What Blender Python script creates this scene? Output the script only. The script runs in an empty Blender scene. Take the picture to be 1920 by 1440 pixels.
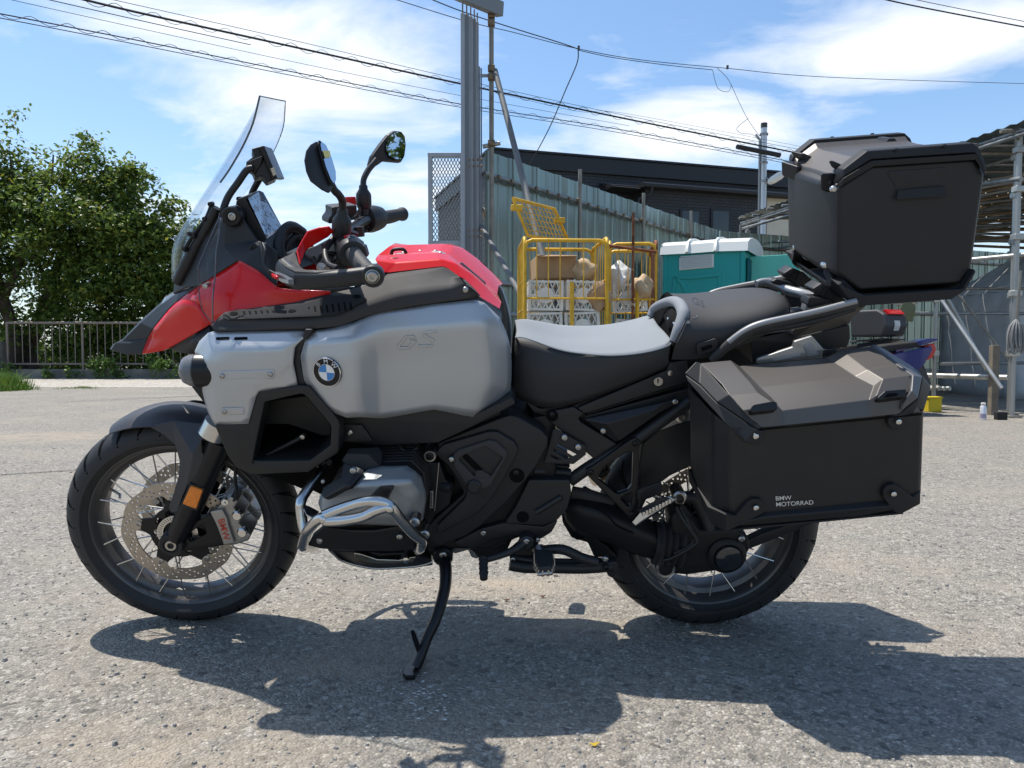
import bpy, bmesh, math, random
from mathutils import Vector, Matrix
R = math.radians
sc = bpy.context.scene
random.seed(7)

# ------------------------------------------------------------------ camera
FPX = 1443.0                       # focal length in pixels of the 1920 px wide photograph
PITCH = R(2.58)
CAMZ = 0.80
cam_d = bpy.data.cameras.new("camera")
cam = bpy.data.objects.new("camera", cam_d)
sc.collection.objects.link(cam)
cam_d.sensor_width = 36.0
cam_d.lens = FPX / 1920 * 36.0
cam_d.clip_start = 0.05
cam_d.clip_end = 3000
cam.location = (0, 0, CAMZ)
cam.rotation_euler = (R(90) - PITCH, 0, 0)
sc.camera = cam

# ------------------------------------------------------------------ world and sun
SUN = Vector((-0.30, 0.22, 1.0)).normalized()      # towards the sun
elev = math.asin(SUN.z)
w = bpy.data.worlds.new("World"); sc.world = w; w.use_nodes = True
nt = w.node_tree; nt.nodes.clear()
N = nt.nodes.new; L = nt.links.new
out = N("ShaderNodeOutputWorld"); bg = N("ShaderNodeBackground"); bg.inputs[1].default_value = 0.145
sky = N("ShaderNodeTexSky"); sky.sky_type = 'NISHITA'; sky.sun_disc = False
sky.sun_elevation = elev
sky.sun_rotation = math.atan2(SUN.x, SUN.y)
sky.air_density = 1.0; sky.dust_density = 1.3; sky.ozone_density = 1.5; sky.altitude = 60
tc = N("ShaderNodeTexCoord")
sep = N("ShaderNodeSeparateXYZ"); L(tc.outputs["Generated"], sep.inputs[0])
def mth(op, a, b=None, c=None, clamp=False):
    n = N("ShaderNodeMath"); n.operation = op; n.use_clamp = clamp
    for i, v in enumerate((a, b, c)):
        if v is None: continue
        if isinstance(v, (int, float)): n.inputs[i].default_value = v
        else: L(v, n.inputs[i])
    return n.outputs[0]
zc = mth('MAXIMUM', sep.outputs[2], 0.0)
den = mth('ADD', zc, 0.16)
cx = mth('DIVIDE', sep.outputs[0], den); cy = mth('DIVIDE', sep.outputs[1], den)
comb = N("ShaderNodeCombineXYZ"); L(cx, comb.inputs[0]); L(cy, comb.inputs[1])
mp = N("ShaderNodeMapping"); L(comb.outputs[0], mp.inputs[0])
mp.inputs["Location"].default_value = (3.7, 1.35, 0.0); mp.inputs["Scale"].default_value = (0.62, 0.95, 1)
mp.inputs["Rotation"].default_value = (0, 0, R(14))
nz = N("ShaderNodeTexNoise"); nz.inputs["Scale"].default_value = 1.25; nz.inputs["Detail"].default_value = 9
nz.inputs["Roughness"].default_value = 0.56; nz.inputs["Distortion"].default_value = 0.35
L(mp.outputs[0], nz.inputs["Vector"])
ramp = N("ShaderNodeValToRGB"); ramp.color_ramp.elements[0].position = 0.535; ramp.color_ramp.elements[1].position = 0.76
ramp.color_ramp.elements[0].color = (0, 0, 0, 1); ramp.color_ramp.elements[1].color = (1, 1, 1, 1)
# banks of cumulus and cirrus stand in these directions (pixel centre, half size in the photograph)
bank = None
for (bx_, by_, sx_, sy_, amp_) in ((560, 90, 330, 130, .34), (760, 150, 160, 90, .22), (1740, 80, 260, 60, .36), (1290, 250, 240, 62, .42), (800, 350, 120, 60, .22), (420, 430, 330, 80, .10), (1000, 300, 140, 50, .18)):
    dv = Vector(((bx_-960)/1443, math.cos(PITCH)+(720-by_)/1443*math.sin(PITCH), -math.sin(PITCH)+(720-by_)/1443*math.cos(PITCH))).normalized()
    sb = N("ShaderNodeVectorMath"); sb.operation = 'SUBTRACT'; L(tc.outputs["Generated"], sb.inputs[0]); sb.inputs[1].default_value = dv
    ml = N("ShaderNodeVectorMath"); ml.operation = 'MULTIPLY'; L(sb.outputs[0], ml.inputs[0]); ml.inputs[1].default_value = (1443/sx_, 3.0, 1443/sy_)
    le = N("ShaderNodeVectorMath"); le.operation = 'LENGTH'; L(ml.outputs[0], le.inputs[0])
    g_ = mth('MULTIPLY', mth('SMOOTH_MIN', mth('SUBTRACT', 1.25, le.outputs["Value"], clamp=True), 1.0, .3), amp_)
    bank = g_ if bank is None else mth('MAXIMUM', bank, g_)
nzd = N("ShaderNodeTexNoise"); nzd.inputs["Scale"].default_value = 4.2; nzd.inputs["Detail"].default_value = 8; nzd.inputs["Roughness"].default_value = .6; nzd.inputs["Distortion"].default_value = .4
L(mp.outputs[0], nzd.inputs["Vector"])
dens = mth('ADD', mth('ADD', mth('MULTIPLY', nz.outputs[0], .48), mth('MULTIPLY', nzd.outputs[0], .52)), mth('MULTIPLY', bank, .85))
L(dens, ramp.inputs[0])
# low cloud and haze gets thicker towards the horizon, all round
hz = mth('SUBTRACT', 1.0, mth('MULTIPLY', zc, 2.6), clamp=True)
hz2 = mth('MULTIPLY', mth('POWER', hz, 2.4), 0.40)
cm = mth('ADD', mth('MULTIPLY', ramp.outputs[0], 0.86), hz2, clamp=True)
mix = N("ShaderNodeMix"); mix.data_type = 'RGBA'
L(cm, mix.inputs["Factor"])
tint = N("ShaderNodeMix"); tint.data_type = 'RGBA'; tint.blend_type = 'MULTIPLY'; tint.inputs["Factor"].default_value = 1.0
tint.inputs["B"].default_value = (0.74, 0.88, 0.96, 1)
L(sky.outputs[0], tint.inputs["A"])
L(tint.outputs["Result"], mix.inputs["A"]); mix.inputs["B"].default_value = (5.6, 5.75, 5.95, 1)
L(mix.outputs["Result"], bg.inputs[0]); L(bg.outputs[0], out.inputs[0])

sd = bpy.data.lights.new("sun", 'SUN'); sd.energy = 4.2; sd.angle = R(0.53); sd.color = (1.0, 0.94, 0.85)
so = bpy.data.objects.new("sun", sd); sc.collection.objects.link(so)
so.rotation_euler = SUN.to_track_quat('Z', 'Y').to_euler()

vs = sc.view_settings
vs.view_transform = 'Standard'; vs.look = 'None'; vs.gamma = 1.0; vs.use_curve_mapping = False
vs.exposure = 0.48
sc.cycles.max_bounces = 8; sc.cycles.transparent_max_bounces = 16
sc.cycles.caustics_reflective = False; sc.cycles.caustics_refractive = False
sc.cycles.sample_clamp_indirect = 4.0

# ------------------------------------------------------------------ materials
MATS = {}
def rgb(h):
    "display colour (0-255 triple) to linear"
    f = lambda c: (c/255/12.92) if c/255 <= .04045 else ((c/255+.055)/1.055)**2.4
    return tuple(f(c) for c in h)
def clear_sheet(name, tint=(.93, .95, .97), gloss=.02):
    "thin clear plastic: mostly transmits, mirrors more towards grazing angles"
    if name in MATS: return MATS[name]
    m = bpy.data.materials.new(name); m.use_nodes = True; t = m.node_tree; t.nodes.clear()
    o = t.nodes.new("ShaderNodeOutputMaterial"); tr = t.nodes.new("ShaderNodeBsdfTransparent"); gl = t.nodes.new("ShaderNodeBsdfGlossy")
    tr.inputs[0].default_value = tuple(tint)+(1,); gl.inputs[1].default_value = gloss
    lwn = t.nodes.new("ShaderNodeLayerWeight"); lwn.inputs[0].default_value = .5
    pw_ = t.nodes.new("ShaderNodeMath"); pw_.operation = 'POWER'; t.links.new(lwn.outputs["Facing"], pw_.inputs[0]); pw_.inputs[1].default_value = 4.0
    fr_ = t.nodes.new("ShaderNodeMath"); fr_.operation = 'MULTIPLY_ADD'; t.links.new(pw_.outputs[0], fr_.inputs[0]); fr_.inputs[1].default_value = .38; fr_.inputs[2].default_value = .02
    mx = t.nodes.new("ShaderNodeMixShader")
    t.links.new(fr_.outputs[0], mx.inputs[0]); t.links.new(tr.outputs[0], mx.inputs[1]); t.links.new(gl.outputs[0], mx.inputs[2]); t.links.new(mx.outputs[0], o.inputs[0])
    MATS[name] = m
    return m
def mat(name, col, rough=0.5, metal=0.0, var=0.0, vscale=8.0, bump=0.0, bscale=300.0, coat=0.0, trans=0.0, ior=1.45,
        alpha=1.0, spec=0.5, rvar=0.0, emit=None, estr=0.0, col2=None, dust=0.0):
    if name in MATS: return MATS[name]
    m = bpy.data.materials.new(name); m.use_nodes = True
    t = m.node_tree; b = t.nodes["Principled BSDF"]
    c = tuple(col[:3]) + (1,)
    b.inputs["Base Color"].default_value = c
    b.inputs["Roughness"].default_value = rough; b.inputs["Metallic"].default_value = metal
    b.inputs["IOR"].default_value = ior; b.inputs["Specular IOR Level"].default_value = spec
    b.inputs["Coat Weight"].default_value = coat; b.inputs["Coat Roughness"].default_value = 0.04
    b.inputs["Transmission Weight"].default_value = trans; b.inputs["Alpha"].default_value = alpha
    if emit: b.inputs["Emission Color"].default_value = tuple(emit)+(1,); b.inputs["Emission Strength"].default_value = estr
    tcn = None
    def coord():
        nonlocal tcn
        if tcn is None: tcn = t.nodes.new("ShaderNodeTexCoord")
        return tcn.outputs["Object"]
    if var or rvar or col2:
        n = t.nodes.new("ShaderNodeTexNoise"); n.inputs["Scale"].default_value = vscale; n.inputs["Detail"].default_value = 6
        n.inputs["Roughness"].default_value = 0.6
        t.links.new(coord(), n.inputs["Vector"])
        if var or col2:
            mx = t.nodes.new("ShaderNodeMix"); mx.data_type = 'RGBA'
            rp = t.nodes.new("ShaderNodeValToRGB"); rp.color_ramp.elements[0].position = .3; rp.color_ramp.elements[1].position = .7
            t.links.new(n.outputs[0], rp.inputs[0]); t.links.new(rp.outputs[0], mx.inputs["Factor"])
            if col2: a_, b_ = c, tuple(col2[:3])+(1,)
            else: a_, b_ = tuple(x*(1-var) for x in c[:3])+(1,), tuple(min(1, x*(1+var)) for x in c[:3])+(1,)
            mx.inputs["A"].default_value = a_; mx.inputs["B"].default_value = b_
            t.links.new(mx.outputs["Result"], b.inputs["Base Color"])
        if rvar:
            mr = t.nodes.new("ShaderNodeMapRange"); mr.inputs[3].default_value = max(0, rough-rvar); mr.inputs[4].default_value = min(1, rough+rvar)
            t.links.new(n.outputs[0], mr.inputs[0]); t.links.new(mr.outputs[0], b.inputs["Roughness"])
    if bump:
        n2 = t.nodes.new("ShaderNodeTexNoise"); n2.inputs["Scale"].default_value = bscale; n2.inputs["Detail"].default_value = 3
        t.links.new(coord(), n2.inputs["Vector"])
        bp = t.nodes.new("ShaderNodeBump"); bp.inputs["Strength"].default_value = bump; bp.inputs["Distance"].default_value = 0.002
        t.links.new(n2.outputs[0], bp.inputs["Height"]); t.links.new(bp.outputs[0], b.inputs["Normal"])
    MATS[name] = m
    return m

# ------------------------------------------------------------------ rays and frames
CP, SP = math.cos(PITCH), math.sin(PITCH)
CAM = Vector((0, 0, CAMZ))
def ray(px, py):
    x = (px-960)/FPX; y = (720-py)/FPX
    return Vector((x, CP + y*SP, -SP + y*CP))
def ground(px, py, z=0.0):
    d = ray(px, py); t = (z-CAMZ)/d.z
    return CAM + d*t
def at(px, py, Y):
    "the world point on the pixel's ray at depth Y (metres in front of the camera)"
    d = ray(px, py); return CAM + d*(Y/d.y)
def project(P):
    v = Vector(P)-CAM
    z = v.y*CP - v.z*SP; y = v.y*SP + v.z*CP
    return (960+FPX*v.x/z, 720-FPX*y/z)

LEAN = R(14.5); BIKE_Y = 2.264
BM = Matrix.Translation((0, BIKE_Y, 0)) @ Matrix.Rotation(LEAN, 4, 'X')
BMI = BM.inverted()
class Frame:
    "a lateral plane of the motorcycle; hit() returns bike-local points at w metres to the left of the plane"
    def __init__(s, o, n):
        s.o = Vector(o); s.n = Vector(n).normalized()
        s.ax = s.n.cross(Vector((0, 0, 1))).normalized()*-1
        if s.ax.x < 0: s.ax = -s.ax
        s.up = s.ax.cross(s.n); 
        if s.up.z < 0: s.up = -s.up
    def hit(s, px, py, w):
        o = BMI @ CAM; d = (BMI.to_3x3() @ ray(px, py))
        t = (w - (o - s.o).dot(s.n)) / d.dot(s.n)
        return o + d*t
    def mir(s, p):
        p = Vector(p); return p - 2*(p - s.o).dot(s.n)*s.n
BODY = Frame((0, 0, 0), (0, -1, 0))
STEER = R(4.0); RAKE = R(26)
FC = BODY.hit(350, 971, 0.0)
FC.z = 0.322
rotS = Matrix.Rotation(STEER, 3, Vector((math.sin(RAKE), 0, math.cos(RAKE))))
FRONT = Frame(FC, rotS @ Vector((0, -1, 0)))

# crop converters: pixel positions read in an enlarged crop of the photograph
def crop(x0, y0, s): return lambda x, y: (x0 + x/s, y0 + y/s)
C1 = crop(100, 720, 3.131); C2 = crop(200, 160, 2.769); C3 = crop(340, 420, 3.0); C4 = crop(540, 720, 2.482)
C5 = crop(900, 520, 3.79); C6 = crop(980, 740, 3.272); C7 = crop(1180, 540, 3.0); C8 = crop(1400, 220, 3.6)
D1 = crop(500, 230, 4.363); D2 = crop(320, 260, 3.788); D3 = crop(540, 800, 5.144); D4 = crop(800, 740, 4.115)
D5 = crop(1420, 480, 4.5); D6 = crop(200, 480, 5.142)
PX = lambda x, y: (x, y)

# ------------------------------------------------------------------ object helpers
COL = sc.collection
def link(o, parent=None):
    COL.objects.link(o)
    if parent is not None: o.parent = parent
    return o
def tag(o, label=None, cat=None, group=None, kind=None):
    if label: o["label"] = label
    if cat: o["category"] = cat
    if group: o["group"] = group
    if kind: o["kind"] = kind
    return o
def empty(name, loc=(0, 0, 0), parent=None, rot=None):
    o = bpy.data.objects.new(name, None); o.empty_display_size = 0.1
    o.location = loc
    if rot: o.rotation_euler = rot
    return link(o, parent)
def finish(me, mats, smooth=35):
    for m in (mats if isinstance(mats, (list, tuple)) else [mats]): me.materials.append(m)
    if smooth:
        me.shade_smooth()
        me.set_sharp_from_angle(angle=R(smooth))
def mesh(name, V, F, m, parent=None, bevel=0.0, seg=2, solid=0.0, solid_off=-1.0, sub=0, smooth=35, mi=None, fix=True, bang=28):
    me = bpy.data.meshes.new(name); me.from_pydata([tuple(v) for v in V], [], F); me.update()
    if fix:
        bm = bmesh.new(); bm.from_mesh(me); bmesh.ops.recalc_face_normals(bm, faces=bm.faces); bm.to_mesh(me); bm.free()
    finish(me, m, smooth)
    if mi:
        for p, k in zip(me.polygons, mi): p.material_index = k
    o = bpy.data.objects.new(name, me)
    if sub:
        s = o.modifiers.new("sub", 'SUBSURF'); s.levels = sub; s.render_levels = sub
    if solid:
        s = o.modifiers.new("solid", 'SOLIDIFY'); s.thickness = solid; s.offset = solid_off
    if bevel:
        b = o.modifiers.new("bevel", 'BEVEL'); b.width = bevel; b.segments = seg; b.limit_method = 'ANGLE'; b.angle_limit = R(bang)
        b.harden_normals = bool(smooth)
    return link(o, parent)
def boxv(c, s, M=None):
    V = [Vector((c[0]+x*s[0]/2, c[1]+y*s[1]/2, c[2]+z*s[2]/2)) for x in (-1, 1) for y in (-1, 1) for z in (-1, 1)]
    if M: V = [M @ v for v in V]
    return V, [(0, 1, 3, 2), (4, 6, 7, 5), (0, 4, 5, 1), (2, 3, 7, 6), (0, 2, 6, 4), (1, 5, 7, 3)]
class MB:
    "collects simple solids into one mesh"
    def __init__(s): s.V = []; s.F = []
    def add(s, V, F):
        k = len(s.V); s.V += [Vector(v) for v in V]; s.F += [tuple(i+k for i in f) for f in F]; return s
    def box(s, c, sz, M=None): return s.add(*boxv(c, sz, M))
    def tube(s, P, r, n=8, cap=True): return s.add(*tubev(P, r, n, cap))
    def build(s, name, m, parent=None, **k): return mesh(name, s.V, s.F, m, parent, **k)
def smooth_path(P, k=6):
    P = [Vector(p) for p in P]
    if len(P) < 3: return P
    out = []
    for i in range(len(P)-1):
        p0 = P[max(i-1, 0)]; p1 = P[i]; p2 = P[i+1]; p3 = P[min(i+2, len(P)-1)]
        for j in range(k):
            t = j/k
            out.append(.5*((2*p1)+(p2-p0)*t+(2*p0-5*p1+4*p2-p3)*t*t+(3*p1-p0-3*p2+p3)*t**3))
    return out+[P[-1]]
def tubev(P, r, n=8, cap=True):
    P = [Vector(p) for p in P]; m = len(P)
    rr = list(r) if isinstance(r, (list, tuple)) else [r]*m
    if len(rr) != m:                                       # spread radii along the path
        rr = [rr[min(int(i/(m-1)*(len(rr)-1)), len(rr)-2)]*(1-(i/(m-1)*(len(rr)-1)) % 1 if i < m-1 else 0) +
              rr[min(int(i/(m-1)*(len(rr)-1)), len(rr)-2)+1]*((i/(m-1)*(len(rr)-1)) % 1 if i < m-1 else 1) for i in range(m)]
    V = []; F = []; ref = None
    for i, p in enumerate(P):
        t = (P[min(i+1, m-1)] - P[max(i-1, 0)]).normalized()
        if ref is None:
            ref = t.cross(Vector((0, 0, 1)))
            if ref.length < .05: ref = t.cross(Vector((1, 0, 0)))
            ref.normalize()
        else:
            ref = (ref - t*ref.dot(t)).normalized()
        b = t.cross(ref)
        V += [p + rr[i]*(math.cos(a)*ref + math.sin(a)*b) for a in [2*math.pi*k/n for k in range(n)]]
    for i in range(m-1):
        for k in range(n):
            F.append((i*n+k, i*n+(k+1) % n, (i+1)*n+(k+1) % n, (i+1)*n+k))
    if cap: F += [tuple(range(n-1, -1, -1)), tuple((m-1)*n+k for k in range(n))]
    return V, F
def tube(name, P, r, m, parent=None, n=12, curve=0, **k):
    if curve: P = smooth_path(P, curve)
    V, F = tubev(P, r, n)
    return mesh(name, V, F, m, parent, smooth=50, **k)
def lathev(o, ax, prof, n=24, ref=None, cap=True):
    "prof: (radius, distance along ax)"
    o = Vector(o); ax = Vector(ax).normalized()
    e = ref or ax.cross(Vector((0, 0, 1)))
    if e.length < .05: e = ax.cross(Vector((1, 0, 0)))
    e.normalize(); f = ax.cross(e)
    V = []; F = []; m = len(prof)
    for r, d in prof:
        V += [o + ax*d + r*(math.cos(2*math.pi*k/n)*e + math.sin(2*math.pi*k/n)*f) for k in range(n)]
    for i in range(m-1):
        for k in range(n): F.append((i*n+k, i*n+(k+1) % n, (i+1)*n+(k+1) % n, (i+1)*n+k))
    if cap: F += [tuple(range(n-1, -1, -1)), tuple((m-1)*n+k for k in range(n))]
    return V, F
def lathe(name, o, ax, prof, m, parent=None, n=24, cap=True, smooth=35, **k):
    V, F = lathev(o, ax, prof, n, cap=cap)
    return mesh(name, V, F, m, parent, smooth=smooth, **k)

def fillet(pts, r, seg=4):
    "round the corners of a closed 2-D polygon; r in its own units (a number or one per corner)"
    out = []; n = len(pts)
    for i in range(n):
        rr = r[i] if isinstance(r, (list, tuple)) else r
        p = Vector(pts[i]); a = Vector(pts[i-1])-p; b = Vector(pts[(i+1) % n])-p
        la, lb = a.length, b.length
        if rr <= 0 or la < 1e-6 or lb < 1e-6: out.append(tuple(p)); continue
        a /= la; b /= lb
        ang = math.acos(max(-1, min(1, a.dot(b))))
        if ang > 3.0: out.append(tuple(p)); continue
        d = min(rr/math.tan(ang/2), la*.45, lb*.45)
        p1 = p+a*d; p2 = p+b*d
        for k in range(seg+1):
            t = k/seg; q = p1*(1-t)**2 + p*2*t*(1-t) + p2*t*t
            out.append(tuple(q))
    return out
def flat_fill(outlines, ext, bev=0.0, res=1):
    "2-D outlines (the first one outer, the others holes) to a solid mesh: half thickness ext, edge bevel bev"
    cu = bpy.data.curves.new("tmp", 'CURVE'); cu.dimensions = '2D'; cu.fill_mode = 'BOTH'
    cu.extrude = max(ext-bev, 0); cu.bevel_depth = bev; cu.bevel_resolution = res; cu.offset = -bev
    for pts in outlines:
        s = cu.splines.new('POLY'); s.points.add(len(pts)-1)
        for q, p in zip(s.points, pts): q.co = (p[0], p[1], 0, 1)
        s.use_cyclic_u = True
    ob = bpy.data.objects.new("tmp", cu)
    me = bpy.data.meshes.new_from_object(ob)
    bpy.data.objects.remove(ob); bpy.data.curves.remove(cu)
    return me
def text_fill(txt, size, ext, bold=0.0, shear=0.0, space=1.0):
    cu = bpy.data.curves.new("tmp", 'FONT'); cu.body = txt; cu.size = size; cu.extrude = ext; cu.offset = bold; cu.shear = shear
    cu.space_character = space
    ob = bpy.data.objects.new("tmp", cu)
    me = bpy.data.meshes.new_from_object(ob)
    bpy.data.objects.remove(ob); bpy.data.curves.remove(cu)
    return me
def wplane(a, b, c):
    "w as a linear function of the pixel through three (px, py, w)"
    M = Matrix(((a[0], a[1], 1), (b[0], b[1], 1), (c[0], c[1], 1))).inverted() @ Vector((a[2], b[2], c[2]))
    return lambda x, y: M[0]*x + M[1]*y + M[2]
def warp(me, wf, fr, t, base=0.0):
    "mesh drawn in photo pixels (x, -y, z in pixels) onto the lateral plane(s) w; z becomes thickness behind the face"
    if callable(wf):
        pass
    zs = [v.co.z for v in me.vertices]; zmax = max(zs); zmin = min(zs)
    for v in me.vertices:
        px, py = v.co.x, -v.co.y
        ww = wf(px, py) if callable(wf) else wf
        p = fr.hit(px, py, ww+base)
        k = (zmax - v.co.z)/(zmax-zmin) if zmax > zmin else 0
        v.co = p - fr.n*t*k
def mirrored(me, fr):
    m2 = me.copy()
    for v in m2.vertices: v.co = fr.mir(v.co)
    m2.flip_normals()
    return m2
SMOOTHSET = 35
def plate(name, pts, w, t, m, parent, holes=(), cv=PX, bev=1.5, r=0, fr=BODY, mir=False, res=2, smooth=35):
    "a flat-ish part traced in pixels: its outer face lies at w metres left of the frame's plane, t metres thick inwards"
    P = [cv(*p) for p in pts]
    P = fillet(P, r) if r else P
    outl = [[(x, -y) for x, y in P]]
    for h in holes:
        H = [cv(*p) for p in h[0]]; H = fillet(H, h[1]) if h[1] else H
        outl.append([(x, -y) for x, y in H])
    ext = max(t*700/2, bev*1.05)
    me = flat_fill(outl, ext, bev, res)
    warp(me, w, fr, t)
    me.name = name
    bm = bmesh.new(); bm.from_mesh(me); bmesh.ops.remove_doubles(bm, verts=bm.verts, dist=1e-5)
    bmesh.ops.recalc_face_normals(bm, faces=bm.faces); bm.to_mesh(me); bm.free()
    finish(me, m, smooth)
    o = link(bpy.data.objects.new(name, me), parent)
    if mir: link(bpy.data.objects.new(name, mirrored(me, fr)), parent)
    return o
def letters(name, txt, px, py, size, w, m, parent, fr=BODY, rot=0.0, shear=0.0, bold=0.0, sx=1.0, t=0.0008, space=1.0):
    me = text_fill(txt, size, 1.0, bold, shear, space)
    c, s = math.cos(R(rot)), math.sin(R(rot))
    for v in me.vertices:
        x, y = v.co.x*sx, v.co.y
        v.co.x = px + x*c - y*s; v.co.y = -py + x*s + y*c
    warp(me, w, fr, t, base=t)
    finish(me, m, 0)
    return link(bpy.data.objects.new(name, me), parent)
from mathutils.bvhtree import BVHTree
def on(obj, off=0.0, fr=BODY, default=0.2):
    "w of an already built surface as a function of the pixel, so that details can lie on it"
    dg = bpy.context.evaluated_depsgraph_get()
    tree = BVHTree.FromObject(obj, dg)
    o = BMI @ CAM; M3 = BMI.to_3x3()
    last = [default]
    def f(px, py):
        d = (M3 @ ray(px, py)).normalized()
        h = tree.ray_cast(o, d)
        if h[0] is None:
            h = tree.find_nearest(fr.hit(px, py, last[0]))
        last[0] = (h[0]-fr.o).dot(fr.n)
        return last[0]+off
    return f
def creases(o, inner=0.4, ang=6, outer=1.0, lev=2):
    "subdivide a faceted panel; its folds stay as soft creases"
    me = o.data
    bm = bmesh.new(); bm.from_mesh(me); bmesh.ops.remove_doubles(bm, verts=bm.verts, dist=1e-6)
    lay = bm.edges.layers.float.get("crease_edge") or bm.edges.layers.float.new("crease_edge")
    for e in bm.edges:
        if len(e.link_faces) < 2: e[lay] = outer
        elif e.calc_face_angle(0) > R(ang): e[lay] = inner
    vl = bm.verts.layers.float.get("crease_vert") or bm.verts.layers.float.new("crease_vert")
    bm.to_mesh(me); bm.free()
    s = o.modifiers.new("sub", 'SUBSURF'); s.levels = lev; s.render_levels = lev
    k = len(o.modifiers)-1
    if k > 0: o.modifiers.move(k, 0)
    me.shade_smooth()
    me.set_sharp_from_angle(angle=R(180))
def patch(name, V, F, m, parent, cv=PX, fr=BODY, solid=0.004, bevel=0.004, mir=False, seg=3, sub=0, bang=18, smooth=35, mi=None, crease=None, cang=5):
    "a faceted shell: V is (crop x, crop y, w)"
    P = [fr.hit(*cv(v[0], v[1]), v[2]) for v in V]
    n = None
    # make normals point away from the bike's middle plane
    F2 = []
    for f in F:
        a = [P[i] for i in f]; nn = Vector((0, 0, 0))
        for i in range(len(a)): nn += a[i].cross(a[(i+1) % len(a)])
        F2.append(tuple(f) if nn.dot(fr.n) >= 0 else tuple(reversed(f)))
    if crease is not None: bevel = 0
    o = mesh(name, P, F2, m, parent, bevel=bevel, seg=seg, solid=solid, sub=sub, fix=False, bang=bang, smooth=smooth, mi=mi)
    if crease is not None: creases(o, crease, cang)
    if mir:
        Q = [fr.mir(p) for p in P]
        o2 = mesh(name, Q, [tuple(reversed(f)) for f in F2], m, parent, bevel=bevel, seg=seg, solid=solid, sub=sub, fix=False, bang=bang, smooth=smooth, mi=mi)
        if crease is not None: creases(o2, crease, cang)
    return o
def ptube(name, pts, r, m, parent, cv=PX, fr=BODY, n=12, curve=6, mir=False):
    P = [fr.hit(*cv(p[0], p[1]), p[2]) for p in pts]
    o = tube(name, P, r, m, parent, n=n, curve=curve)
    if mir: tube(name, [fr.mir(p) for p in P], r, m, parent, n=n, curve=curve)
    return o
def pdisc(name, x, y, w, prof, m, parent, cv=PX, fr=BODY, n=24, mir=False, smooth=35, ax=None, cap=True):
    "a turned part about the lateral axis; prof (radius m, outwards m) measured from w"
    q = cv(x, y)
    P = fr.hit(*q, w(*q) if callable(w) else w)
    o = lathe(name, P, ax or fr.n, prof, m, parent, n=n, smooth=smooth, cap=cap)
    if mir: lathe(name, fr.mir(P), -(ax or fr.n), prof, m, parent, n=n, smooth=smooth, cap=cap)
    return o
def bolt(x, y, w, m, parent, cv=PX, fr=BODY, r=0.0065, mir=False):
    "button-head socket screw"
    prof = [(r, -0.006), (r, 0.0005), (r*.92, r*.25), (r*.7, r*.45), (r*.5, r*.5), (r*.47, r*.5), (r*.44, r*.1)]
    return pdisc("bolt", x, y, w, prof, m, parent, cv, fr, n=12, mir=mir, smooth=30)
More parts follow.
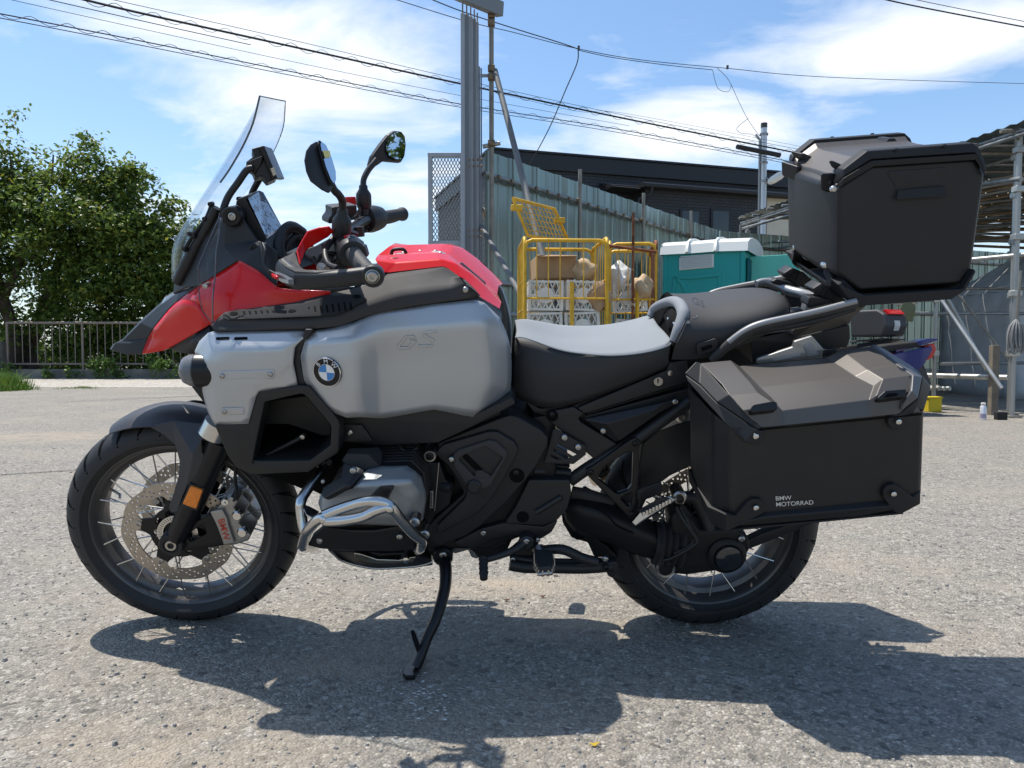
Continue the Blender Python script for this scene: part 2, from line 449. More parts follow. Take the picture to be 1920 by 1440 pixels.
# ================================================================== GROUND
def ground_mat(name, shade=1.0, sand=1.0, stone=85.0, bump=1.0, drifts=()):
    m = bpy.data.materials.new(name); m.use_nodes = True; t = m.node_tree; b = t.nodes["Principled BSDF"]
    nn = t.nodes.new; ln = t.links.new
    tc_ = nn("ShaderNodeTexCoord")
    def noise(s, d=4, r=.6):
        n = nn("ShaderNodeTexNoise"); n.inputs["Scale"].default_value = s; n.inputs["Detail"].default_value = d; n.inputs["Roughness"].default_value = r
        ln(tc_.outputs["Object"], n.inputs["Vector"]); return n
    def vor(s, feat='F1', rnd=1.0):
        n = nn("ShaderNodeTexVoronoi"); n.inputs["Scale"].default_value = s; n.feature = feat; n.inputs["Randomness"].default_value = rnd
        wob = nn("ShaderNodeVectorMath"); wob.operation = 'ADD'
        nz_ = nn("ShaderNodeTexNoise"); nz_.inputs["Scale"].default_value = s*.7; ln(tc_.outputs["Object"], nz_.inputs["Vector"])
        sc_ = nn("ShaderNodeVectorMath"); sc_.operation = 'SCALE'; sc_.inputs["Scale"].default_value = .35/s
        ln(nz_.outputs["Color"], sc_.inputs[0]); ln(tc_.outputs["Object"], wob.inputs[0]); ln(sc_.outputs[0], wob.inputs[1])
        ln(wob.outputs[0], n.inputs["Vector"]); return n
    def ramp(src, stops):
        r_ = nn("ShaderNodeValToRGB"); e = r_.color_ramp.elements
        e[0].position, e[0].color = stops[0][0], tuple(c*shade for c in stops[0][1])+(1,)
        e[1].position, e[1].color = stops[-1][0], tuple(c*shade for c in stops[-1][1])+(1,)
        for p, c in stops[1:-1]:
            x = e.new(p); x.color = tuple(q*shade for q in c)+(1,)
        ln(src, r_.inputs[0]); return r_.outputs[0]
    def mixc(f, a, b_, mode='MIX'):
        x = nn("ShaderNodeMix"); x.data_type = 'RGBA'; x.blend_type = mode
        for v, i in ((f, "Factor"), (a, "A"), (b_, "B")):
            if isinstance(v, (int, float)): x.inputs[i].default_value = v
            elif isinstance(v, tuple): x.inputs[i].default_value = v+(1,)
            else: ln(v, x.inputs[i])
        return x.outputs["Result"]
    def mapr(v, a, b_, c=0.0, d=1.0):
        x = nn("ShaderNodeMapRange"); x.inputs[1].default_value = a; x.inputs[2].default_value = b_; x.inputs[3].default_value = c; x.inputs[4].default_value = d
        ln(v, x.inputs[0]); return x.outputs[0]
    v1 = vor(stone); v2 = vor(stone*.48)
    sepc = nn("ShaderNodeSeparateColor"); ln(v1.outputs["Color"], sepc.inputs[0])
    sepd = nn("ShaderNodeSeparateColor"); ln(v2.outputs["Color"], sepd.inputs[0])
    # per-stone colour: mostly warm grey, some dark, a few pale
    c1 = ramp(sepc.outputs[0], [(0, (.19, .178, .16)), (.25, (.27, .252, .222)), (.6, (.345, .318, .275)), (.9, (.42, .385, .33)), (1, (.60, .565, .50))])
    c2 = ramp(sepd.outputs[0], [(0, (.14, .132, .122)), (.3, (.27, .25, .22)), (.8, (.37, .34, .295)), (1, (.52, .49, .44))])
    big = noise(1.1, 5, .62); mid = noise(6, 5, .65)
    col = mixc(mapr(sepd.outputs[1], .55, .7), c1, c2)
    # binder in the gaps is darker
    gap = mapr(v1.outputs["Distance"], .25, .62)
    col = mixc(mapr(v1.outputs["Distance"], .42, .75, 0, .45), col, (.13*shade, .122*shade, .11*shade))
    # worn sandy patches
    sandf = nn("ShaderNodeMath"); sandf.operation = 'MULTIPLY'; ln(mapr(big.outputs[0], .47, .70), sandf.inputs[0]); ln(mapr(mid.outputs[0], .30, .62), sandf.inputs[1])
    s2 = nn("ShaderNodeMath"); s2.operation = 'MULTIPLY'; ln(sandf.outputs[0], s2.inputs[0]); s2.inputs[1].default_value = .75*sand
    col = mixc(s2.outputs[0], col, (.40*shade, .345*shade, .275*shade))
    for (x_, y_, rx_, ry_) in drifts:             # thin drifts of sand
        sb_ = nn("ShaderNodeVectorMath"); sb_.operation = 'SUBTRACT'; ln(tc_.outputs["Object"], sb_.inputs[0]); sb_.inputs[1].default_value = (x_, y_, 0)
        ml_ = nn("ShaderNodeVectorMath"); ml_.operation = 'MULTIPLY'; ln(sb_.outputs[0], ml_.inputs[0]); ml_.inputs[1].default_value = (1/rx_, 1/ry_, 0)
        le_ = nn("ShaderNodeVectorMath"); le_.operation = 'LENGTH'; ln(ml_.outputs[0], le_.inputs[0])
        f_ = nn("ShaderNodeMath"); f_.operation = 'MULTIPLY'; ln(mapr(le_.outputs["Value"], .35, 1.25, 1.0, 0.0), f_.inputs[0]); ln(mapr(mid.outputs[0], .34, .60), f_.inputs[1])
        f2_ = nn("ShaderNodeMath"); f2_.operation = 'MULTIPLY'; ln(f_.outputs[0], f2_.inputs[0]); f2_.inputs[1].default_value = .8
        col = mixc(f2_.outputs[0], col, (.42*shade, .355*shade, .275*shade))
    dk = noise(2.3, 6, .7)
    col = mixc(mapr(dk.outputs[0], .58, .74, 0, .30), col, (.17*shade, .163*shade, .15*shade))
    st_ = noise(.42, 6, .72)
    col = mixc(mapr(st_.outputs[0], .56, .72, 0, .35), col, (.19*shade, .178*shade, .16*shade))
    ln(col, b.inputs["Base Color"]); b.inputs["Roughness"].default_value = .9; b.inputs["Specular IOR Level"].default_value = .25
    h = nn("ShaderNodeMath"); h.operation = 'SUBTRACT'; h.inputs[0].default_value = 1.0; ln(gap, h.inputs[1])
    h2 = nn("ShaderNodeMath"); h2.operation = 'MULTIPLY_ADD'; ln(sepc.outputs[1], h2.inputs[0]); h2.inputs[1].default_value = .5; ln(h.outputs[0], h2.inputs[2])
    fine = noise(stone*5, 3)
    h3 = nn("ShaderNodeMath"); h3.operation = 'MULTIPLY_ADD'; ln(fine.outputs[0], h3.inputs[0]); h3.inputs[1].default_value = .35; ln(h2.outputs[0], h3.inputs[2])
    h4 = nn("ShaderNodeMath"); h4.operation = 'MULTIPLY_ADD'; ln(v2.outputs["Distance"], h4.inputs[0]); h4.inputs[1].default_value = -.9; ln(h3.outputs[0], h4.inputs[2])
    bp = nn("ShaderNodeBump"); bp.inputs["Strength"].default_value = .75*bump; bp.inputs["Distance"].default_value = .006
    ln(h4.outputs[0], bp.inputs["Height"]); ln(bp.outputs[0], b.inputs["Normal"])
    MATS[name] = m
    return m
gm = ground_mat("worn_asphalt", .93, 1.0, 128.0, .95, [(*ground(940, 1100)[:2], .34, .13), (*ground(700, 1235)[:2], .30, .16), (*ground(330, 1400)[:2], .34, .16), (*ground(1120, 1180)[:2], .25, .1), (*ground(60, 820)[:2], 1.2, .5)])
g = mesh("ground", [(-400, -40, 0), (400, -40, 0), (400, 900, 0), (-400, 900, 0)], [(0, 1, 2, 3)], gm, smooth=0); g["kind"] = "structure"
# loose stones lying on the asphalt
mb = MB(); rr = random.Random(5)
stones = [((1, 0, 0), (-.5, .9, 0), (-.6, -.8, 0), (.3, .2, .75), (-.2, -.3, .6))]
for k in range(4600):
    y = 1.15+rr.random()**1.6*5.2; x = rr.uniform(-.75, .75)*y*1.05
    r_ = rr.uniform(.0025, .0065)*(1.7 if rr.random() < .06 else 1)
    a = rr.random()*6.28; ca, sa_ = math.cos(a)*r_, math.sin(a)*r_; fl_ = rr.uniform(.45, .9)*r_
    n = 6; base = [(x+ca*math.cos(q)*rr.uniform(.7, 1.2)-sa_*math.sin(q)*.75, y+sa_*math.cos(q)+ca*math.sin(q)*.75, -.0005) for q in [6.283*i/n for i in range(n)]]
    top = [(x+(p[0]-x)*.62, y+(p[1]-y)*.62, fl_*rr.uniform(.7, 1.1)) for p in base]
    mb.add(base+top, [(i, (i+1) % n, n+(i+1) % n, n+i) for i in range(n)]+[tuple(range(n, 2*n))])
m_stone = mat("loose_stone", (.30, .285, .26), .9, col2=(.17, .165, .16), vscale=40)
o = mb.build("loose_gravel", m_stone, smooth=0, fix=False); tag(o, "loose grey gravel scattered over the worn asphalt", "gravel", kind="stuff")
# dead leaves and pale paint specks
m_speck = mat("white_specks", (.75, .75, .72), .8)
mb = MB()
for k in range(60):
    c = ground(800+rr.gauss(0, 22), 1310+rr.gauss(0, 20)); r_ = rr.uniform(.001, .0035)
    mb.add([(c.x+r_*math.cos(a)*1.5, c.y+r_*math.sin(a), .003) for a in [6.283*i/5 for i in range(5)]], [tuple(range(5))])
o = mb.build("paint_flecks", m_speck, smooth=0); tag(o, "white paint flecks on asphalt below the side stand", "paint", kind="stuff")
m_fleck = mat("brown_leaf", (.10, .045, .02), .8)
for i, (px, py, col) in enumerate(((1018, 1121, 0), (1115, 1400, 1), (950, 1128, 0))):
    c = ground(px, py); r_ = .011
    o = mesh("dry_leaf", [(c.x-r_, c.y, .006), (c.x, c.y-r_*.5, .003), (c.x+r_, c.y, .009), (c.x, c.y+r_*.5, .004)], [(0, 1, 2, 3)], m_fleck if not col else mat("yellow_leaf", (.55, .36, .03), .8), solid=.001, smooth=0)
    tag(o, ["small curled brown leaf on bright asphalt behind the side stand", "small yellow leaf on asphalt in front of the motorcycle", "tiny brown leaf on asphalt under the engine"][i], "leaf", "fallen leaves")
# concrete road along the guard fence
m_conc = ground_mat("pale_road", 1.25, .6, 40, .4)
pa = [ground(-700, 726), ground(470, 727), ground(1000, 722), ground(1000, 709), ground(-700, 709)]
o = mesh("road", [(p.x, p.y, .004) for p in pa], [tuple(range(5))], m_conc, smooth=0); o["kind"] = "structure"
# a straight joint in the asphalt running to the front wheel
a, b = ground(-80, 896), ground(175, 880)
o = mesh("asphalt_joint", [(a.x, a.y-.008, .004), (b.x, b.y-.008, .004), (b.x, b.y+.010, .004), (a.x, a.y+.010, .004)], [(0, 1, 2, 3)], mat("joint_tar", (.04, .04, .04), .8), smooth=0); o["kind"] = "structure"

# ================================================================== VEGETATION
def leaf_mat(name, c1, c2, trans=.35):
    m = bpy.data.materials.new(name); m.use_nodes = True; t = m.node_tree; t.nodes.clear(); nn = t.nodes.new; ln = t.links.new
    o_ = nn("ShaderNodeOutputMaterial"); d = nn("ShaderNodeBsdfPrincipled"); tr = nn("ShaderNodeBsdfTranslucent"); mx = nn("ShaderNodeMixShader")
    geo = nn("ShaderNodeNewGeometry"); r_ = nn("ShaderNodeValToRGB")
    r_.color_ramp.elements[0].color = tuple(c1)+(1,); r_.color_ramp.elements[1].color = tuple(c2)+(1,)
    e = r_.color_ramp.elements.new(.93); e.color = tuple(c2)+(1,); r_.color_ramp.elements[-1].color = (c2[0]*1.9, c2[1]*1.25, c2[2]*.9, 1)
    ln(geo.outputs["Random Per Island"], r_.inputs[0]); ln(r_.outputs[0], d.inputs["Base Color"]); ln(r_.outputs[0], tr.inputs[0])
    d.inputs["Roughness"].default_value = .42; d.inputs["Specular IOR Level"].default_value = .4
    mx.inputs[0].default_value = trans; ln(d.outputs[0], mx.inputs[1]); ln(tr.outputs[0], mx.inputs[2]); ln(mx.outputs[0], o_.inputs[0])
    MATS[name] = m; return m
m_leaf = leaf_mat("tree_leaf", (.055, .105, .022), (.18, .245, .046), .45)
m_leaf2 = leaf_mat("weed_leaf", (.06, .13, .025), (.13, .22, .045))
m_grass = leaf_mat("grass_blade", (.07, .15, .02), (.17, .27, .05))
m_bark = mat("bark", (.075, .055, .04), .9, bump=.8, bscale=18, var=.35, vscale=7)
def leaves(name, centres, n, size, m, parent, seed, droop=.5):
    "n leaf blades spread through a set of blobs (centre, radii), denser towards the blob surface and gathered in twigs"
    rr = random.Random(seed); V = []; F = []
    tot = sum(c[1][0]*c[1][1]*c[1][2] for c in centres)
    for c, rad in centres:
        k = int(n*rad[0]*rad[1]*rad[2]/tot)
        tw = max(1, k//11); clumps = []
        for _ in range(max(3, tw//14)):
            d = Vector((rr.gauss(0, 1), rr.gauss(0, 1), rr.gauss(0, 1))).normalized(); q = rr.random()**.4*rr.uniform(.8, 1.15)
            clumps.append((d, Vector((c[0]+d.x*rad[0]*q, c[1]+d.y*rad[1]*q, c[2]+d.z*rad[2]*q)), rr.uniform(.16, .34)*min(rad)))
        for _ in range(tw):
            d, cc, cr = rr.choice(clumps)
            tip = cc+Vector((rr.gauss(0, 1)*cr, rr.gauss(0, 1)*cr, rr.gauss(0, .55)*cr))
            ax_ = (d+Vector((rr.gauss(0, .5), rr.gauss(0, .5), rr.gauss(0, .35)-.15))).normalized()
            for j in range(11):
                s_ = size*rr.uniform(.65, 1.3)
                p = tip + ax_*(j-5)*size*.42 + Vector((rr.gauss(0, .5), rr.gauss(0, .5), rr.gauss(0, .4)))*size
                dr = Vector((rr.gauss(0, 1), rr.gauss(0, 1), rr.gauss(0, .5)-droop)).normalized()
                up = Vector((rr.gauss(0, .6), rr.gauss(0, .6), 1)).normalized()
                sd_ = dr.cross(up)
                if sd_.length < .1: continue
                sd_.normalize(); nrm_ = sd_.cross(dr)
                b0 = len(V)
                V += [p, p+dr*s_*.5+sd_*s_*.27+nrm_*s_*.06, p+dr*s_, p+dr*s_*.5-sd_*s_*.27+nrm_*s_*.06]
                F += [(b0, b0+1, b0+2), (b0, b0+2, b0+3)]
    me = bpy.data.meshes.new(name); me.from_pydata([tuple(v) for v in V], [], F); me.update(); me.materials.append(m)
    return link(bpy.data.objects.new(name, me), parent)
def tree(label, base, limbs, blobs, n, size, seed, group="trees behind the guard fence"):
    t = empty("tree", base); b = Vector(base)
    tag(t, label, "tree", group)
    tr_ = None
    for i, (pts, r_) in enumerate(limbs):
        o = tube("trunk" if i == 0 else "limb", [Vector(p)-b for p in pts], r_, m_bark, t if i == 0 else tr_, n=8, curve=4)
        if i == 0: tr_ = o
    leaves("crown", [((c[0]-b.x, c[1]-b.y, c[2]-b.z), rad) for c, rad in blobs], n, size, m_leaf, t, seed)
    return t
TZ = 23.0
def blob(px, py, rp, Y=TZ, dy=1.0, sq=.9):
    c = at(px, py, Y); r_ = rp*Y/FPX
    return (c, (r_, r_*dy, r_*sq))
def tp(px, py, Y=TZ): return at(px, py, Y)
tree("broad leafy tree with a forked trunk at the far end of the guard fence", (tp(10, 700).x, TZ, 0),
     [([(tp(12, 712).x, TZ, 0), tp(30, 640), tp(5, 560), tp(-20, 470)], [.24, .2, .17, .12]), ([tp(5, 560), tp(40, 480), tp(30, 400), tp(20, 300)], [.13, .10, .07, .03]), ([tp(-10, 520), tp(-60, 430), tp(-90, 330)], [.12, .08, .03]), ([tp(35, 440), tp(90, 360), tp(100, 290)], [.07, .05, .02])],
     [blob(-15, 260, 55), blob(-70, 330, 90), blob(20, 330, 75), blob(-30, 420, 100), blob(40, 430, 70), blob(-90, 480, 110), blob(95, 310, 52), blob(15, 215, 26), blob(-30, 540, 80), blob(75, 390, 62), blob(-25, 620, 70), blob(50, 600, 48)], 24000, .155, 21)
tree("spreading leafy tree with a thick leaning trunk behind the guard fence", (tp(85, 700).x, TZ+.6, 0),
     [([(tp(45, 712).x, TZ+.6, 0), tp(50, 655, TZ+.6), tp(80, 590, TZ+.6), tp(105, 510, TZ+.6), tp(140, 430, TZ+.6)], [.30, .27, .22, .16, .09]), ([tp(80, 590, TZ+.6), tp(150, 490, TZ+.4), tp(220, 420, TZ+.2)], [.14, .1, .04]), ([tp(120, 470, TZ+.6), tp(200, 390, TZ+1), tp(250, 330, TZ+1)], [.09, .06, .02]), ([tp(62, 640, TZ+.6), tp(95, 560, TZ+.2), tp(60, 470, TZ)], [.15, .1, .04])],
     [blob(150, 330, 60), blob(215, 350, 62), blob(265, 335, 40), blob(180, 430, 95), blob(120, 470, 85), blob(235, 455, 85), blob(300, 370, 42), blob(160, 280, 30), blob(110, 560, 70), blob(190, 560, 80), blob(240, 300, 18), blob(325, 395, 22)], 26000, .155, 22)
tree("drooping leafy tree whose branches hang behind the motorcycle's beak", (tp(300, 700).x, TZ+1.2, 0),
     [([(tp(300, 712).x, TZ+1.2, 0), tp(300, 640, TZ+1.2), tp(290, 560, TZ+1.2), tp(285, 470, TZ+1)], [.2, .17, .13, .07]), ([tp(292, 570, TZ+1.2), tp(330, 480, TZ+1), tp(345, 420, TZ+1)], [.09, .06, .02]), ([tp(295, 600, TZ+1.2), tp(250, 520, TZ+1)], [.09, .03])],
     [blob(300, 450, 72), blob(340, 470, 40), blob(270, 530, 85), blob(335, 545, 60), blob(300, 610, 78), blob(220, 610, 70), blob(375, 590, 55), blob(350, 410, 18), blob(385, 480, 16), blob(150, 640, 62), blob(400, 640, 45)], 22000, .15, 23)
# undergrowth behind the fence that closes the view
hg = leaves("undergrowth", [((x, TZ+2.6+.5*math.sin(x*3), .75+.5*math.sin(x*1.7)), (1.1, .7, 1.0+.3*math.sin(x*2.3))) for x in [-19+.7*i for i in range(22)]]+[((x, TZ+3.8, .35), (1.0, .6, .6)) for x in [-19+.8*i for i in range(20)]]+[((x, TZ+2.8+.4*math.sin(x*2), .7+.25*math.sin(x*1.3)), (.95, .7, .85+.25*math.sin(x*2.9))) for x in [-5+.8*i for i in range(9)]]+[((x, TZ+2.5, .6), (1.2, .7, .9)) for x in [-28+1.2*i for i in range(8)]], 36000, .19, m_leaf, None, 24)
tag(hg, "dark green undergrowth filling the space behind the guard fence", "undergrowth", kind="stuff")

# guard fence on a low wall
FZ = 21.0
gw_ = empty("guard_fence", (-14.2, FZ, 0))
tag(gw_, "brown metal guard railing on a low concrete wall in front of the trees", "fence")
m_fence = mat("brown_fence_paint", (.20, .165, .135), .55, .2, var=.15, vscale=3)
m_wall = mat("old_concrete", (.19, .18, .16), .92, bump=.5, bscale=30, var=.35, vscale=2.5)
xl = at(14, 650, FZ).x; xr = -2.3; ox = -14.2
def LB(name, c, s, m, par, **k): V, F = boxv(c, s); return mesh(name, V, F, m, par, **k)
LB("base_wall", ((xl-1.2+xr)/2-ox, .1, .12), (xr-xl+1.2, .28, .27), m_wall, gw_, bevel=.01)
tube("top_rail", [(xl-ox, 0, 1.52), (xr-ox, 0, 1.52)], .036, m_fence, gw_, n=10)
tube("bottom_rail", [(xl-ox, 0, .40), (xr-ox, 0, .40)], .028, m_fence, gw_, n=8)
nb = int((xr-xl)/.205)
me_b = bpy.data.meshes.new("baluster"); V, F = tubev([(0, 0, .40), (0, 0, 1.5)], .012, 6); me_b.from_pydata([tuple(v) for v in V], [], F); me_b.materials.append(m_fence)
me_p = bpy.data.meshes.new("post"); V, F = tubev([(0, 0, .2), (0, 0, 1.53)], .032, 8); me_p.from_pydata([tuple(v) for v in V], [], F); me_p.materials.append(m_fence)
for i in range(nb+1):
    p_ = i % 10 == 0
    o = bpy.data.objects.new("post" if p_ else "baluster", me_p if p_ else me_b); o.location = (xl-ox+i*.205, 0, 0); link(o, gw_)
o = LB("concrete_pillar", (at(0, 650, FZ).x-.15, FZ, .5), (.45, .45, 1.02), m_wall, None, bevel=.015); tag(o, "grey concrete pillar at the end of the guard railing", "pillar")
# weeds along the wall
def weed(px, py, h, wd, n, seed, label):
    c = ground(px, py+9); c.y = 20.72; w_ = empty("weed", c); tag(w_, label, "plant", "weeds along the low wall")
    rr = random.Random(seed); mb = MB()
    for q in range(max(3, n//60)):
        mb.tube([(rr.uniform(-wd, wd)*.3, rr.uniform(-.05, .05), 0), (rr.uniform(-wd, wd)*.7, rr.uniform(-.1, .1), h*rr.uniform(.6, 1))], .008, 5)
    mb.build("stem", mat("weed_stem", (.12, .15, .04), .8), w_, smooth=0)
    leaves("foliage", [((0, 0, h*.5), (wd, .18, h*.55))], n, .10, m_leaf2, w_, seed)
for i, (px, py, h, wd, n, lab) in enumerate(((172, 704, .62, .42, 420, "bushy green weed standing highest in the row along the low wall"), (240, 706, .62, .40, 420, "broad green weed growing below the motorcycle's beak at the low wall"), (283, 707, .45, .30, 260, "rounded green weed between the beak and the fog lamp"), (330, 709, .38, .36, 240, "low green weed at the wall beside the fog lamp"),
                                        (85, 702, .30, .16, 110, "thin green weed sprouting at the wall base by the tree trunk"), (110, 703, .30, .13, 90, "tiny green sprout at the wall between two larger weeds"), (135, 705, .32, .24, 150, "small leafy weed leaning on the low wall"), (40, 700, .5, .2, 140, "slim tall weed beside the concrete pillar"))):
    weed(px, py, h, wd, n, 40+i, lab)
# grass tuft on the left
def tuft(px, py, wd, h, n, seed, label):
    c = ground(px, py); rr = random.Random(seed); V = []; F = []
    for k in range(n):
        x = rr.gauss(0, wd*.5); y = rr.gauss(0, .22); hh = h*rr.uniform(.4, 1.1)*max(.25, 1-abs(x)/(wd*1.5)); lean_ = Vector((rr.gauss(0, .35), rr.gauss(0, .3), 0))*hh
        b0 = len(V); w_ = .007
        V += [(x-w_, y, 0), (x+w_, y, 0), (x+lean_.x*.4+w_*.7, y+lean_.y*.4, hh*.6), (x+lean_.x*.4-w_*.7, y+lean_.y*.4, hh*.6), (x+lean_.x, y+lean_.y, hh)]
        F += [(b0, b0+1, b0+2, b0+3), (b0+3, b0+2, b0+4)]
    me = bpy.data.meshes.new("grass_tuft"); me.from_pydata(V, [], F); me.materials.append(m_grass)
    o = link(bpy.data.objects.new("grass_tuft", me)); o.location = c; tag(o, label, "grass", kind="stuff"); return o
tuft(5, 732, .42, .42, 1500, 3, "bright green grass tuft at the edge of the asphalt"); tuft(150, 728, .5, .05, 160, 4, "flat sparse grass in a crack of the asphalt")
# a tree standing to the viewer's right, seen in the right-hand mirror
tb = Vector((12.0, -2.4, 0))
tree("leafy tree reflected in the motorcycle's right mirror", tuple(tb), [([tb, tb+Vector((.1, 0, 2.0)), tb+Vector((.3, .1, 4.2))], [.25, .2, .1])],
     [((tb.x+dx, tb.y+dy, z), (1.5, 1.5, 1.3)) for dx, dy, z in ((0, 0, 3.4), (1.1, .6, 4.6), (-1.2, -.4, 4.4), (.3, -1.2, 2.6), (-.4, 1.2, 5.4), (-1.5, 1.0, 2.8))], 9000, .22, 25, group="trees around the yard")
# ================================================================== SITE FENCE
def galv(name, col=(.36, .40, .385), rough=.34, streak=1.0, metal=.75):
    m = bpy.data.materials.new(name); m.use_nodes = True; t = m.node_tree; b = t.nodes["Principled BSDF"]; nn = t.nodes.new; ln = t.links.new
    tc_ = nn("ShaderNodeTexCoord"); mp_ = nn("ShaderNodeMapping"); mp_.inputs["Scale"].default_value = (9, 9, .35); ln(tc_.outputs["Object"], mp_.inputs[0])
    oi = nn("ShaderNodeObjectInfo"); ad = nn("ShaderNodeVectorMath"); ad.operation = 'ADD'; ln(mp_.outputs[0], ad.inputs[0]); sc_ = nn("ShaderNodeVectorMath"); sc_.operation = 'SCALE'; sc_.inputs["Scale"].default_value = 31
    cb = nn("ShaderNodeCombineXYZ"); ln(oi.outputs["Random"], cb.inputs[0]); ln(oi.outputs["Random"], cb.inputs[2]); ln(cb.outputs[0], sc_.inputs[0]); ln(sc_.outputs[0], ad.inputs[1])
    n = nn("ShaderNodeTexNoise"); n.inputs["Scale"].default_value = 1; n.inputs["Detail"].default_value = 5; ln(ad.outputs[0], n.inputs["Vector"])
    r_ = nn("ShaderNodeValToRGB"); r_.color_ramp.elements[0].position = .3; r_.color_ramp.elements[1].position = .7
    r_.color_ramp.elements[0].color = tuple(c*.72 for c in col)+(1,); r_.color_ramp.elements[1].color = tuple(min(1, c*1.2) for c in col)+(1,)
    ln(n.outputs[0], r_.inputs[0])
    hs = nn("ShaderNodeHueSaturation"); mr = nn("ShaderNodeMapRange"); mr.inputs[3].default_value = .75; mr.inputs[4].default_value = 1.15; ln(oi.outputs["Random"], mr.inputs[0]); ln(mr.outputs[0], hs.inputs["Value"])
    ln(r_.outputs[0], hs.inputs["Color"]); ln(hs.outputs[0], b.inputs["Base Color"])
    b.inputs["Metallic"].default_value = metal; b.inputs["Roughness"].default_value = rough
    bp = nn("ShaderNodeBump"); bp.inputs["Strength"].default_value = .22*streak; bp.inputs["Distance"].default_value = .02; ln(n.outputs[0], bp.inputs["Height"]); ln(bp.outputs[0], b.inputs["Normal"])
    MATS[name] = m; return m
m_galv = galv("galvanised_panel", (.27, .325, .285), .24, 2.2, .5); m_pipe = galv("galvanised_pipe", (.30, .31, .305), .5, .3)
m_pipe2 = mat("weathered_pipe", (.27, .25, .21), .6, .5, var=.3, vscale=5, bump=.2, bscale=60)
m_clamp = mat("rusty_clamp", (.22, .16, .10), .6, .6, var=.4, vscale=30)
FH = 3.0
prof = [(0, 0), (.012, .028), (.045, .028), (.057, 0), (.235, 0), (.245, .012), (.262, .012), (.272, 0), (.44, 0), (.452, .020), (.485, .020), (.5, 0)]
V = [(x, -y, z) for z in (0.02, FH) for x, y in prof]; k = len(prof)
me_panel = bpy.data.meshes.new("panel"); me_panel.from_pydata(V, [], [(i, i+1, k+i+1, k+i) for i in range(k-1)]); me_panel.materials.append(m_galv)
def clamp_at(p, par, s=.045, col=None):
    V, F = boxv(p, (s*1.5, s*1.5, s*1.3)); return mesh("clamp", V, F, col or m_clamp, par, bevel=.008)
def panel_fence(A, B, label, post_at, name="panel_fence"):
    A = Vector(A); B = Vector(B); d = (B-A); ln_ = d.length; d.normalize(); ang = math.atan2(d.y, d.x)
    root = empty(name, A, None, (0, 0, ang)); tag(root, label, "fence", "site fences of corrugated steel sheet")
    n = int(ln_/.5)
    for i in range(n):
        o = bpy.data.objects.new("panel", me_panel); o.location = (i*.5, 0, 0); link(o, root)
    for z in (FH-.28, 1.55, .35):
        tube("rail", [(-.1, -.075, z), (n*.5+.05, -.075, z)], .0243, m_pipe, root, n=10)
    for s_ in post_at:
        tube("post", [(s_, -.125, 0), (s_, -.125, FH+.12)], .0243, m_pipe2, root, n=10)
        for z in (FH-.28, 1.55, .35): clamp_at((s_, -.1, z), root)
    for i in range(n*2):
        V, F = boxv((i*.25+.12, -.07, FH-.28), (.03, .09, .035)); mesh("hook", V, F, m_clamp, root)
    return root
panel_fence((-.30, 8.62, 0), (3.84, 14.4, 0), "tall galvanised sheet fence receding behind the yellow cage trolleys", (1.85, 3.7, 5.5))
panel_fence((3.84, 14.4, 0), (15.3, 19.5, 0), "galvanised sheet fence across the back of the yard behind the shelter", (.4, 2.4, 4.4, 6.4, 8.4, 10.4))

# ================================================================== FOLDING GATE
gt = empty("folding_gate", (-.4, 8.2, 0)); tag(gt, "folded accordion site gate of pale aluminium posts with a mesh panel", "gate")
m_gate = mat("gate_aluminium", (.33, .35, .37), .55, .3, var=.08, vscale=4); m_gated = mat("gate_aluminium_dark", (.20, .215, .23), .55, .3)
def gl_(px, py, Y): return at(px, py, Y)-Vector((-.4, 8.2, 0))
for i, (x0, x1, Y, top) in enumerate(((866, 872, 8.05, 26), (873, 880, 8.15, 28), (881, 887, 8.25, 32), (888, 893, 8.35, 36), (894, 898, 8.45, 42))):
    a, b = gl_(x0, 600, Y), gl_(x1, 600, Y); zt = gl_(x0, top, Y).z
    LB("column", ((a.x+b.x)/2, a.y, zt/2), (b.x-a.x+.006, .06, zt), m_gate if i % 2 == 0 else m_gated, gt, bevel=.006)
    tube("hanger", [((a.x+b.x)/2, a.y, zt), ((a.x+b.x)/2, a.y, zt+.10)], .008, m_clamp, gt, n=6)
for i, (x0, top, Y) in enumerate(((899.5, 125, 8.5), (903, 128, 8.55))):
    a = gl_(x0, 600, Y); zt = gl_(x0, top, Y).z
    LB("slim_column", (a.x, a.y, zt/2), (.016, .03, zt), m_gated, gt, bevel=.003)
for y in (300, 312, 432, 444):
    for x in (880, 888, 896, 903):
        p = gl_(x, y, 8.0); V, F = lathev(p, (0, -1, 0), [(.011, 0), (.011, .03), (.006, .035)], 10); mesh("bolt", V, F, m_bolt0 if False else m_clamp, gt)
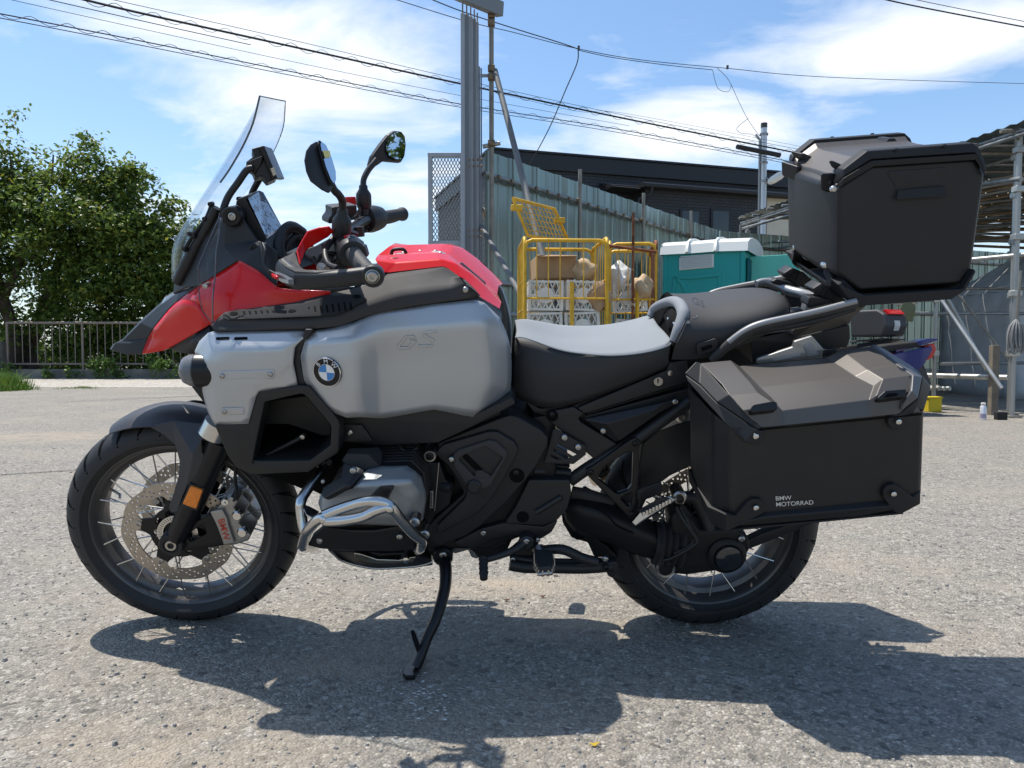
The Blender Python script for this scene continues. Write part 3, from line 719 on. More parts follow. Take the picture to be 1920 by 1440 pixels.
# mesh leaf
x0 = gl_(808, 600, 8.2).x; x1 = gl_(868, 600, 8.2).x; zt = gl_(808, 291, 8.2).z; zb = gl_(808, 456, 8.2).z
for nm, c, s in (("frame_bar", ((x0+x1)/2, 0, zt), (x1-x0+.05, .045, .045)), ("frame_bar", ((x0+x1)/2, 0, zb), (x1-x0+.05, .04, .05)), ("frame_bar", (x0, 0, zt/2), (.045, .046, zt+.02)), ("frame_bar", (x1, 0, zt/2), (.05, .046, zt+.02))):
    LB(nm, c, s, m_gate, gt, bevel=.005)
LB("leaf_panel", ((x0+x1)/2, .005, zb/2), (x1-x0, .02, zb), mat("gate_pale_panel", (.55, .57, .58), .5, .1), gt)
mb = MB(); wd = x1-x0; ht = zt-zb; st = .034
for sgn in (1, -1):
    i = -int(ht/st*.55)
    for q in range(-60, 60):
        # diamond wires: slope 1.8
        xs = x0+q*st; 
        pts = []
        for zz, xx in ((zb, xs), (zt, xs+sgn*ht/1.9)): pts.append((xx, zz))
        (xa, za), (xb, zb_) = pts
        # clip to the leaf
        def clipx(x): return za+(x-xa)*(zb_-za)/(xb-xa)
        lo, hi = max(min(xa, xb), x0), min(max(xa, xb), x1)
        if hi-lo < .02: continue
        mb.tube([(lo, .004*sgn, clipx(lo)), (hi, .004*sgn, clipx(hi))], .0042, 4, cap=False)
o = mb.build("mesh_infill", m_gated, gt, smooth=0); o["kind"] = "stuff"
# top beam with its trolleys
A, B = gl_(938, 18, 8.45), gl_(862, -14, 7.95); d = (B-A).normalized(); B2 = B+d*2.2
M_ = Matrix.Translation((A+B2)/2) @ Vector((1, 0, 0)).rotation_difference(d).to_matrix().to_4x4()
V, F = boxv((0, 0, 0), ((B2-A).length, .10, .15), M_); mesh("top_beam", V, F, m_gated, gt, bevel=.008)
# ================================================================== STANDARDS AND BRACES beside the gate
tall = empty("scaffold_pole", (at(922, 600, 8.4).x, 8.4, 0)); tag(tall, "tall upright scaffold pole clamped beside the folded gate", "scaffold pole", "scaffold tubes beside the gate")
tube("tube", [(0, 0, 0), (0, 0, 5.2)], .0255, m_pipe2, tall, n=12)
for py in (30, 45, 130, 146, 270):
    clamp_at((0, -.02, at(922, py, 8.4).z), tall, .05)
h0 = at(905, 275, 8.4)-tall.location; h1 = at(938, 268, 8.4)-tall.location; tube("stub_tube", [h0, h1], .024, m_pipe, tall, n=10)
h0 = at(903, 142, 8.45)-tall.location; LB("tie_bar", (h0.x/2, h0.y, h0.z), (abs(h0.x)+.03, .02, .03), m_gate, tall)
def brace(name, p0, p1, lab, r_=.0243, m=None):
    p0 = Vector(p0); p1 = Vector(p1); o = tube(name, [(0, 0, 0), p1-p0], r_, m or mat("brace_grey", (.13, .137, .14), .65, 0.0, var=.2, vscale=4), None, n=12); o.location = p0
    tag(o, lab, "brace", "scaffold tubes beside the gate"); return o
brace("brace_pole", at(928, 132, 8.38), ground(1112, 850), "long galvanised brace from the tall pole down in front of the trolleys", .030)
brace("brace_pole", at(903, 425, 8.45), ground(1148, 852), "short brace from the folded gate down across the trolley's left edge", .0275)
brace("brace_pole", at(905, 392, 8.55), ground(1030, 745), "dark thin brace behind the short one at the gate", .024, m_pipe2)
bk_ = tube("cross_tube", [(0, 0, 0), at(985, 592, 8.7)-at(915, 586, 8.6)], .026, m_pipe); bk_.location = at(915, 586, 8.6); tag(bk_, "short horizontal tube between the gate and the sheet fence", "tube", "scaffold tubes beside the gate")

# ================================================================== CAGE TROLLEYS
m_yel = mat("yellow_enamel", (.62, .36, .022), .42, .1, var=.25, vscale=9); m_rust = mat("rusty_brown_steel", (.20, .075, .035), .75, .3, var=.4, vscale=14)
m_crate = mat("white_plastic", (.66, .65, .60), .5, var=.12, vscale=6); m_card = mat("cardboard", (.36, .235, .13), .85, var=.15, vscale=5); m_bag = mat("white_plastic_bag", (.62, .62, .60), .45, bump=.6, bscale=14)
m_kraft = mat("pale_kraft_paper", (.45, .33, .2), .85, bump=.6, bscale=8)
def trolley(loc, rot, W, D_, H_, m, m2, label, front=True, bars=7, topbars=True):
    t = empty("cage_trolley", loc, None, (0, 0, R(rot))); tag(t, label, "trolley", "cage trolleys")
    r_ = .016
    def loop(name, pts, r0=r_, mm=m, cl=True): return tube(name, smooth_path(pts, 3) if False else pts, r0, mm, t, n=8)
    def rect(name, A, B, C_, Dd, mm=m):
        # rounded upright frame
        A, B, C_, Dd = map(Vector, (A, B, C_, Dd)); c = .06
        P_ = [A, B+(A-B).normalized()*c, B+(C_-B).normalized()*c*.3+(A-B).normalized()*c*.3, B+(C_-B).normalized()*c, C_+(B-C_).normalized()*c, C_+(B-C_).normalized()*c*.3+(Dd-C_).normalized()*c*.3, C_+(Dd-C_).normalized()*c, Dd]
        return tube(name, P_, r_, mm, t, n=8)
    LB("deck", (W/2, D_/2, .17), (W, D_, .03), m2, t)
    for x in (.08, W-.08):
        for y in (.08, D_-.08):
            V, F = lathev((x-.015, y, .06), (1, 0, 0), [(.02, -.005), (.06, 0), (.06, .03), (.02, .035)], 14); mesh("castor", V, F, m_blk, t)
    sides = [((0, 0), (0, D_), H_, m), ((W, 0), (W, D_), H_, m2), ((0, D_), (W, D_), H_, m)]
    if front: sides.append(((0, 0), (W, 0), H_*.985, m))
    for (xa, ya), (xb, yb), hh, mm in sides:
        rect("side_frame", (xa, ya, .15), (xa, ya, hh), (xb, yb, hh), (xb, yb, .15), mm)
        for z in ((hh*.33, hh*.66, hh*.80) if not (front and ya == yb == 0) else (hh*.34, hh*.72)):
            tube("cross_bar", [(xa, ya, z), (xb, yb, z)], .010, mm, t, n=6)
        for i in range(1, bars):
            f = i/bars; x = xa+(xb-xa)*f; y = ya+(yb-ya)*f
            if front and ya == yb == 0:
                if i == bars//2+1: tube("middle_post", [(x, y, .15), (x, y, hh*.80)], .020, mm, t, n=6)
                elif topbars: tube("wire", [(x, y, hh*.72), (x, y, hh)], .0045, mm, t, n=5)
            else: tube("wire", [(x, y, .18), (x, y, hh)], .0045, mm, t, n=5)
    return t
m_blk = mat("trolley_castor_black", (.02, .02, .02), .6)
X1 = lambda px, Y: (px-960)/FPX*Y
t1 = trolley((X1(984, 6.35), 6.35, 0), 3, .68, .78, 1.72, m_yel, m_yel, "bright yellow cage trolley loaded with white crates and cardboard, a shelf grid raised above it")
t2 = trolley((X1(1142, 6.75), 6.75, 0), -6, .40, .7, 1.74, m_yel, m_rust, "yellow and rust-brown cage trolley full of bags and crates beside the portable toilet", bars=5)
for z in (.3, .6, .9, 1.2, 1.5, 1.70): tube("rusty_bar", [(.20, -.025, z), (.20, -.025, z+.28)], .013, m_rust, t2, n=6)
tube("rusty_bar", [(-.01, -.02, 1.70), (.40, -.02, 1.64)], .014, m_rust, t2, n=8)
# raised shelf grid
sg = [at(963, 374, 6.5), at(988, 374, 6.55), at(1040, 394, 6.9), at(1064, 450, 7.0), at(992, 438, 6.5)]
c0, c1, c2, c3 = at(962, 372, 6.5), at(1040, 392, 6.95), at(1066, 452, 7.0), at(990, 442, 6.5)
o_ = t1.location
shel = [c0, c1, c2, c3]
Mi = Matrix.Rotation(-R(3), 3, 'Z')
Q = [Mi @ (p-o_) for p in shel]
tube("shelf_frame", [Q[0], Q[1], Q[2], Q[3], Q[0]], .015, m_yel, t1, n=8)
for i in range(1, 11): tube("shelf_wire", [Q[0].lerp(Q[1], i/11), Q[3].lerp(Q[2], i/11)], .004, m_yel, t1, n=5)
for i in range(1, 6): tube("shelf_wire", [Q[0].lerp(Q[3], i/6), Q[1].lerp(Q[2], i/6)], .004, m_yel, t1, n=5)
for q in (Q[0].lerp(Q[3], .25), Q[1].lerp(Q[2], .35)):
    V, F = boxv(q, (.10, .04, .05)); mesh("shelf_clip", V, F, m_yel, t1, bevel=.008)
# crates: lattice sided
def crate_mesh():
    mb = MB(); w_, d_, h_ = .27, .36, .25; b = .014
    for x, y in ((0, 0), (w_, 0), (0, d_), (w_, d_)): mb.box((x, y, h_/2), (b*1.6, b*1.6, h_))
    for z in (.008, h_*.5, h_-.012):
        mb.box((w_/2, 0, z), (w_, b, b*1.3)); mb.box((w_/2, d_, z), (w_, b, b*1.3)); mb.box((0, d_/2, z), (b, d_, b*1.3)); mb.box((w_, d_/2, z), (b, d_, b*1.3))
    for y in (0, d_):
        for i in range(5):
            xa, xb = w_*i/5, w_*(i+1)/5
            for (za, zb2) in ((0, h_*.5), (h_*.5, h_)):
                mb.tube([(xa, y, za), (xb, y, zb2)], .0055, 4, cap=False); mb.tube([(xb, y, za), (xa, y, zb2)], .0055, 4, cap=False)
        V, F = lathev((w_/2, y-.006, h_*.5), (0, 1, 0), [(.068, 0), (.068, .012)], 16); mb.add(V, F)
    for x in (0, w_):
        for i in range(5):
            ya, yb = d_*i/5, d_*(i+1)/5
            mb.tube([(x, ya, 0), (x, yb, h_)], .0055, 4, cap=False); mb.tube([(x, yb, 0), (x, ya, h_)], .0055, 4, cap=False)
    mb.box((w_/2, d_/2, .006), (w_, d_, .008))
    me = bpy.data.meshes.new("plastic_crate"); me.from_pydata([tuple(v) for v in mb.V], [], mb.F); me.materials.append(m_crate); return me
cm_ = crate_mesh()
def crate(px, ptop, Y, rot, lab, grp, mirror=False):
    c = at(px, ptop, Y); o = bpy.data.objects.new("plastic_crate", cm_); o.location = (c.x, c.y, c.z-.25); o.rotation_euler = rot; link(o); tag(o, lab, "crate", grp)
for j in range(5):
    z0 = 1.40-.272*(j+1)
    for i in range(2):
        o = bpy.data.objects.new("plastic_crate", cm_); o.location = (t1.location.x+.04+.315*i, t1.location.y+.09, z0); o.rotation_euler = (0, R([2, -3, 0, 2, -1][j]*(1 if i else .5)), R(3)); link(o)
        tag(o, ["white lattice crate on top of the %s stack in the yellow trolley", "white lattice crate second from the top of the %s stack in the yellow trolley", "white lattice crate third from the top of the %s stack in the yellow trolley", "white lattice crate fourth from the top of the %s stack in the yellow trolley", "white lattice crate at the bottom of the %s stack in the yellow trolley"][j] % ("gate-side", "toilet-side")[i], "crate", "white crates in the yellow trolley")
for j in range(4):
    o = bpy.data.objects.new("plastic_crate", cm_); o.location = (t2.location.x+.06, t2.location.y+.05, 1.42-.3*(j+1)); o.rotation_euler = (R(3), R([-4, 5, 0, 2][j]), R(-6)); link(o)
    tag(o, ["tilted white crate topmost in the rust-brown trolley", "white crate second from the top in the rust-brown trolley", "white crate third from the top in the rust-brown trolley", "white crate at the bottom of the rust-brown trolley"][j], "crate", "white crates in the rusty trolley")
def carton(lo, sz, rot, m, label, cat="cardboard box", name="cardboard_box"):
    V, F = boxv((0, 0, sz[2]/2), sz); o = mesh(name, V, F, m, None, bevel=.006); o.location = lo; o.rotation_euler = rot; tag(o, label, cat, "cartons in the yellow trolley")
    f = MB(); w_, d_, h_ = sz
    f.box((0, -d_/2-.04, h_+.03), (w_*.98, .09, .005), Matrix.Rotation(0, 4, 'X')); return o
bx1 = carton((t1.location.x+.25, 6.85, 1.41), (.34, .5, .19), (0, 0, R(6)), m_card, "brown cardboard box lying on top of the white crates")
fl1 = mesh("flap", [(-.17, -.25, .19), (.17, -.25, .19), (.16, -.36, .17), (-.15, -.35, .165)], [(0, 1, 2, 3)], m_card, bx1, solid=.004)
def lump(loc, rad, m, label, seed, cat="bag", name="plastic_bag", grp="bags in the trolleys"):
    bm = bmesh.new(); bmesh.ops.create_icosphere(bm, subdivisions=3, radius=1.0); rr = random.Random(seed); ph = [rr.uniform(0, 6) for _ in range(6)]
    for v in bm.verts:
        c = v.co; k = 1+.18*math.sin(4*c.x+ph[0])*math.cos(5*c.z+ph[1])+.10*math.sin(9*c.y+ph[2]+3*c.x)+.07*math.sin(13*c.z+ph[3])
        v.co = Vector((c.x*rad[0]*k, c.y*rad[1]*k, max(-.75, c.z)*rad[2]*k))
    me = bpy.data.meshes.new(name); bm.to_mesh(me); bm.free(); finish(me, m, 60)
    o = link(bpy.data.objects.new(name, me)); o.location = loc; tag(o, label, cat, grp); return o
lump((t1.location.x+.52, 6.66, 1.47), (.11, .13, .10), m_kraft, "crumpled pale paper sack beside the cardboard box", 2, "paper sack", "paper_sack")
lump((t1.location.x+.62, 6.52, 1.24), (.10, .12, .14), m_card, "brown paper bag bulging between the crates and the trolley's side", 3)
lump((t2.location.x+.10, 6.9, 1.42), (.10, .14, .14), m_bag, "white plastic bag heaped in the rust-brown trolley", 4)
lump((t2.location.x+.29, 6.78, 1.33), (.09, .12, .12), m_kraft, "tan sack on the toilet side of the rust-brown trolley", 5)
lump((t2.location.x+.08, 6.62, .72), (.07, .10, .16), m_bag, "white bag sagging against the lower bars of the rust-brown trolley", 6)

# ================================================================== PORTABLE TOILET
tl = empty("portable_toilet", at(1393, 655, 10.9)*1.0); tl.location.z = 0
C_ = tl.location.copy()
L_ = Vector((X1(1243, 11.35), 11.35, 0))-C_; Fv = Vector((X1(1421, 12.0), 12.0, 0))-C_
tag(tl, "teal portable toilet with a white rounded roof and its door open", "toilet")
m_teal = mat("teal_plastic", (.005, .32, .29), .42, var=.06, vscale=3); m_mint = mat("mint_plastic", (.10, .50, .40), .45, var=.05, vscale=3); m_roofw = mat("white_roof_plastic", (.70, .72, .68), .4)
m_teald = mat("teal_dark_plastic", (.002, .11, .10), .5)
HT = 2.24
U = L_.normalized(); W_ = Fv.normalized(); lw_, fw_ = L_.length, Fv.length
def TB(name, pts, thick, m, par=tl, **k):
    "panel on the vent side: (along U, z) outline"
    P_ = [U*a+Vector((0, 0, z)) for a, z in pts]; nrm_ = Vector((U.y, -U.x, 0)); nrm_ = nrm_ if nrm_.y < 0 else -nrm_
    n = len(P_); return mesh(name, [p+nrm_*thick for p in P_]+[p-nrm_*.01 for p in P_], [tuple(range(n)), tuple(range(2*n-1, n-1, -1))]+[(i, (i+1) % n, n+(i+1) % n, n+i) for i in range(n)], m, par, **k)
base = [Vector((0, 0, 0)), L_, L_+Fv, Fv]
mesh("cabin", [p+Vector((0, 0, .1)) for p in base]+[p+Vector((0, 0, HT)) for p in base], [(0, 1, 5, 4), (1, 2, 6, 5), (2, 3, 7, 6), (4, 5, 6, 7), (0, 1, 2, 3), (3, 0, 4, 7)], m_teal, tl, bevel=.02)
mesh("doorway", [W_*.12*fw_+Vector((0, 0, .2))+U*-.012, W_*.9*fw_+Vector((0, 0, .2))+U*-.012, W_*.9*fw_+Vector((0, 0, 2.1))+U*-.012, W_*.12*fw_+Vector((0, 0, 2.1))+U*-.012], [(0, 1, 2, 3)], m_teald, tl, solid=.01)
TB("corner_post", [(-.01, .1), (.05, .1), (.05, HT), (-.01, HT)], .02, m_teal, bevel=.01)
TB("corner_post", [(lw_-.05, .1), (lw_+.01, .1), (lw_+.01, HT), (lw_-.05, HT)], .02, m_teal, bevel=.01)
zt_ = lambda py: at(1320, py, 11.1).z
ua = lambda px: (1393-px)/150*lw_
vt = TB("vent_frame", [(ua(1338), zt_(502)), (ua(1273), zt_(505)), (ua(1273), zt_(481)), (ua(1338), zt_(477))], .02, m_roofw, bevel=.006)
for i in range(7):
    f = i/6; za = zt_(502)+.015+(zt_(477)-zt_(502)-.03)*f
    TB("vent_slat", [(ua(1335), za), (ua(1276), za-.012), (ua(1276), za+.004), (ua(1335), za+.016)], .032, mat("vent_grey", (.5, .55, .53), .5), vt)
# moulded arches on the side
for pts in ([(ua(1352), zt_(560)), (ua(1352), zt_(512)), (ua(1300), zt_(516)), (ua(1262), zt_(516)), (ua(1258), zt_(560)), (ua(1264), zt_(560)), (ua(1268), zt_(522)), (ua(1310), zt_(522)), (ua(1346), zt_(519)), (ua(1346), zt_(560))],
            [(ua(1290), zt_(560)), (ua(1275), zt_(530)), (ua(1260), zt_(517)), (ua(1268), zt_(517)), (ua(1284), zt_(528)), (ua(1300), zt_(560))]):
    TB("moulded_rib", pts, .018, m_teal, bevel=.005)
# rounded roof
rows = []
for i in range(9):
    a = math.pi*i/8; off = -math.cos(a)*.5*fw_*1.08; zz = HT-.02+.20*math.sin(a)**.7 if 0 < i < 8 else HT-.06
    mid = Fv*.5
    rows.append([mid+W_*off+U*(-.06)+Vector((0, 0, zz)), mid+W_*off+U*(lw_*.33)+Vector((0, 0, zz+.01)), mid+W_*off+U*(lw_*.66)+Vector((0, 0, zz)), mid+W_*off+U*(lw_+.05)+Vector((0, 0, zz))])
V = [p for r in rows for p in r]; n = 4
rf = mesh("roof", V, [(i*n+j, i*n+j+1, (i+1)*n+j+1, (i+1)*n+j) for i in range(8) for j in range(3)]+[tuple(i*n for i in range(9)), tuple(i*n+3 for i in range(8, -1, -1))], m_roofw, tl, smooth=50, bevel=.01)
for f in (.36, .68):
    tube("roof_rib", [r[0].lerp(r[3], f)+Vector((0, 0, .012)) for r in rows[:6]], .03, m_roofw, rf, n=6)
# open door
dA = at(1401, 655, 11.35)-C_; dB = at(1496, 655, 11.15)-C_; dA.z = dB.z = 0; dd = dB-dA; zt2 = at(1440, 477, 11.2).z
dr_ = mesh("door", [dA+Vector((0, 0, .15)), dB+Vector((0, 0, .15)), dB+Vector((0, 0, zt2)), dA+Vector((0, 0, zt2-.02))], [(0, 1, 2, 3)], m_mint, tl, solid=.04, bevel=.008)
nd = dd.normalized().cross(Vector((0, 0, 1))); nd = nd if nd.y < 0 else -nd
for f in (.12, .28, .46, .64, .80):
    V, F = lathev(dA+dd*f+Vector((0, 0, zt2-.10))+nd*.03, nd, [(.024, 0), (.024, .004)], 12); mesh("door_hole", V, F, m_teald, dr_)
for (f0, z0, f1, z1) in ((.06, .28, .92, .28), (.06, .28, .06, 1.2), (.92, .28, .92, 1.2), (.14, .36, .30, .58), (.42, .36, .58, .58)):
    tube("door_rib", [dA+dd*f0+Vector((0, 0, zt2-z0))+nd*.022, dA+dd*f1+Vector((0, 0, zt2-z1))+nd*.022], .012, m_mint, dr_, n=6)
# ================================================================== DARK HOUSE BEHIND THE FENCE
def brick_mat(name, col, mortar, sx=1.0):
    m = bpy.data.materials.new(name); m.use_nodes = True; t = m.node_tree; b = t.nodes["Principled BSDF"]; nn = t.nodes.new; ln = t.links.new
    tc_ = nn("ShaderNodeTexCoord"); sp = nn("ShaderNodeSeparateXYZ"); cb = nn("ShaderNodeCombineXYZ"); ln(tc_.outputs["Object"], sp.inputs[0]); ln(sp.outputs[0], cb.inputs[0]); ln(sp.outputs[2], cb.inputs[1])
    br = nn("ShaderNodeTexBrick"); br.inputs["Scale"].default_value = sx; br.inputs["Color1"].default_value = tuple(col)+(1,); br.inputs["Color2"].default_value = tuple(c*1.35 for c in col)+(1,)
    br.inputs["Mortar"].default_value = tuple(mortar)+(1,); br.inputs["Mortar Size"].default_value = .012; br.inputs["Brick Width"].default_value = .30; br.inputs["Row Height"].default_value = .11
    ln(cb.outputs[0], br.inputs["Vector"]); ln(br.outputs["Color"], b.inputs["Base Color"]); b.inputs["Roughness"].default_value = .6
    bp = nn("ShaderNodeBump"); bp.inputs["Strength"].default_value = .8; bp.inputs["Distance"].default_value = .015; bp.invert = True; ln(br.outputs["Fac"], bp.inputs["Height"]); ln(bp.outputs[0], b.inputs["Normal"])
    MATS[name] = m; return m
m_bw = brick_mat("black_brick_cladding", (.020, .022, .026), (.006, .006, .007))
m_bt = mat("black_fascia", (.012, .013, .015), .45); m_cream = mat("cream_render", (.55, .50, .40), .85, var=.08, vscale=1.5); m_win = mat("dark_window", (.01, .015, .02), .06, coat=.5)
HA = Vector((X1(925, 27.0), 27.0, 0)); HB = Vector((X1(1640, 32.0), 32.0, 0)); hd_ = (HB-HA); hl = hd_.length; hang = math.atan2(hd_.y, hd_.x); hdn = hd_.normalized()
hs_ = empty("house", HA, None, (0, 0, hang)); tag(hs_, "black brick-clad house with a flat roof behind the sheet fence", "house")
def hu(px): 
    "distance along the facade of a pixel column"
    k = (px-960)/FPX; return (k*HA.y-HA.x)/(hdn.x-k*hdn.y)
def hz_(px, py):
    Y = HA.y+hdn.y*hu(px); return at(px, py, Y).z
ztop = hz_(940, 283)
def HBx(name, u0, u1, y0, y1, z0, z1, m, par=hs_, **k): return LB(name, ((u0+u1)/2, (y0+y1)/2, (z0+z1)/2), (u1-u0, y1-y0, z1-z0), m, par, **k)
HBx("wall", 0, hl, 0, 9, 0, ztop-.55, m_bw)
HBx("parapet", -.12, hl+.1, -.12, 9.1, ztop-.56, ztop, m_bt, bevel=.02)
HBx("parapet_cap", -.18, hl+.15, -.18, 9.15, ztop, ztop+.07, m_bt)
u0, u1 = hu(1172), hu(1600)
zr = hz_(1200, 357)
HBx("lower_roof", u0, u1, -1.3, -.003, zr-.16, zr, m_bt, bevel=.02)
tube("gutter", [(u0, -1.36, zr-.10), (u1, -1.36, zr-.14)], .09, m_bt, hs_, n=8)
HBx("porch_wall", u0+.25, hu(1404), -1.0, -.003, 0, zr-.16, m_bw)
HBx("cream_wall", hu(1404), u1, -.98, -.004, 0, zr-.17, m_cream)
uu0, uu1 = hu(1122), hu(1176)
rf_ = mesh("hip_roof", [(uu0, -1.2, hz_(1130, 362)), (uu1, -1.2, hz_(1170, 366)), (uu1, 0, hz_(1170, 347)), (uu0, 0, hz_(1130, 345)), (uu0, 0, hz_(1130, 362)), (uu1, 0, hz_(1170, 366))], [(0, 1, 2, 3), (0, 3, 4), (1, 5, 2), (0, 4, 5, 1)], m_bt, hs_)
for f in (.3, .62): tube("roof_batten", [Vector((uu0, -1.2*(1-f)-.02, hz_(1130, 362)*(1-f)+hz_(1130, 345)*f+.02)), Vector((uu1, -1.2*(1-f)-.02, hz_(1170, 366)*(1-f)+hz_(1170, 347)*f+.02))], .03, m_bt, hs_, n=4)
tube("downpipe", [(hu(1188), -1.36, zr-.15), (hu(1186), -1.30, zr-.42), (hu(1170), -1.1, zr-.55), (hu(1166), -1.1, zr-.9)], .06, m_bt, hs_, n=8)
for a, b in ((1246, 1283), (1302, 1337)):
    za, zb = hz_(a, 400), hz_(a, 400)-1.5
    wn = HBx("window", hu(a), hu(b), -1.05, -.9, zb, za, m_bt)
    mesh("pane", [(hu(a)+.08, -1.06, zb+.08), (hu(b)-.08, -1.06, zb+.08), (hu(b)-.08, -1.06, za-.08), (hu(a)+.08, -1.06, za-.08)], [(0, 1, 2, 3)], m_win, wn)

# ================================================================== UTILITY POLE
PY_ = 24.0
pl = empty("utility_pole", (X1(1426, PY_), PY_, 0)); tag(pl, "grey steel utility pole with a white lamp behind the toilet", "utility pole")
ph_ = lambda py: at(1426, py, PY_).z
tube("pole", [(0, 0, 0), (0, 0, ph_(240))], [.11, .095], galv("pole_steel", (.5, .51, .52), .5, .2), pl, n=14)
tube("pole_cap", [(0, 0, ph_(240)), (0, 0, ph_(231))], .10, mat("cap_dark", (.05, .05, .05), .6), pl, n=12)
tube("conduit", [(-.13, -.02, 0), (-.13, -.02, ph_(300)), (-.13, -.02, ph_(262)), (-.25, 0, ph_(252))], .035, m_pipe, pl, n=8)
lp = Vector((.10, -.1, ph_(345)))
V, F = lathev(lp, Vector((1.0, -.25, .62)), [(.03, 0), (.09, .06), (.12, .2), (.12, .42), (.08, .54), (.02, .58)], 14); mesh("lamp_head", V, F, mat("lamp_white", (.70, .70, .66), .4), pl, smooth=60)
tube("lamp_arm", [(0, 0, ph_(330)), (.12, -.1, ph_(338)), (.22, -.12, ph_(334))], .03, m_pipe, pl, n=8)
for py in (252, 305, 340): V, F = lathev((0, 0, ph_(py)), (0, 0, 1), [(.12, -.03), (.13, -.03), (.13, .03), (.12, .03)], 14); mesh("band", V, F, m_pipe, pl)

# ================================================================== OVERHEAD CABLES
m_cable = mat("black_cable", (.012, .012, .013), .6); m_wire = mat("grey_wire", (.06, .065, .07), .5)
def cable(pts, r_, label, twist=0, m=None, helix=None, n=6, group="overhead cables"):
    "pts: (px, py, depth); sags between them"
    P_ = smooth_path([at(*p) for p in pts], 10); o0 = P_[0].copy()
    root = tube("overhead_cable", [p-o0 for p in P_], r_, m or m_cable, None, n=n); root.location = o0
    tag(root, label, "cable", group)
    if helix:
        hr, pitch, rr_ = helix; out = []; s_ = 0.0
        Q_ = []
        for i in range(len(P_)-1):
            seg = (P_[i+1]-P_[i]); L0 = seg.length; k_ = max(2, int(L0/(pitch/8)))
            for j in range(k_):
                q = P_[i]+seg*(j/k_); a = (s_+L0*j/k_)/pitch*2*math.pi
                Q_.append(q-o0+Vector((0, math.cos(a)*hr*.6, math.sin(a)*hr)))
            s_ += L0
        tube("lashing_wire", Q_, rr_, m_cable, root, n=4)
    return root
def dep(px): return 13.0+(px+40)/1540*10.6       # the lines recede to the right
def line(ys, r_, lab, **k): return cable([(x, y, dep(x)) for x, y in ys], r_, lab, **k)
line([(-40, 18), (270, 78), (560, 137), (868, 196), (1180, 246), (1560, 318)], .011, "lower overhead cable with a wire lashed round it in a loose spiral", helix=(.055, .62, .0055))
line([(-40, 26), (270, 86), (560, 144), (868, 202), (1180, 252), (1560, 322)], .008, "thin companion cable just under the spiral-lashed lower cable")
line([(120, -10), (270, 26), (560, 90), (868, 158), (1180, 224), (1480, 284), (1560, 300)], .022, "thick upper overhead cable bundle passing behind the gate posts", helix=(.075, .7, .006))
line([(170, -10), (560, 78), (868, 150), (1180, 218), (1560, 292)], .006, "messenger wire just above the thick cable bundle")
line([(-40, -14), (270, 55), (560, 118), (868, 180), (1180, 236)], .005, "thin wire between the two main cable bundles")
line([(50, -10), (270, 40), (470, 84)], .008, "twisted dark cable joining the thick bundle over the windscreen")
line([(868, 158), (1080, 208), (1180, 214), (1560, 286)], .004, "fine high wire above the bundles beyond the gate")
cable([(720, -8, 16), (868, 38, 16.5), (960, 60, 17), (1082, 91, 17.5), (1200, 112, 18.5), (1362, 128, 20), (1560, 145, 22), (1960, 158, 26)], .008, "single dark cable crossing the sky above the dark house")
cable([(800, -5, 16), (868, 22, 16.5), (960, 52, 17), (1050, 80, 17.3), (1084, 92, 17.5)], .011, "twisted cable meeting the single cable at a junction above the house")
cable([(1084, 92, 17.5), (1082, 118, 17.6), (1060, 170, 18), (1030, 240, 19), (995, 305, 20), (980, 330, 21)], .012, "drop cable curving from the junction down to the dark house roof")
cable([(1084, 94, 17.5), (1150, 108, 18), (1250, 122, 19), (1336, 131, 20)], .008, "short cable between the junction and the pole's service loop")
cable([(1336, 131, 20), (1346, 165, 20.5), (1365, 172, 20.8), (1371, 160, 21)], .006, "slack service loop hanging under the single cable")
cable([(1345, 128, 20), (1366, 150, 21), (1385, 190, 22), (1403, 225, 23), (1424, 255, 23.9)], .007, "service cable dropping from the single cable to the pole top")
cable([(1403, 222, 23), (1382, 240, 23.3), (1390, 250, 23.6), (1410, 252, 23.8), (1422, 262, 23.9)], .007, "looped tail of the service cable beside the pole top")
cable([(1580, -22, 14), (1700, 8, 14), (1960, 58, 14)], .012, "dark cable crossing the top corner of sky above the top case")
cable([(1600, -30, 14.5), (1720, 0, 14.5), (1960, 48, 14.5)], .006, "thin wire above the dark cable over the top case")
bx = tube("cable_closure", [(0, 0, 0), at(1462, 291, dep(1462)-.1)-at(1382, 275, dep(1382)-.1)], [.07, .095, .095, .095, .07], m_cable, None, n=10); bx.location = at(1382, 275, dep(1382)-.1); tag(bx, "black cable splice closure hanging on the thick bundle by the pole", "splice box")
for (x, y) in ((1085, 90), (1364, 126)):
    o = LB("cable_clip", (0, 0, 0), (.05, .05, .09), m_wire, None); o.location = at(x, y, 17.5 if x < 1200 else 20); tag(o, "small clamp on the single cable %s" % ("at the junction" if x < 1200 else "above the service loop"), "clamp")

# ================================================================== SCAFFOLD SHELTER
sh = empty("scaffold_shelter", (5.86, 9.0, 0)); tag(sh, "open scaffold-tube shelter with a sheet roof over the parked scooters", "shelter")
SO = sh.location
e0 = Vector((5.78, 8.7, 3.36)); e1 = Vector((4.50, 15.4, 3.42))
def S(p): return Vector(p)-SO
rt_ = [e0, e1, e1+Vector((6.0, 1.2, .15)), e0+Vector((4.6, .5, .15))]
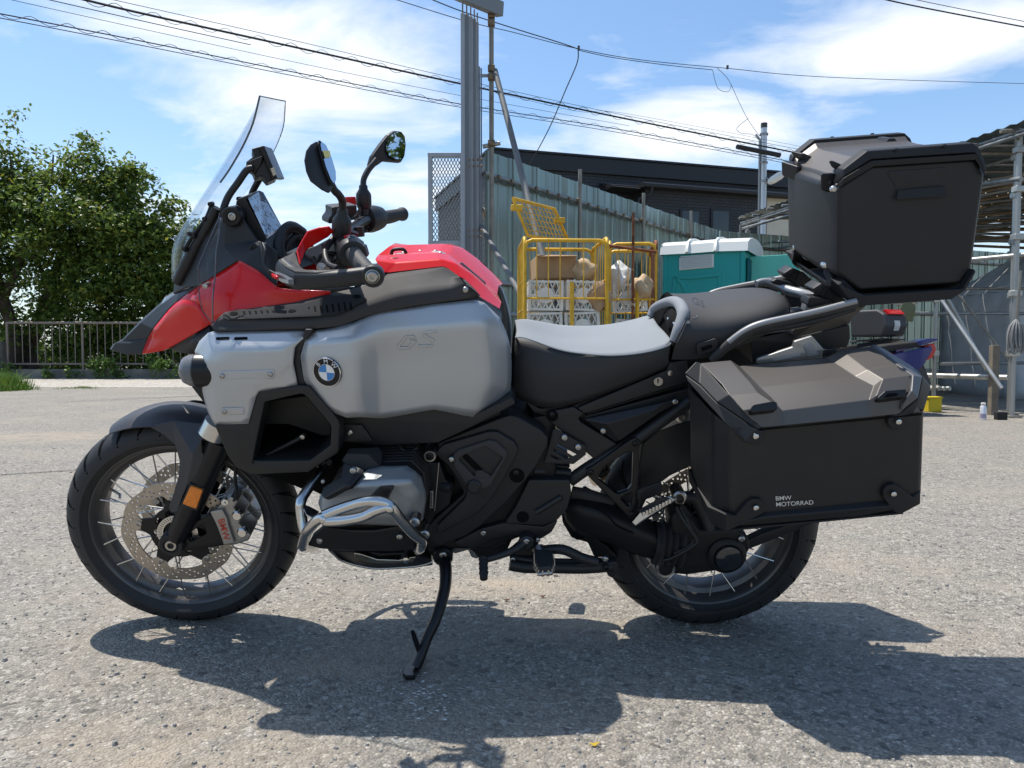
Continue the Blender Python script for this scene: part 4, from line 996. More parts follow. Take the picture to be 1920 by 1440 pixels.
# roof sheets, laid side by side along the edge
m_shroof = galv("shelter_roof_sheet", (.20, .24, .235), .5, .8)
nrs = 12
for i in range(nrs):
    f0, f1 = i/nrs, (i+.985)/nrs
    a, b = rt_[0].lerp(rt_[1], f0), rt_[0].lerp(rt_[1], f1); c, d = rt_[3].lerp(rt_[2], f1), rt_[3].lerp(rt_[2], f0)
    V = []; K_ = 6
    for j in range(K_+1):
        g_ = j/K_; dz = .02*(j % 2)
        V += [S(a.lerp(b, g_))+Vector((0, 0, dz)), S(d.lerp(c, g_))+Vector((0, 0, dz))]
    mesh("roof_sheet", V, [(2*j, 2*j+1, 2*j+3, 2*j+2) for j in range(K_)], m_shroof, sh, solid=.004, smooth=0)
edge = lambda f: rt_[0].lerp(rt_[1], f)
def pipe(name, p, q, r_=.0243, m=m_pipe): return tube(name, [S(p), S(q)], r_, m, sh, n=10)
m_ppost = galv("shelter_post_steel", (.48, .48, .45), .5, .3)
posts = [(Vector((5.86, 9.0, 0)), .031), (Vector((6.05, 9.35, 0)), .0243), (Vector((X1(1752, 10.2), 10.2, 0)), .026), (Vector((X1(1686, 10.9), 10.9, 0)), .028), (Vector((4.95, 13.2, 0)), .026), (Vector((4.62, 15.2, 0)), .026), (Vector((9.9, 9.3, 0)), .03), (Vector((9.6, 14.9, 0)), .03)]
for p, r_ in posts:
    po = pipe("post", p, (p.x, p.y, 3.34), r_, m_ppost)
    for z in (.75, 1.45, 2.1, 2.65, 3.1):
        V, F = boxv(S((p.x, p.y, z)), (r_*3.4, r_*3.4, .07)); mesh("collar", V, F, m_ppost, po, bevel=.01)
    V, F = boxv(S((p.x, p.y, .012)), (.15, .15, .024)); mesh("base_plate", V, F, m_pipe2, po)
for z in (3.24, 3.28):
    pipe("edge_beam", edge(0)+Vector((.05, 0, z-3.36)), edge(1)+Vector((.05, 0, z-3.40)))
for i in range(13):                       # purlins under the roof
    f = (i+.5)/13; a = edge(f)+Vector((-.12, 0, -.06-.03*(i % 2))); b = rt_[3].lerp(rt_[2], f)+Vector((0, 0, -.06)); pipe("purlin", a, b, .0243, m_pipe if i % 2 else m_pipe2)
for f in (.18, .4, .62, .85):
    a = rt_[0].lerp(rt_[3], f); b = rt_[1].lerp(rt_[2], f); pipe("cross_beam", a+Vector((0, 0, -.14)), b+Vector((0, 0, -.14)))
pz = lambda px, py, Y: at(px, py, Y)
for (a, b, r_, m) in (((1822, 487, 9.6), (1960, 474, 9.0), .028, m_ppost), ((1820, 347, 10.2), (1915, 335, 8.9), .026, m_pipe), ((1640, 541, 12.0), (1960, 541, 12.0), .024, m_pipe2), ((1655, 587, 10.9), (1960, 588, 10.9), .024, m_pipe), ((1760, 682, 10.2), (1960, 680, 10.2), .022, m_pipe),
                      ((1650, 568, 9.9), (1752, 562, 10.2), .024, m_pipe), ((1765, 562, 9.9), (1878, 728, 9.2), .024, m_ppost), ((1777, 560, 10.2), (1850, 694, 10.0), .024, m_ppost), ((1796, 550, 10.6), (1892, 678, 10.2), .018, m_pipe2), ((1826, 430, 12.5), (1960, 415, 11), .024, m_pipe2), ((1826, 395, 12), (1960, 372, 10), .02, m_pipe), ((1826, 452, 13), (1960, 448, 12), .03, m_pipe2),
                      ((1388, 430, 15.0), (1500, 398, 13.5), .026, m_pipe), ((1420, 455, 15.2), (1500, 452, 14.4), .024, m_pipe), ((1425, 470, 15.2), (1500, 458, 14.2), .026, m_pipe), ((1660, 590, 10.7), (1694, 645, 10.6), .02, m_ppost), ((1690, 600, 10.9), (1720, 566, 10.6), .016, m_ppost)):
    pipe("brace", pz(*a), pz(*b), r_, m)
for i in range(24):   # loose tubes stacked under the roof
    a = pz(1822+i % 5, 345+i*4.6+(i % 3)*5, 10.6+.14*i); b = pz(1960, 318+i*6.2+(i % 2)*6, 9.9+.14*i); pipe("stored_tube", a, b, .0243, (m_pipe2, m_pipe, m_clamp)[i % 3])
pipe("ground_tube", pz(1740, 704, 10.6), pz(1890, 708, 9.6), .035, m_ppost)
for i in range(4): pipe("ground_tube", Vector((5.1+.07*i, 11.4, .26)), Vector((5.6+.07*i, 10.2, .28)), .03, m_ppost)
wp = LB("timber_stake", (0, 0, .42), (.085, .085, .86), mat("weathered_timber", (.20, .17, .13), .9, var=.3, vscale=6), None, bevel=.006); wp.location = ground(1861, 778); tag(wp, "weathered timber stake beside the shelter's front post", "stake")
# rag
rg = lump(pz(1702, 583, 10.5), (.10, .04, .17), mat("olive_rag", (.20, .21, .12), .95, bump=.8, bscale=12), "olive rag hanging over a scaffold tube", 9, "rag", "rag", "things around the shelter")
# mop head hanging on the front post
mo = empty("mop", pz(1906, 598, 8.85)); tag(mo, "grey string mop head hanging upside down on the shelter post", "mop")
m_mop = mat("grey_mop_string", (.26, .26, .255), .95, var=.2, vscale=30); rr = random.Random(8)
tube("handle", [(0, 0, -.03), (.02, -.02, .55)], .014, m_pipe2, mo, n=8)
for q in range(60):
    a = rr.random()*6.28; r_ = rr.uniform(.03, .12)
    tube("string", [(0, 0, 0), (math.cos(a)*r_*.7, math.sin(a)*r_*.5, -.08), (math.cos(a)*r_, math.sin(a)*r_*.6, -.22), (math.cos(a)*r_*.9+rr.gauss(0, .012), math.sin(a)*r_*.6, -.36+rr.uniform(-.05, .05))], .0075, m_mop, mo, n=5, curve=2)
# canopy tent
tn = empty("canopy_tent", pz(1940, 655, 13.0)); tn.location.z = 0; TO = tn.location; tag(tn, "grey fabric canopy tent standing under the scaffold roof", "tent")
m_tent = mat("grey_canvas", (.60, .60, .59), .85, bump=.9, bscale=2.2, var=.15, vscale=3)
tz = at(1870, 545, 12.5).z; tp_ = at(1905, 510, 12.8).z+.25
c4 = [Vector((-.75, -.6, 0)), Vector((1.5, -.6, 0)), Vector((1.5, 1.5, 0)), Vector((-.75, 1.5, 0))]; ap = Vector((.4, .45, tp_+.35))
top = [c+Vector((0, 0, tz)) for c in c4]
def gridface(name, A, B, C2, D2_, m, par, nx=10, ny=8, amp=.03, seed=0):
    rr = random.Random(seed); V = []; nrm_ = (B-A).cross(D2_-A); nrm_ = nrm_.normalized() if nrm_.length > 0 else Vector((0, 0, 1))
    for j in range(ny+1):
        for i in range(nx+1):
            p = A.lerp(B, i/nx).lerp(D2_.lerp(C2, i/nx), j/ny); V.append(p+nrm_*amp*(math.sin(i*1.9+seed)*.6+rr.gauss(0, .35)))
    return mesh(name, V, [(j*(nx+1)+i, j*(nx+1)+i+1, (j+1)*(nx+1)+i+1, (j+1)*(nx+1)+i) for j in range(ny) for i in range(nx)], m, par, smooth=60, solid=.004)
for i in range(4):
    gridface("tent_wall", c4[i], c4[(i+1) % 4], top[(i+1) % 4], top[i], m_tent, tn, seed=i)
    gridface("tent_roof", top[i], top[(i+1) % 4], ap, ap, m_tent, tn, amp=.015, seed=i+9)
    tube("tent_leg", [c4[i], top[i]], .02, m_pipe, tn, n=8)
# spray can and block on the ground
sp_ = ground(1843, 787); sc2 = empty("spray_can", sp_); tag(sc2, "white spray paint can standing on the asphalt by the shelter", "spray can")
lathe("can_body", (0, 0, 0), (0, 0, 1), [(.030, 0), (.033, .004), (.033, .145), (.030, .150), (.024, .162)], mat("can_white", (.70, .70, .72), .3, .3), sc2, n=20)
lathe("can_cap", (0, 0, .160), (0, 0, 1), [(.024, 0), (.025, .002), (.025, .03), (.020, .034)], m_crate, sc2, n=18)
lathe("can_label", (0, 0, .02), (0, 0, 1), [(.0335, 0), (.0335, .05)], mat("can_print", (.35, .30, .42), .4), sc2, n=20, cap=False)
bl = LB("dark_block", (0, 0, .045), (.12, .07, .09), mat("black_rubber_block", (.02, .02, .02), .8), None, bevel=.008); bl.location = ground(1876, 787); tag(bl, "small black rubber block beside the spray can", "block")
yb = empty("yellow_crate", ground(1748, 772)); tag(yb, "yellow plastic box on the ground under the blue scooter's tail", "box")
LB("box_body", (0, 0, .09), (.17, .14, .18), mat("yellow_plastic", (.65, .50, .02), .45), yb, bevel=.01); LB("box_lip", (0, 0, .185), (.19, .16, .02), mat("yellow_plastic", (.65, .5, .02), .45), yb, bevel=.005)

# ================================================================== PARKED SCOOTERS
m_bluep = mat("dark_blue_paint", (.012, .018, .14), .25, coat=.6); m_tailr = mat("tail_light_red", (.50, .01, .01), .15, coat=.6); m_tyre2 = mat("scooter_tyre", (.015, .015, .015), .7); m_gry = mat("scooter_grey_plastic", (.05, .05, .052), .55)
def scooter(loc, rot, mb_, label, box=False):
    s_ = empty("scooter", loc, None, (0, 0, R(rot))); tag(s_, label, "scooter", "scooters parked under the shelter")
    # tail at +x
    def side(name, outl, hw, m, bev=.012, par=s_):
        n = len(outl); V = [Vector((x, -hw, z)) for x, z in outl]+[Vector((x, hw, z)) for x, z in outl]
        return mesh(name, V, [tuple(range(n)), tuple(range(2*n-1, n-1, -1))]+[(i, (i+1) % n, n+(i+1) % n, n+i) for i in range(n)], m, par, bevel=bev, seg=3, smooth=40)
    for x in (-.62, .60):
        wv, wf_ = lathev((x, -.05, .24), (0, 1, 0), [(.10, .015), (.155, .01), (.20, 0), (.235, .02), (.24, .05), (.235, .08), (.20, .10), (.155, .09), (.10, .085)], 28, cap=True)
        wl = mesh("wheel", wv, wf_, m_tyre2, s_, smooth=50)
        V, F = lathev((x, -.055, .24), (0, 1, 0), [(.03, -.01), (.12, .0), (.13, .02)], 20); mesh("rim", V, F, m_gry, wl)
    side("body", [(.25, .30), (.70, .42), (.90, .62), (1.00, .80), (.98, .84), (.70, .78), (.28, .70), (.10, .55), (.05, .38)], .13, mb_)
    side("tail_fin", [(.55, .76), (.85, .84), (1.06, .91), (1.07, .93), (.95, .93), (.55, .84)], .12, mb_)
    side("seat", [(.0, .72), (.10, .70), (.40, .76), (.85, .84), (.80, .90), (.45, .86), (.12, .80), (.02, .78)], .14, m_tyre2, .03)
    side("floor_board", [(-.40, .26), (.25, .26), (.28, .34), (-.36, .34)], .15, m_gry)
    side("leg_shield", [(-.46, .30), (-.36, .32), (-.52, .78), (-.56, .98), (-.64, .95), (-.60, .70)], .20, mb_)
    side("front_fender", [(-.90, .30), (-.80, .46), (-.62, .53), (-.45, .44), (-.40, .32), (-.50, .42), (-.64, .48), (-.78, .40)], .075, mb_)
    side("engine_case", [(.05, .18), (.62, .16), (.72, .24), (.60, .34), (.10, .36)], .11, m_gry)
    tl_ = side("tail_light", [(.90, .64), (1.03, .70), (1.07, .80), (1.04, .88), (.92, .84), (.88, .74)], .085, m_tailr)
    side("indicator", [(.84, .66), (.92, .64), (.90, .74), (.92, .82), (.85, .78)], .11, m_crate)
    side("mudguard", [(.82, .56), (1.0, .36), (1.02, .38), (.92, .62)], .08, m_gry)
    V, F = lathev((.35, -.17, .27), (.95, 0, .18), [(.03, 0), (.055, .05), (.06, .35), (.05, .43), (.03, .44), (.028, .40)], 18); mesh("muffler", V, F, m_gry, s_)
    tube("handlebar", [(-.48, -.34, 1.02), (-.54, -.12, 1.04), (-.54, .12, 1.04), (-.48, .34, 1.02)], .016, m_tyre2, s_, n=8)
    side("headset", [(-.66, .94), (-.46, .94), (-.48, 1.06), (-.62, 1.06)], .10, mb_)
    for sy in (-1, 1):
        m_ = tube("mirror_stem", [(-.52, sy*.22, 1.04), (-.54, sy*.30, 1.22)], .007, m_tyre2, s_, n=6)
        V, F = lathev((-.54, sy*.32, 1.25), (1, 0, .1), [(.02, -.02), (.055, -.01), (.06, .01), (.05, .014)], 16); mesh("mirror_head", V, F, m_gry, m_)
    if box:
        tube("rack", [(.45, -.12, .90), (.95, -.12, .93), (.95, .12, .93), (.45, .12, .90)], .012, m_gry, s_, n=6)
        bxx = side("top_box", [(.52, .96), (.98, .96), (1.04, 1.10), (1.0, 1.24), (.90, 1.30), (.60, 1.30), (.50, 1.20)], .21, m_gry, .03)
        side("box_reflector", [(1.0, 1.23), (.93, 1.295), (.97, 1.30), (1.035, 1.24)], .15, m_tailr, .004, bxx)
        side("box_lens", [(1.02, 1.03), (1.045, 1.10), (1.035, 1.16), (1.01, 1.16)], .05, m_crate, .004, bxx)
    return s_
g1 = ground(1600, 777)
scooter((X1(1748, 9.4)-1.05, 9.4, -.0), 2, m_bluep, "dark blue scooter with a red tail light parked under the shelter")
scooter((X1(1606, 10.0)-.15, 10.55, 0), -62, mat("black_paint", (.012, .012, .013), .3, coat=.4), "black scooter with a rear top box and red reflector under the shelter", True)
# ================================================================== MOTORCYCLE
m_silver = mat("silver_paint", (0.45, 0.465, 0.475), 0.38, 0.5, rvar=.05, vscale=5, bump=.02, bscale=900, coat=.25)
m_silver.node_tree.nodes["Principled BSDF"].inputs["Coat Roughness"].default_value = .25
m_red = mat("red_gloss_paint", (0.63, 0.007, 0.005), 0.25, 0.0, coat=.25, spec=.35, rvar=.04, vscale=20)
m_dkgrey = mat("dark_grey_plastic", (0.050, 0.048, 0.047), 0.66, 0.0, spec=.25, bump=.12, bscale=700, rvar=.08, vscale=12)
m_black = mat("black_plastic", (0.017, 0.0175, 0.0185), 0.46, 0.0, spec=.45, bump=.10, bscale=700, rvar=.08, vscale=10)
m_blackg = mat("black_satin_metal", (0.012, 0.012, 0.014), 0.34, 0.3, rvar=.08, vscale=18)
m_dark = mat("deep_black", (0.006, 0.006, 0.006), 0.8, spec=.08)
m_rubber = mat("tyre_rubber", (0.024, 0.024, 0.025), 0.62, 0.0, bump=.15, bscale=250, rvar=.08, vscale=9, var=.25)
m_steel = mat("brushed_steel", (0.58, 0.57, 0.55), 0.24, 1.0, rvar=.06, vscale=30)
m_bolt = mat("steel_bolt", (0.42, 0.41, 0.39), 0.32, 1.0)
m_disc = mat("brake_disc_steel", (0.42, 0.38, 0.33), 0.38, 1.0, rvar=.08, vscale=40, var=.12)
m_rim = mat("rim_grey", (0.10, 0.097, 0.097), 0.34, 0.55, rvar=.06, vscale=20)
m_alu = mat("cast_aluminium", (0.36, 0.36, 0.35), 0.42, 0.85, bump=.08, bscale=500, rvar=.1, vscale=20)
m_engine = mat("engine_grey_cast", (0.34, 0.355, 0.36), 0.45, 0.45, bump=.10, bscale=600, rvar=.06, vscale=15)
m_enginek = mat("engine_black_cast", (0.014, 0.014, 0.015), 0.52, 0.35, bump=.2, bscale=450, rvar=.06, vscale=15)
m_seatg = mat("grey_seat_vinyl", (0.225, 0.245, 0.262), 0.72, 0.0, spec=.2, bump=.15, bscale=900, var=.04, vscale=6)
m_seatk = mat("black_seat_vinyl", (0.030, 0.030, 0.031), 0.6, 0.0, bump=.3, bscale=700, rvar=.06, vscale=9)
m_orange = mat("amber_reflector", (0.85, 0.22, 0.01), 0.2, 0.0, coat=.6, var=.2, vscale=120, bump=.3, bscale=300)
m_white = mat("white_paint", (0.78, 0.78, 0.76), 0.4)
m_blue = mat("badge_blue", (0.02, 0.20, 0.52), 0.25, coat=.7)
m_redtxt = mat("red_print", (0.55, 0.06, 0.03), 0.5)
m_chrome = mat("chrome", (0.7, 0.69, 0.66), 0.10, 1.0)
m_exhaust = mat("exhaust_header", (0.46, 0.36, 0.22), 0.20, 1.0, rvar=.08, vscale=25, col2=(0.55, 0.52, 0.48))
m_glass = clear_sheet("clear_polycarbonate")
m_smoke = mat("lamp_glass", (0.5, 0.52, 0.55), 0.05, 0.0, trans=.7, ior=1.4)
m_mirror = mat("mirror_glass", (0.82, 0.84, 0.86), 0.015, 1.0)
m_screen = mat("display_glass", (0.10, 0.125, 0.16), 0.16, 0.0, coat=.9, var=.2, vscale=9)
m_caseside = mat("luggage_black_powdercoat", (0.016, 0.0165, 0.018), 0.46, 0.15, var=.18, bump=.18, bscale=900, rvar=.05, vscale=7)
m_caselid = mat("luggage_brown_grey_lid", (0.095, 0.088, 0.082), 0.45, 0.45, bump=.12, bscale=900, rvar=.05, vscale=7)
m_casetrim = mat("luggage_trim", (0.020, 0.020, 0.021), 0.52, 0.0, spec=.3, bump=.15, bscale=800, rvar=.05, vscale=9)
m_yellow = mat("yellow_sticker", (0.75, 0.65, 0.25), 0.7)

bike = empty("motorcycle", (0, BIKE_Y, 0), None, (LEAN, 0, 0))
tag(bike, "large silver, red and black touring motorcycle with luggage cases leaning on its side stand", "motorcycle")

# ---------------------------------------------------------------- wheels
def ring_profile(R0, hw, rb, wb):
    "tyre cross-section, from the left bead over the crown to the right bead: (radius, offset)"
    P = [(rb-.004, wb-.006), (rb, wb)]
    P += [(rb+.012, wb+.008)]
    for k in range(0, 17):
        a = R(180*k/16)
        rr = R0 - hw*.92 + hw*.92*math.sin(a)**.9 if math.sin(a) > 0 else R0-hw*.92
        P.append((rr, hw*math.cos(a)))
    P += [(rb+.012, -wb-.008), (rb, -wb), (rb-.004, -wb+.006)]
    return P
def wheel(name, c, fr, R0, hw, rb, wb, nsp, disc_r, groove_n, both):
    W = empty(name, (0, 0, 0), bike)
    n = fr.n
    prof = ring_profile(R0, hw, rb, wb)
    V, F = lathev(c, n, prof, 96, ref=fr.ax.copy(), cap=False)
    ty = mesh("tyre", V, F, m_rubber, W, smooth=45)
    # raised sidewall ring and tread sipes, cut as dark slots that follow the shoulder
    e, u = fr.ax, fr.up
    def pt(r, a, d): return c + n*d + r*(math.cos(a)*e + math.sin(a)*u)
    def surf(d):
        # radius of the tyre's outer surface at offset d
        q = min(1, abs(d)/hw); s = math.sqrt(max(0, 1-q*q))
        return R0 - hw*.92 + hw*.92*s**.9
    mb = MB()
    for k in range(groove_n):
        for sgn in (1, -1):
            a0 = 2*math.pi*(k+(.5 if sgn < 0 else 0))/groove_n
            for (d0, d1, da, off) in ((.18, .86, .13, 0), (.40, .97, .085, .35)):
                pts = []
                for j in range(7):
                    t = j/6; d = sgn*hw*(d0+(d1-d0)*t)
                    a = a0 + off*2*math.pi/groove_n + da*t
                    pts.append((pt(surf(d)+.0009, a-.008, d), pt(surf(d)+.0009, a+.008, d)))
                V = [p for q in pts for p in q]
                mb.add(V, [(2*j, 2*j+1, 2*j+3, 2*j+2) for j in range(6)])
    o = mb.build("tread_groove", m_dark, W, smooth=0); o["kind"] = "stuff"
    V, F = lathev(c, n, [(rb+.020, wb+.0165), (rb+.022, wb+.018), (rb+.025, wb+.0182), (rb+.027, wb+.0172)], 96, ref=e.copy(), cap=False)
    mesh("sidewall_ring", V, F, m_rubber, W)
    # rim: deep profile, edge flanges and a stepped drop centre
    hb = wb
    prof = [(rb+.006, hb+.002), (rb+.007, hb-.002), (rb-.003, hb-.004), (rb-.006, hb-.010), (rb-.010, hb*.55), (rb-.016, hb*.45), (rb-.018, 0),
            (rb-.016, -hb*.45), (rb-.010, -hb*.55), (rb-.006, -hb+.010), (rb-.003, -hb+.004), (rb+.007, -hb+.002), (rb+.006, -hb-.002),
            (rb+.002, -hb-.003), (rb-.004, -hb+.001), (rb-.008, -hb+.012), (rb-.014, -hb*.55), (rb-.026, -hb*.44), (rb-.029, 0), (rb-.026, hb*.44),
            (rb-.014, hb*.55), (rb-.008, hb-.012), (rb-.004, hb-.001), (rb+.002, hb+.003)]
    V, F = lathev(c, n, prof+[prof[0]], 80, ref=e.copy(), cap=False)
    mesh("rim", V, F, m_rim, W, smooth=40)
    # spokes: from the rim's outer edges, crossed, to the hub flanges
    for k in range(nsp):
        sgn = 1 if k % 2 else -1
        a = 2*math.pi*k/nsp + .06
        lead = (1 if (k//2) % 2 else -1)*R(34)
        p0 = pt(rb-.018, a, sgn*(hb-.006)); p1 = pt(.062, a+lead, sgn*.030)
        V, F = tubev([p0, p1], .0021, 6); mesh("spoke", V, F, m_steel, W, smooth=60)
        if sgn > 0:
            pass
    V, F = lathev(c, n, [(.018, .075), (.030, .07), (.032, .052), (.066, .045), (.068, .036), (.04, .028), (.036, 0), (.04, -.028), (.068, -.036), (.066, -.045), (.032, -.052), (.030, -.07), (.018, -.075)], 32)
    mesh("hub", V, F, m_blackg, W)
    # valve
    V, F = tubev([pt(rb-.03, R(152), 0), pt(rb-.055, R(152), .008), pt(rb-.06, R(152), .022)], .0038, 8); mesh("valve", V, F, m_alu, W)
    # brake discs
    for sgn in ((1, -1) if both else (-1,)):
        ro = disc_r; ri = disc_r-.036
        out_ = [(ro*(1+.012*math.cos(10*t))*math.cos(t), ro*(1+.012*math.cos(10*t))*math.sin(t)) for t in [2*math.pi*i/120 for i in range(120)]]
        inn = []
        for i in range(150):
            t = 2*math.pi*i/150
            q = abs(((t*5/(2*math.pi)) % 1)-.5)*2         # 1 at a carrier lug
            r_ = ri - (.016 if q > .80 else .016*max(0, (q-.66)/.14))
            inn.append((r_*math.cos(t+R(20)), r_*math.sin(t+R(20))))
        holes = []
        for i in range(36):
            for j, (rr, ph) in enumerate(((ro-.007, 0), (ro-.0145, .5), (ro-.022, .15), (ro-.029, .65))):
                if (i+j) % 4 == 3: continue
                t = 2*math.pi*(i+ph)/36
                holes.append([(rr*math.cos(t)+.0034*math.cos(2*math.pi*q/8), rr*math.sin(t)+.0034*math.sin(2*math.pi*q/8)) for q in range(8)])
        S = 1000
        me = flat_fill([[(x*S, y*S) for x, y in h] for h in [out_, inn]+holes], 2.3)
        for v in me.vertices: v.co = c + n*(sgn*.067 + v.co.z/S) + e*(v.co.x/S) + u*(v.co.y/S)
        finish(me, m_disc, 30); dk = link(bpy.data.objects.new("brake_disc", me), W)
        # black carrier star and bobbins
        star = []
        for i in range(150):
            t = 2*math.pi*i/150; q = abs(((t*5/(2*math.pi)) % 1)-.5)*2
            r_ = .078 + (.030 if q > .78 else .030*max(0, (q-.4)/.38)**1.5)
            star.append((r_*S*math.cos(t+R(20)), r_*S*math.sin(t+R(20))))
        cut = [[(.058*S*math.cos(t)+.011*S*math.cos(2*math.pi*q/10), .058*S*math.sin(t)+.011*S*math.sin(2*math.pi*q/10)) for q in range(10)] for t in [2*math.pi*i/10 for i in range(10)]]
        me = flat_fill([star]+cut, 3.2, .8)
        for v in me.vertices: v.co = c + n*(sgn*.066 + v.co.z/S) + e*(v.co.x/S) + u*(v.co.y/S)
        finish(me, m_blackg, 30); link(bpy.data.objects.new("disc_carrier", me), W)
        for i in range(5):
            t = 2*math.pi*(i+.5)/5+R(20) + math.pi/5*0
            t = 2*math.pi*i/5 + R(20)
            V, F = lathev(pt(.1075, t, sgn*.067), n*sgn, [(.0085, -.005), (.0085, .005), (.006, .0062), (.0045, .0062), (.004, .003)], 14)
            mesh("bobbin", V, F, m_bolt, W)
    return W
FW = wheel("front_wheel", FC, FRONT, 0.322, 0.060, 0.246, 0.044, 40, 0.153, 30, True)
# wheel speed ring with slots
S = 1000
slots = [[(r_*S*math.cos(t+q), r_*S*math.sin(t+q)) for r_, q in ((.0425, -.018), (.0515, -.018), (.0515, .018), (.0425, .018))] for t in [2*math.pi*i/44 for i in range(44)]]
me = flat_fill([[(.055*S*math.cos(2*math.pi*i/60), .055*S*math.sin(2*math.pi*i/60)) for i in range(60)], [(.039*S*math.cos(2*math.pi*i/60), .039*S*math.sin(2*math.pi*i/60)) for i in range(60)]]+slots, 1)
for v in me.vertices: v.co = FC + FRONT.n*(.076 + v.co.z/S) + FRONT.ax*(v.co.x/S) + FRONT.up*(v.co.y/S)
finish(me, m_steel, 30); link(bpy.data.objects.new("sensor_ring", me), FW)

RC = BODY.hit(1324, 968, 0.0); RC.z = 0.317
REAR = Frame((0, 0, 0), (0, -1, 0))
RW = wheel("rear_wheel", RC, BODY, 0.316, 0.084, 0.224, 0.066, 36, 0.142, 28, False)

# ---------------------------------------------------------------- fork, fender and brakes (turned with the front wheel)
# fork legs
for mirr in (False, True):
    def leg(name, pts, r, m, n=20):
        P = [FRONT.hit(*C1(x, y), w_) for x, y, w_ in pts]
        if mirr: P = [FRONT.mir(p) for p in P]
        return tube(name, P, r, m, bike, n=n)
    leg("fork_leg", [(722, 905, .098), (770, 800, .098), (800, 735, .098), (880, 560, .098), (985, 330, .098)], [.026, .030, .032, .032, .034], m_blackg)
    leg("fork_tube", [(880, 560, .098), (1010, 275, .098), (1120, 30, .098), (1240, -240, .098)], .0235, m_blackg)
    leg("fork_dust_cap", [(938, 300, .098), (975, 225, .098)], [.040, .037], m_steel)
    P = FRONT.hit(*C1(702, 930), .10)
    if mirr: P = FRONT.mir(P)
    nn = -FRONT.n if mirr else FRONT.n
    lathe("axle_clamp", P, nn, [(.030, -.055), (.034, -.045), (.034, .012), (.030, .018), (.021, .018), (.020, .014)], m_black, bike, n=28)
    lathe("axle_bolt", P, nn, [(.017, 0), (.017, .016), (.015, .019), (.009, .019), (.0085, .010)], m_bolt, bike, n=6 if False else 20)
# bracket between leg and caliper
plate("caliper_bracket", [(690, 960), (740, 870), (900, 770), (960, 760), (1000, 850), (1040, 940), (900, 965), (760, 985)], .098, .022, m_blackg, bike,
      holes=[([(780, 890), (880, 820), (900, 880), (800, 930)], 3)], cv=C1, fr=FRONT, r=4, mir=True)
# calipers
for mirr in (False, True):
    cal = plate("brake_caliper", [(918, 748), (992, 738), (1020, 790), (1028, 830), (1064, 935), (1000, 946), (985, 880)], .112, .012, m_alu, bike, cv=C1, fr=FRONT, r=3, bev=1.2)
    b2 = plate("caliper_body", [(985, 700), (1040, 660), (1085, 690), (1060, 730), (1110, 780), (1090, 820), (1160, 890), (1145, 920), (1070, 945), (1000, 945), (930, 760)], .100, .085, m_alu, cal, cv=C1, fr=FRONT, r=4, bev=2.5)
    pipes = [ptube("banjo_line", [(1060, 690, .10), (1075, 620, .085), (1068, 560, .07), (1072, 470, .06)], .0045, m_black, cal, cv=C1, fr=FRONT, n=8),
             pdisc("piston_cap", 1080, 770, .10, [(.014, -.01), (.014, .004), (.011, .007), (.004, .007)], m_chrome, cal, cv=C1, fr=FRONT),
             pdisc("piston_cap", 1110, 870, .10, [(.014, -.01), (.014, .004), (.011, .007), (.004, .007)], m_chrome, cal, cv=C1, fr=FRONT),
             pdisc("bleed_nipple", 1010, 690, .10, [(.009, -.01), (.009, .006), (.004, .007), (.004, .014)], m_chrome, cal, cv=C1, fr=FRONT)]
    if not mirr:
        letters("caliper_lettering", "BMW", *C1(965, 796), 17.5, .1125, m_redtxt, cal, fr=FRONT, rot=-74, bold=.1, sx=1.0)
    else:
        for o in [cal, b2]+pipes:
            o.data = mirrored(o.data, FRONT)
# fender: a crowned shell over the tyre, lofted across the wheel
def fender():
    arc = []
    # outer crown line read at the middle plane and the near edge line
    top = [(470, 190), (500, 155), (570, 125), (680, 106), (800, 104), (905, 135)]
    c = FC
    V = []; F = []; nseg = 14; nx = 10
    a0, a1 = R(118), R(50)
    for i in range(nseg+1):
        t = i/nseg; a = a0 + (a1-a0)*t
        Rr = .336 + .016*math.sin(math.pi*min(1,t*1.1))
        hw = .040 + .042*min(1, t*3.2)**.6
        drop = .012 + .034*min(1, t*1.5)
        for j in range(nx+1):
            s = -1 + 2*j/nx
            q = abs(s)
            rr = Rr - drop*(q**2.6)
            d = s*hw
            if i == 0: rr -= .012*(1-q)*0
            V.append(c + FRONT.n*d + rr*(math.cos(a)*FRONT.ax + math.sin(a)*FRONT.up))
    for i in range(nseg):
        for j in range(nx):
            F.append((i*(nx+1)+j, i*(nx+1)+j+1, (i+1)*(nx+1)+j+1, (i+1)*(nx+1)+j))
    return mesh("front_fender", V, F, m_dkgrey2, bike, solid=.004, solid_off=0, bevel=.0015, seg=2, bang=60, smooth=50)
m_dkgrey2 = mat("fender_grey_plastic", (0.040, 0.040, 0.044), 0.46, 0.0, bump=.10, bscale=700, rvar=.06, vscale=9)
fen = fender()
patch("fender_side", [(560, 250, .080), (700, 215, .083), (915, 235, .083), (940, 290, .108), (870, 330, .122), (875, 400, .122), (910, 450, .122),
                      (880, 520, .122), (835, 595, .120), (790, 590, .121), (755, 670, .121), (728, 752, .118), (690, 758, .112), (676, 725, .110), (705, 640, .110),
                      (733, 540, .108), (738, 450, .106), (715, 360, .100), (650, 300, .090), (820, 420, .128), (800, 520, .127)],
      [(0, 1, 17, 18), (1, 19, 16, 17), (1, 2, 3, 4, 19), (19, 4, 5), (19, 5, 6), (19, 6, 7, 20), (20, 7, 8, 9), (20, 9, 10, 14, 15), (19, 20, 15, 16), (10, 11, 12, 13, 14)],
      m_dkgrey2, fen, cv=C1, fr=FRONT, mir=True, solid=.006, bevel=.003, seg=3)
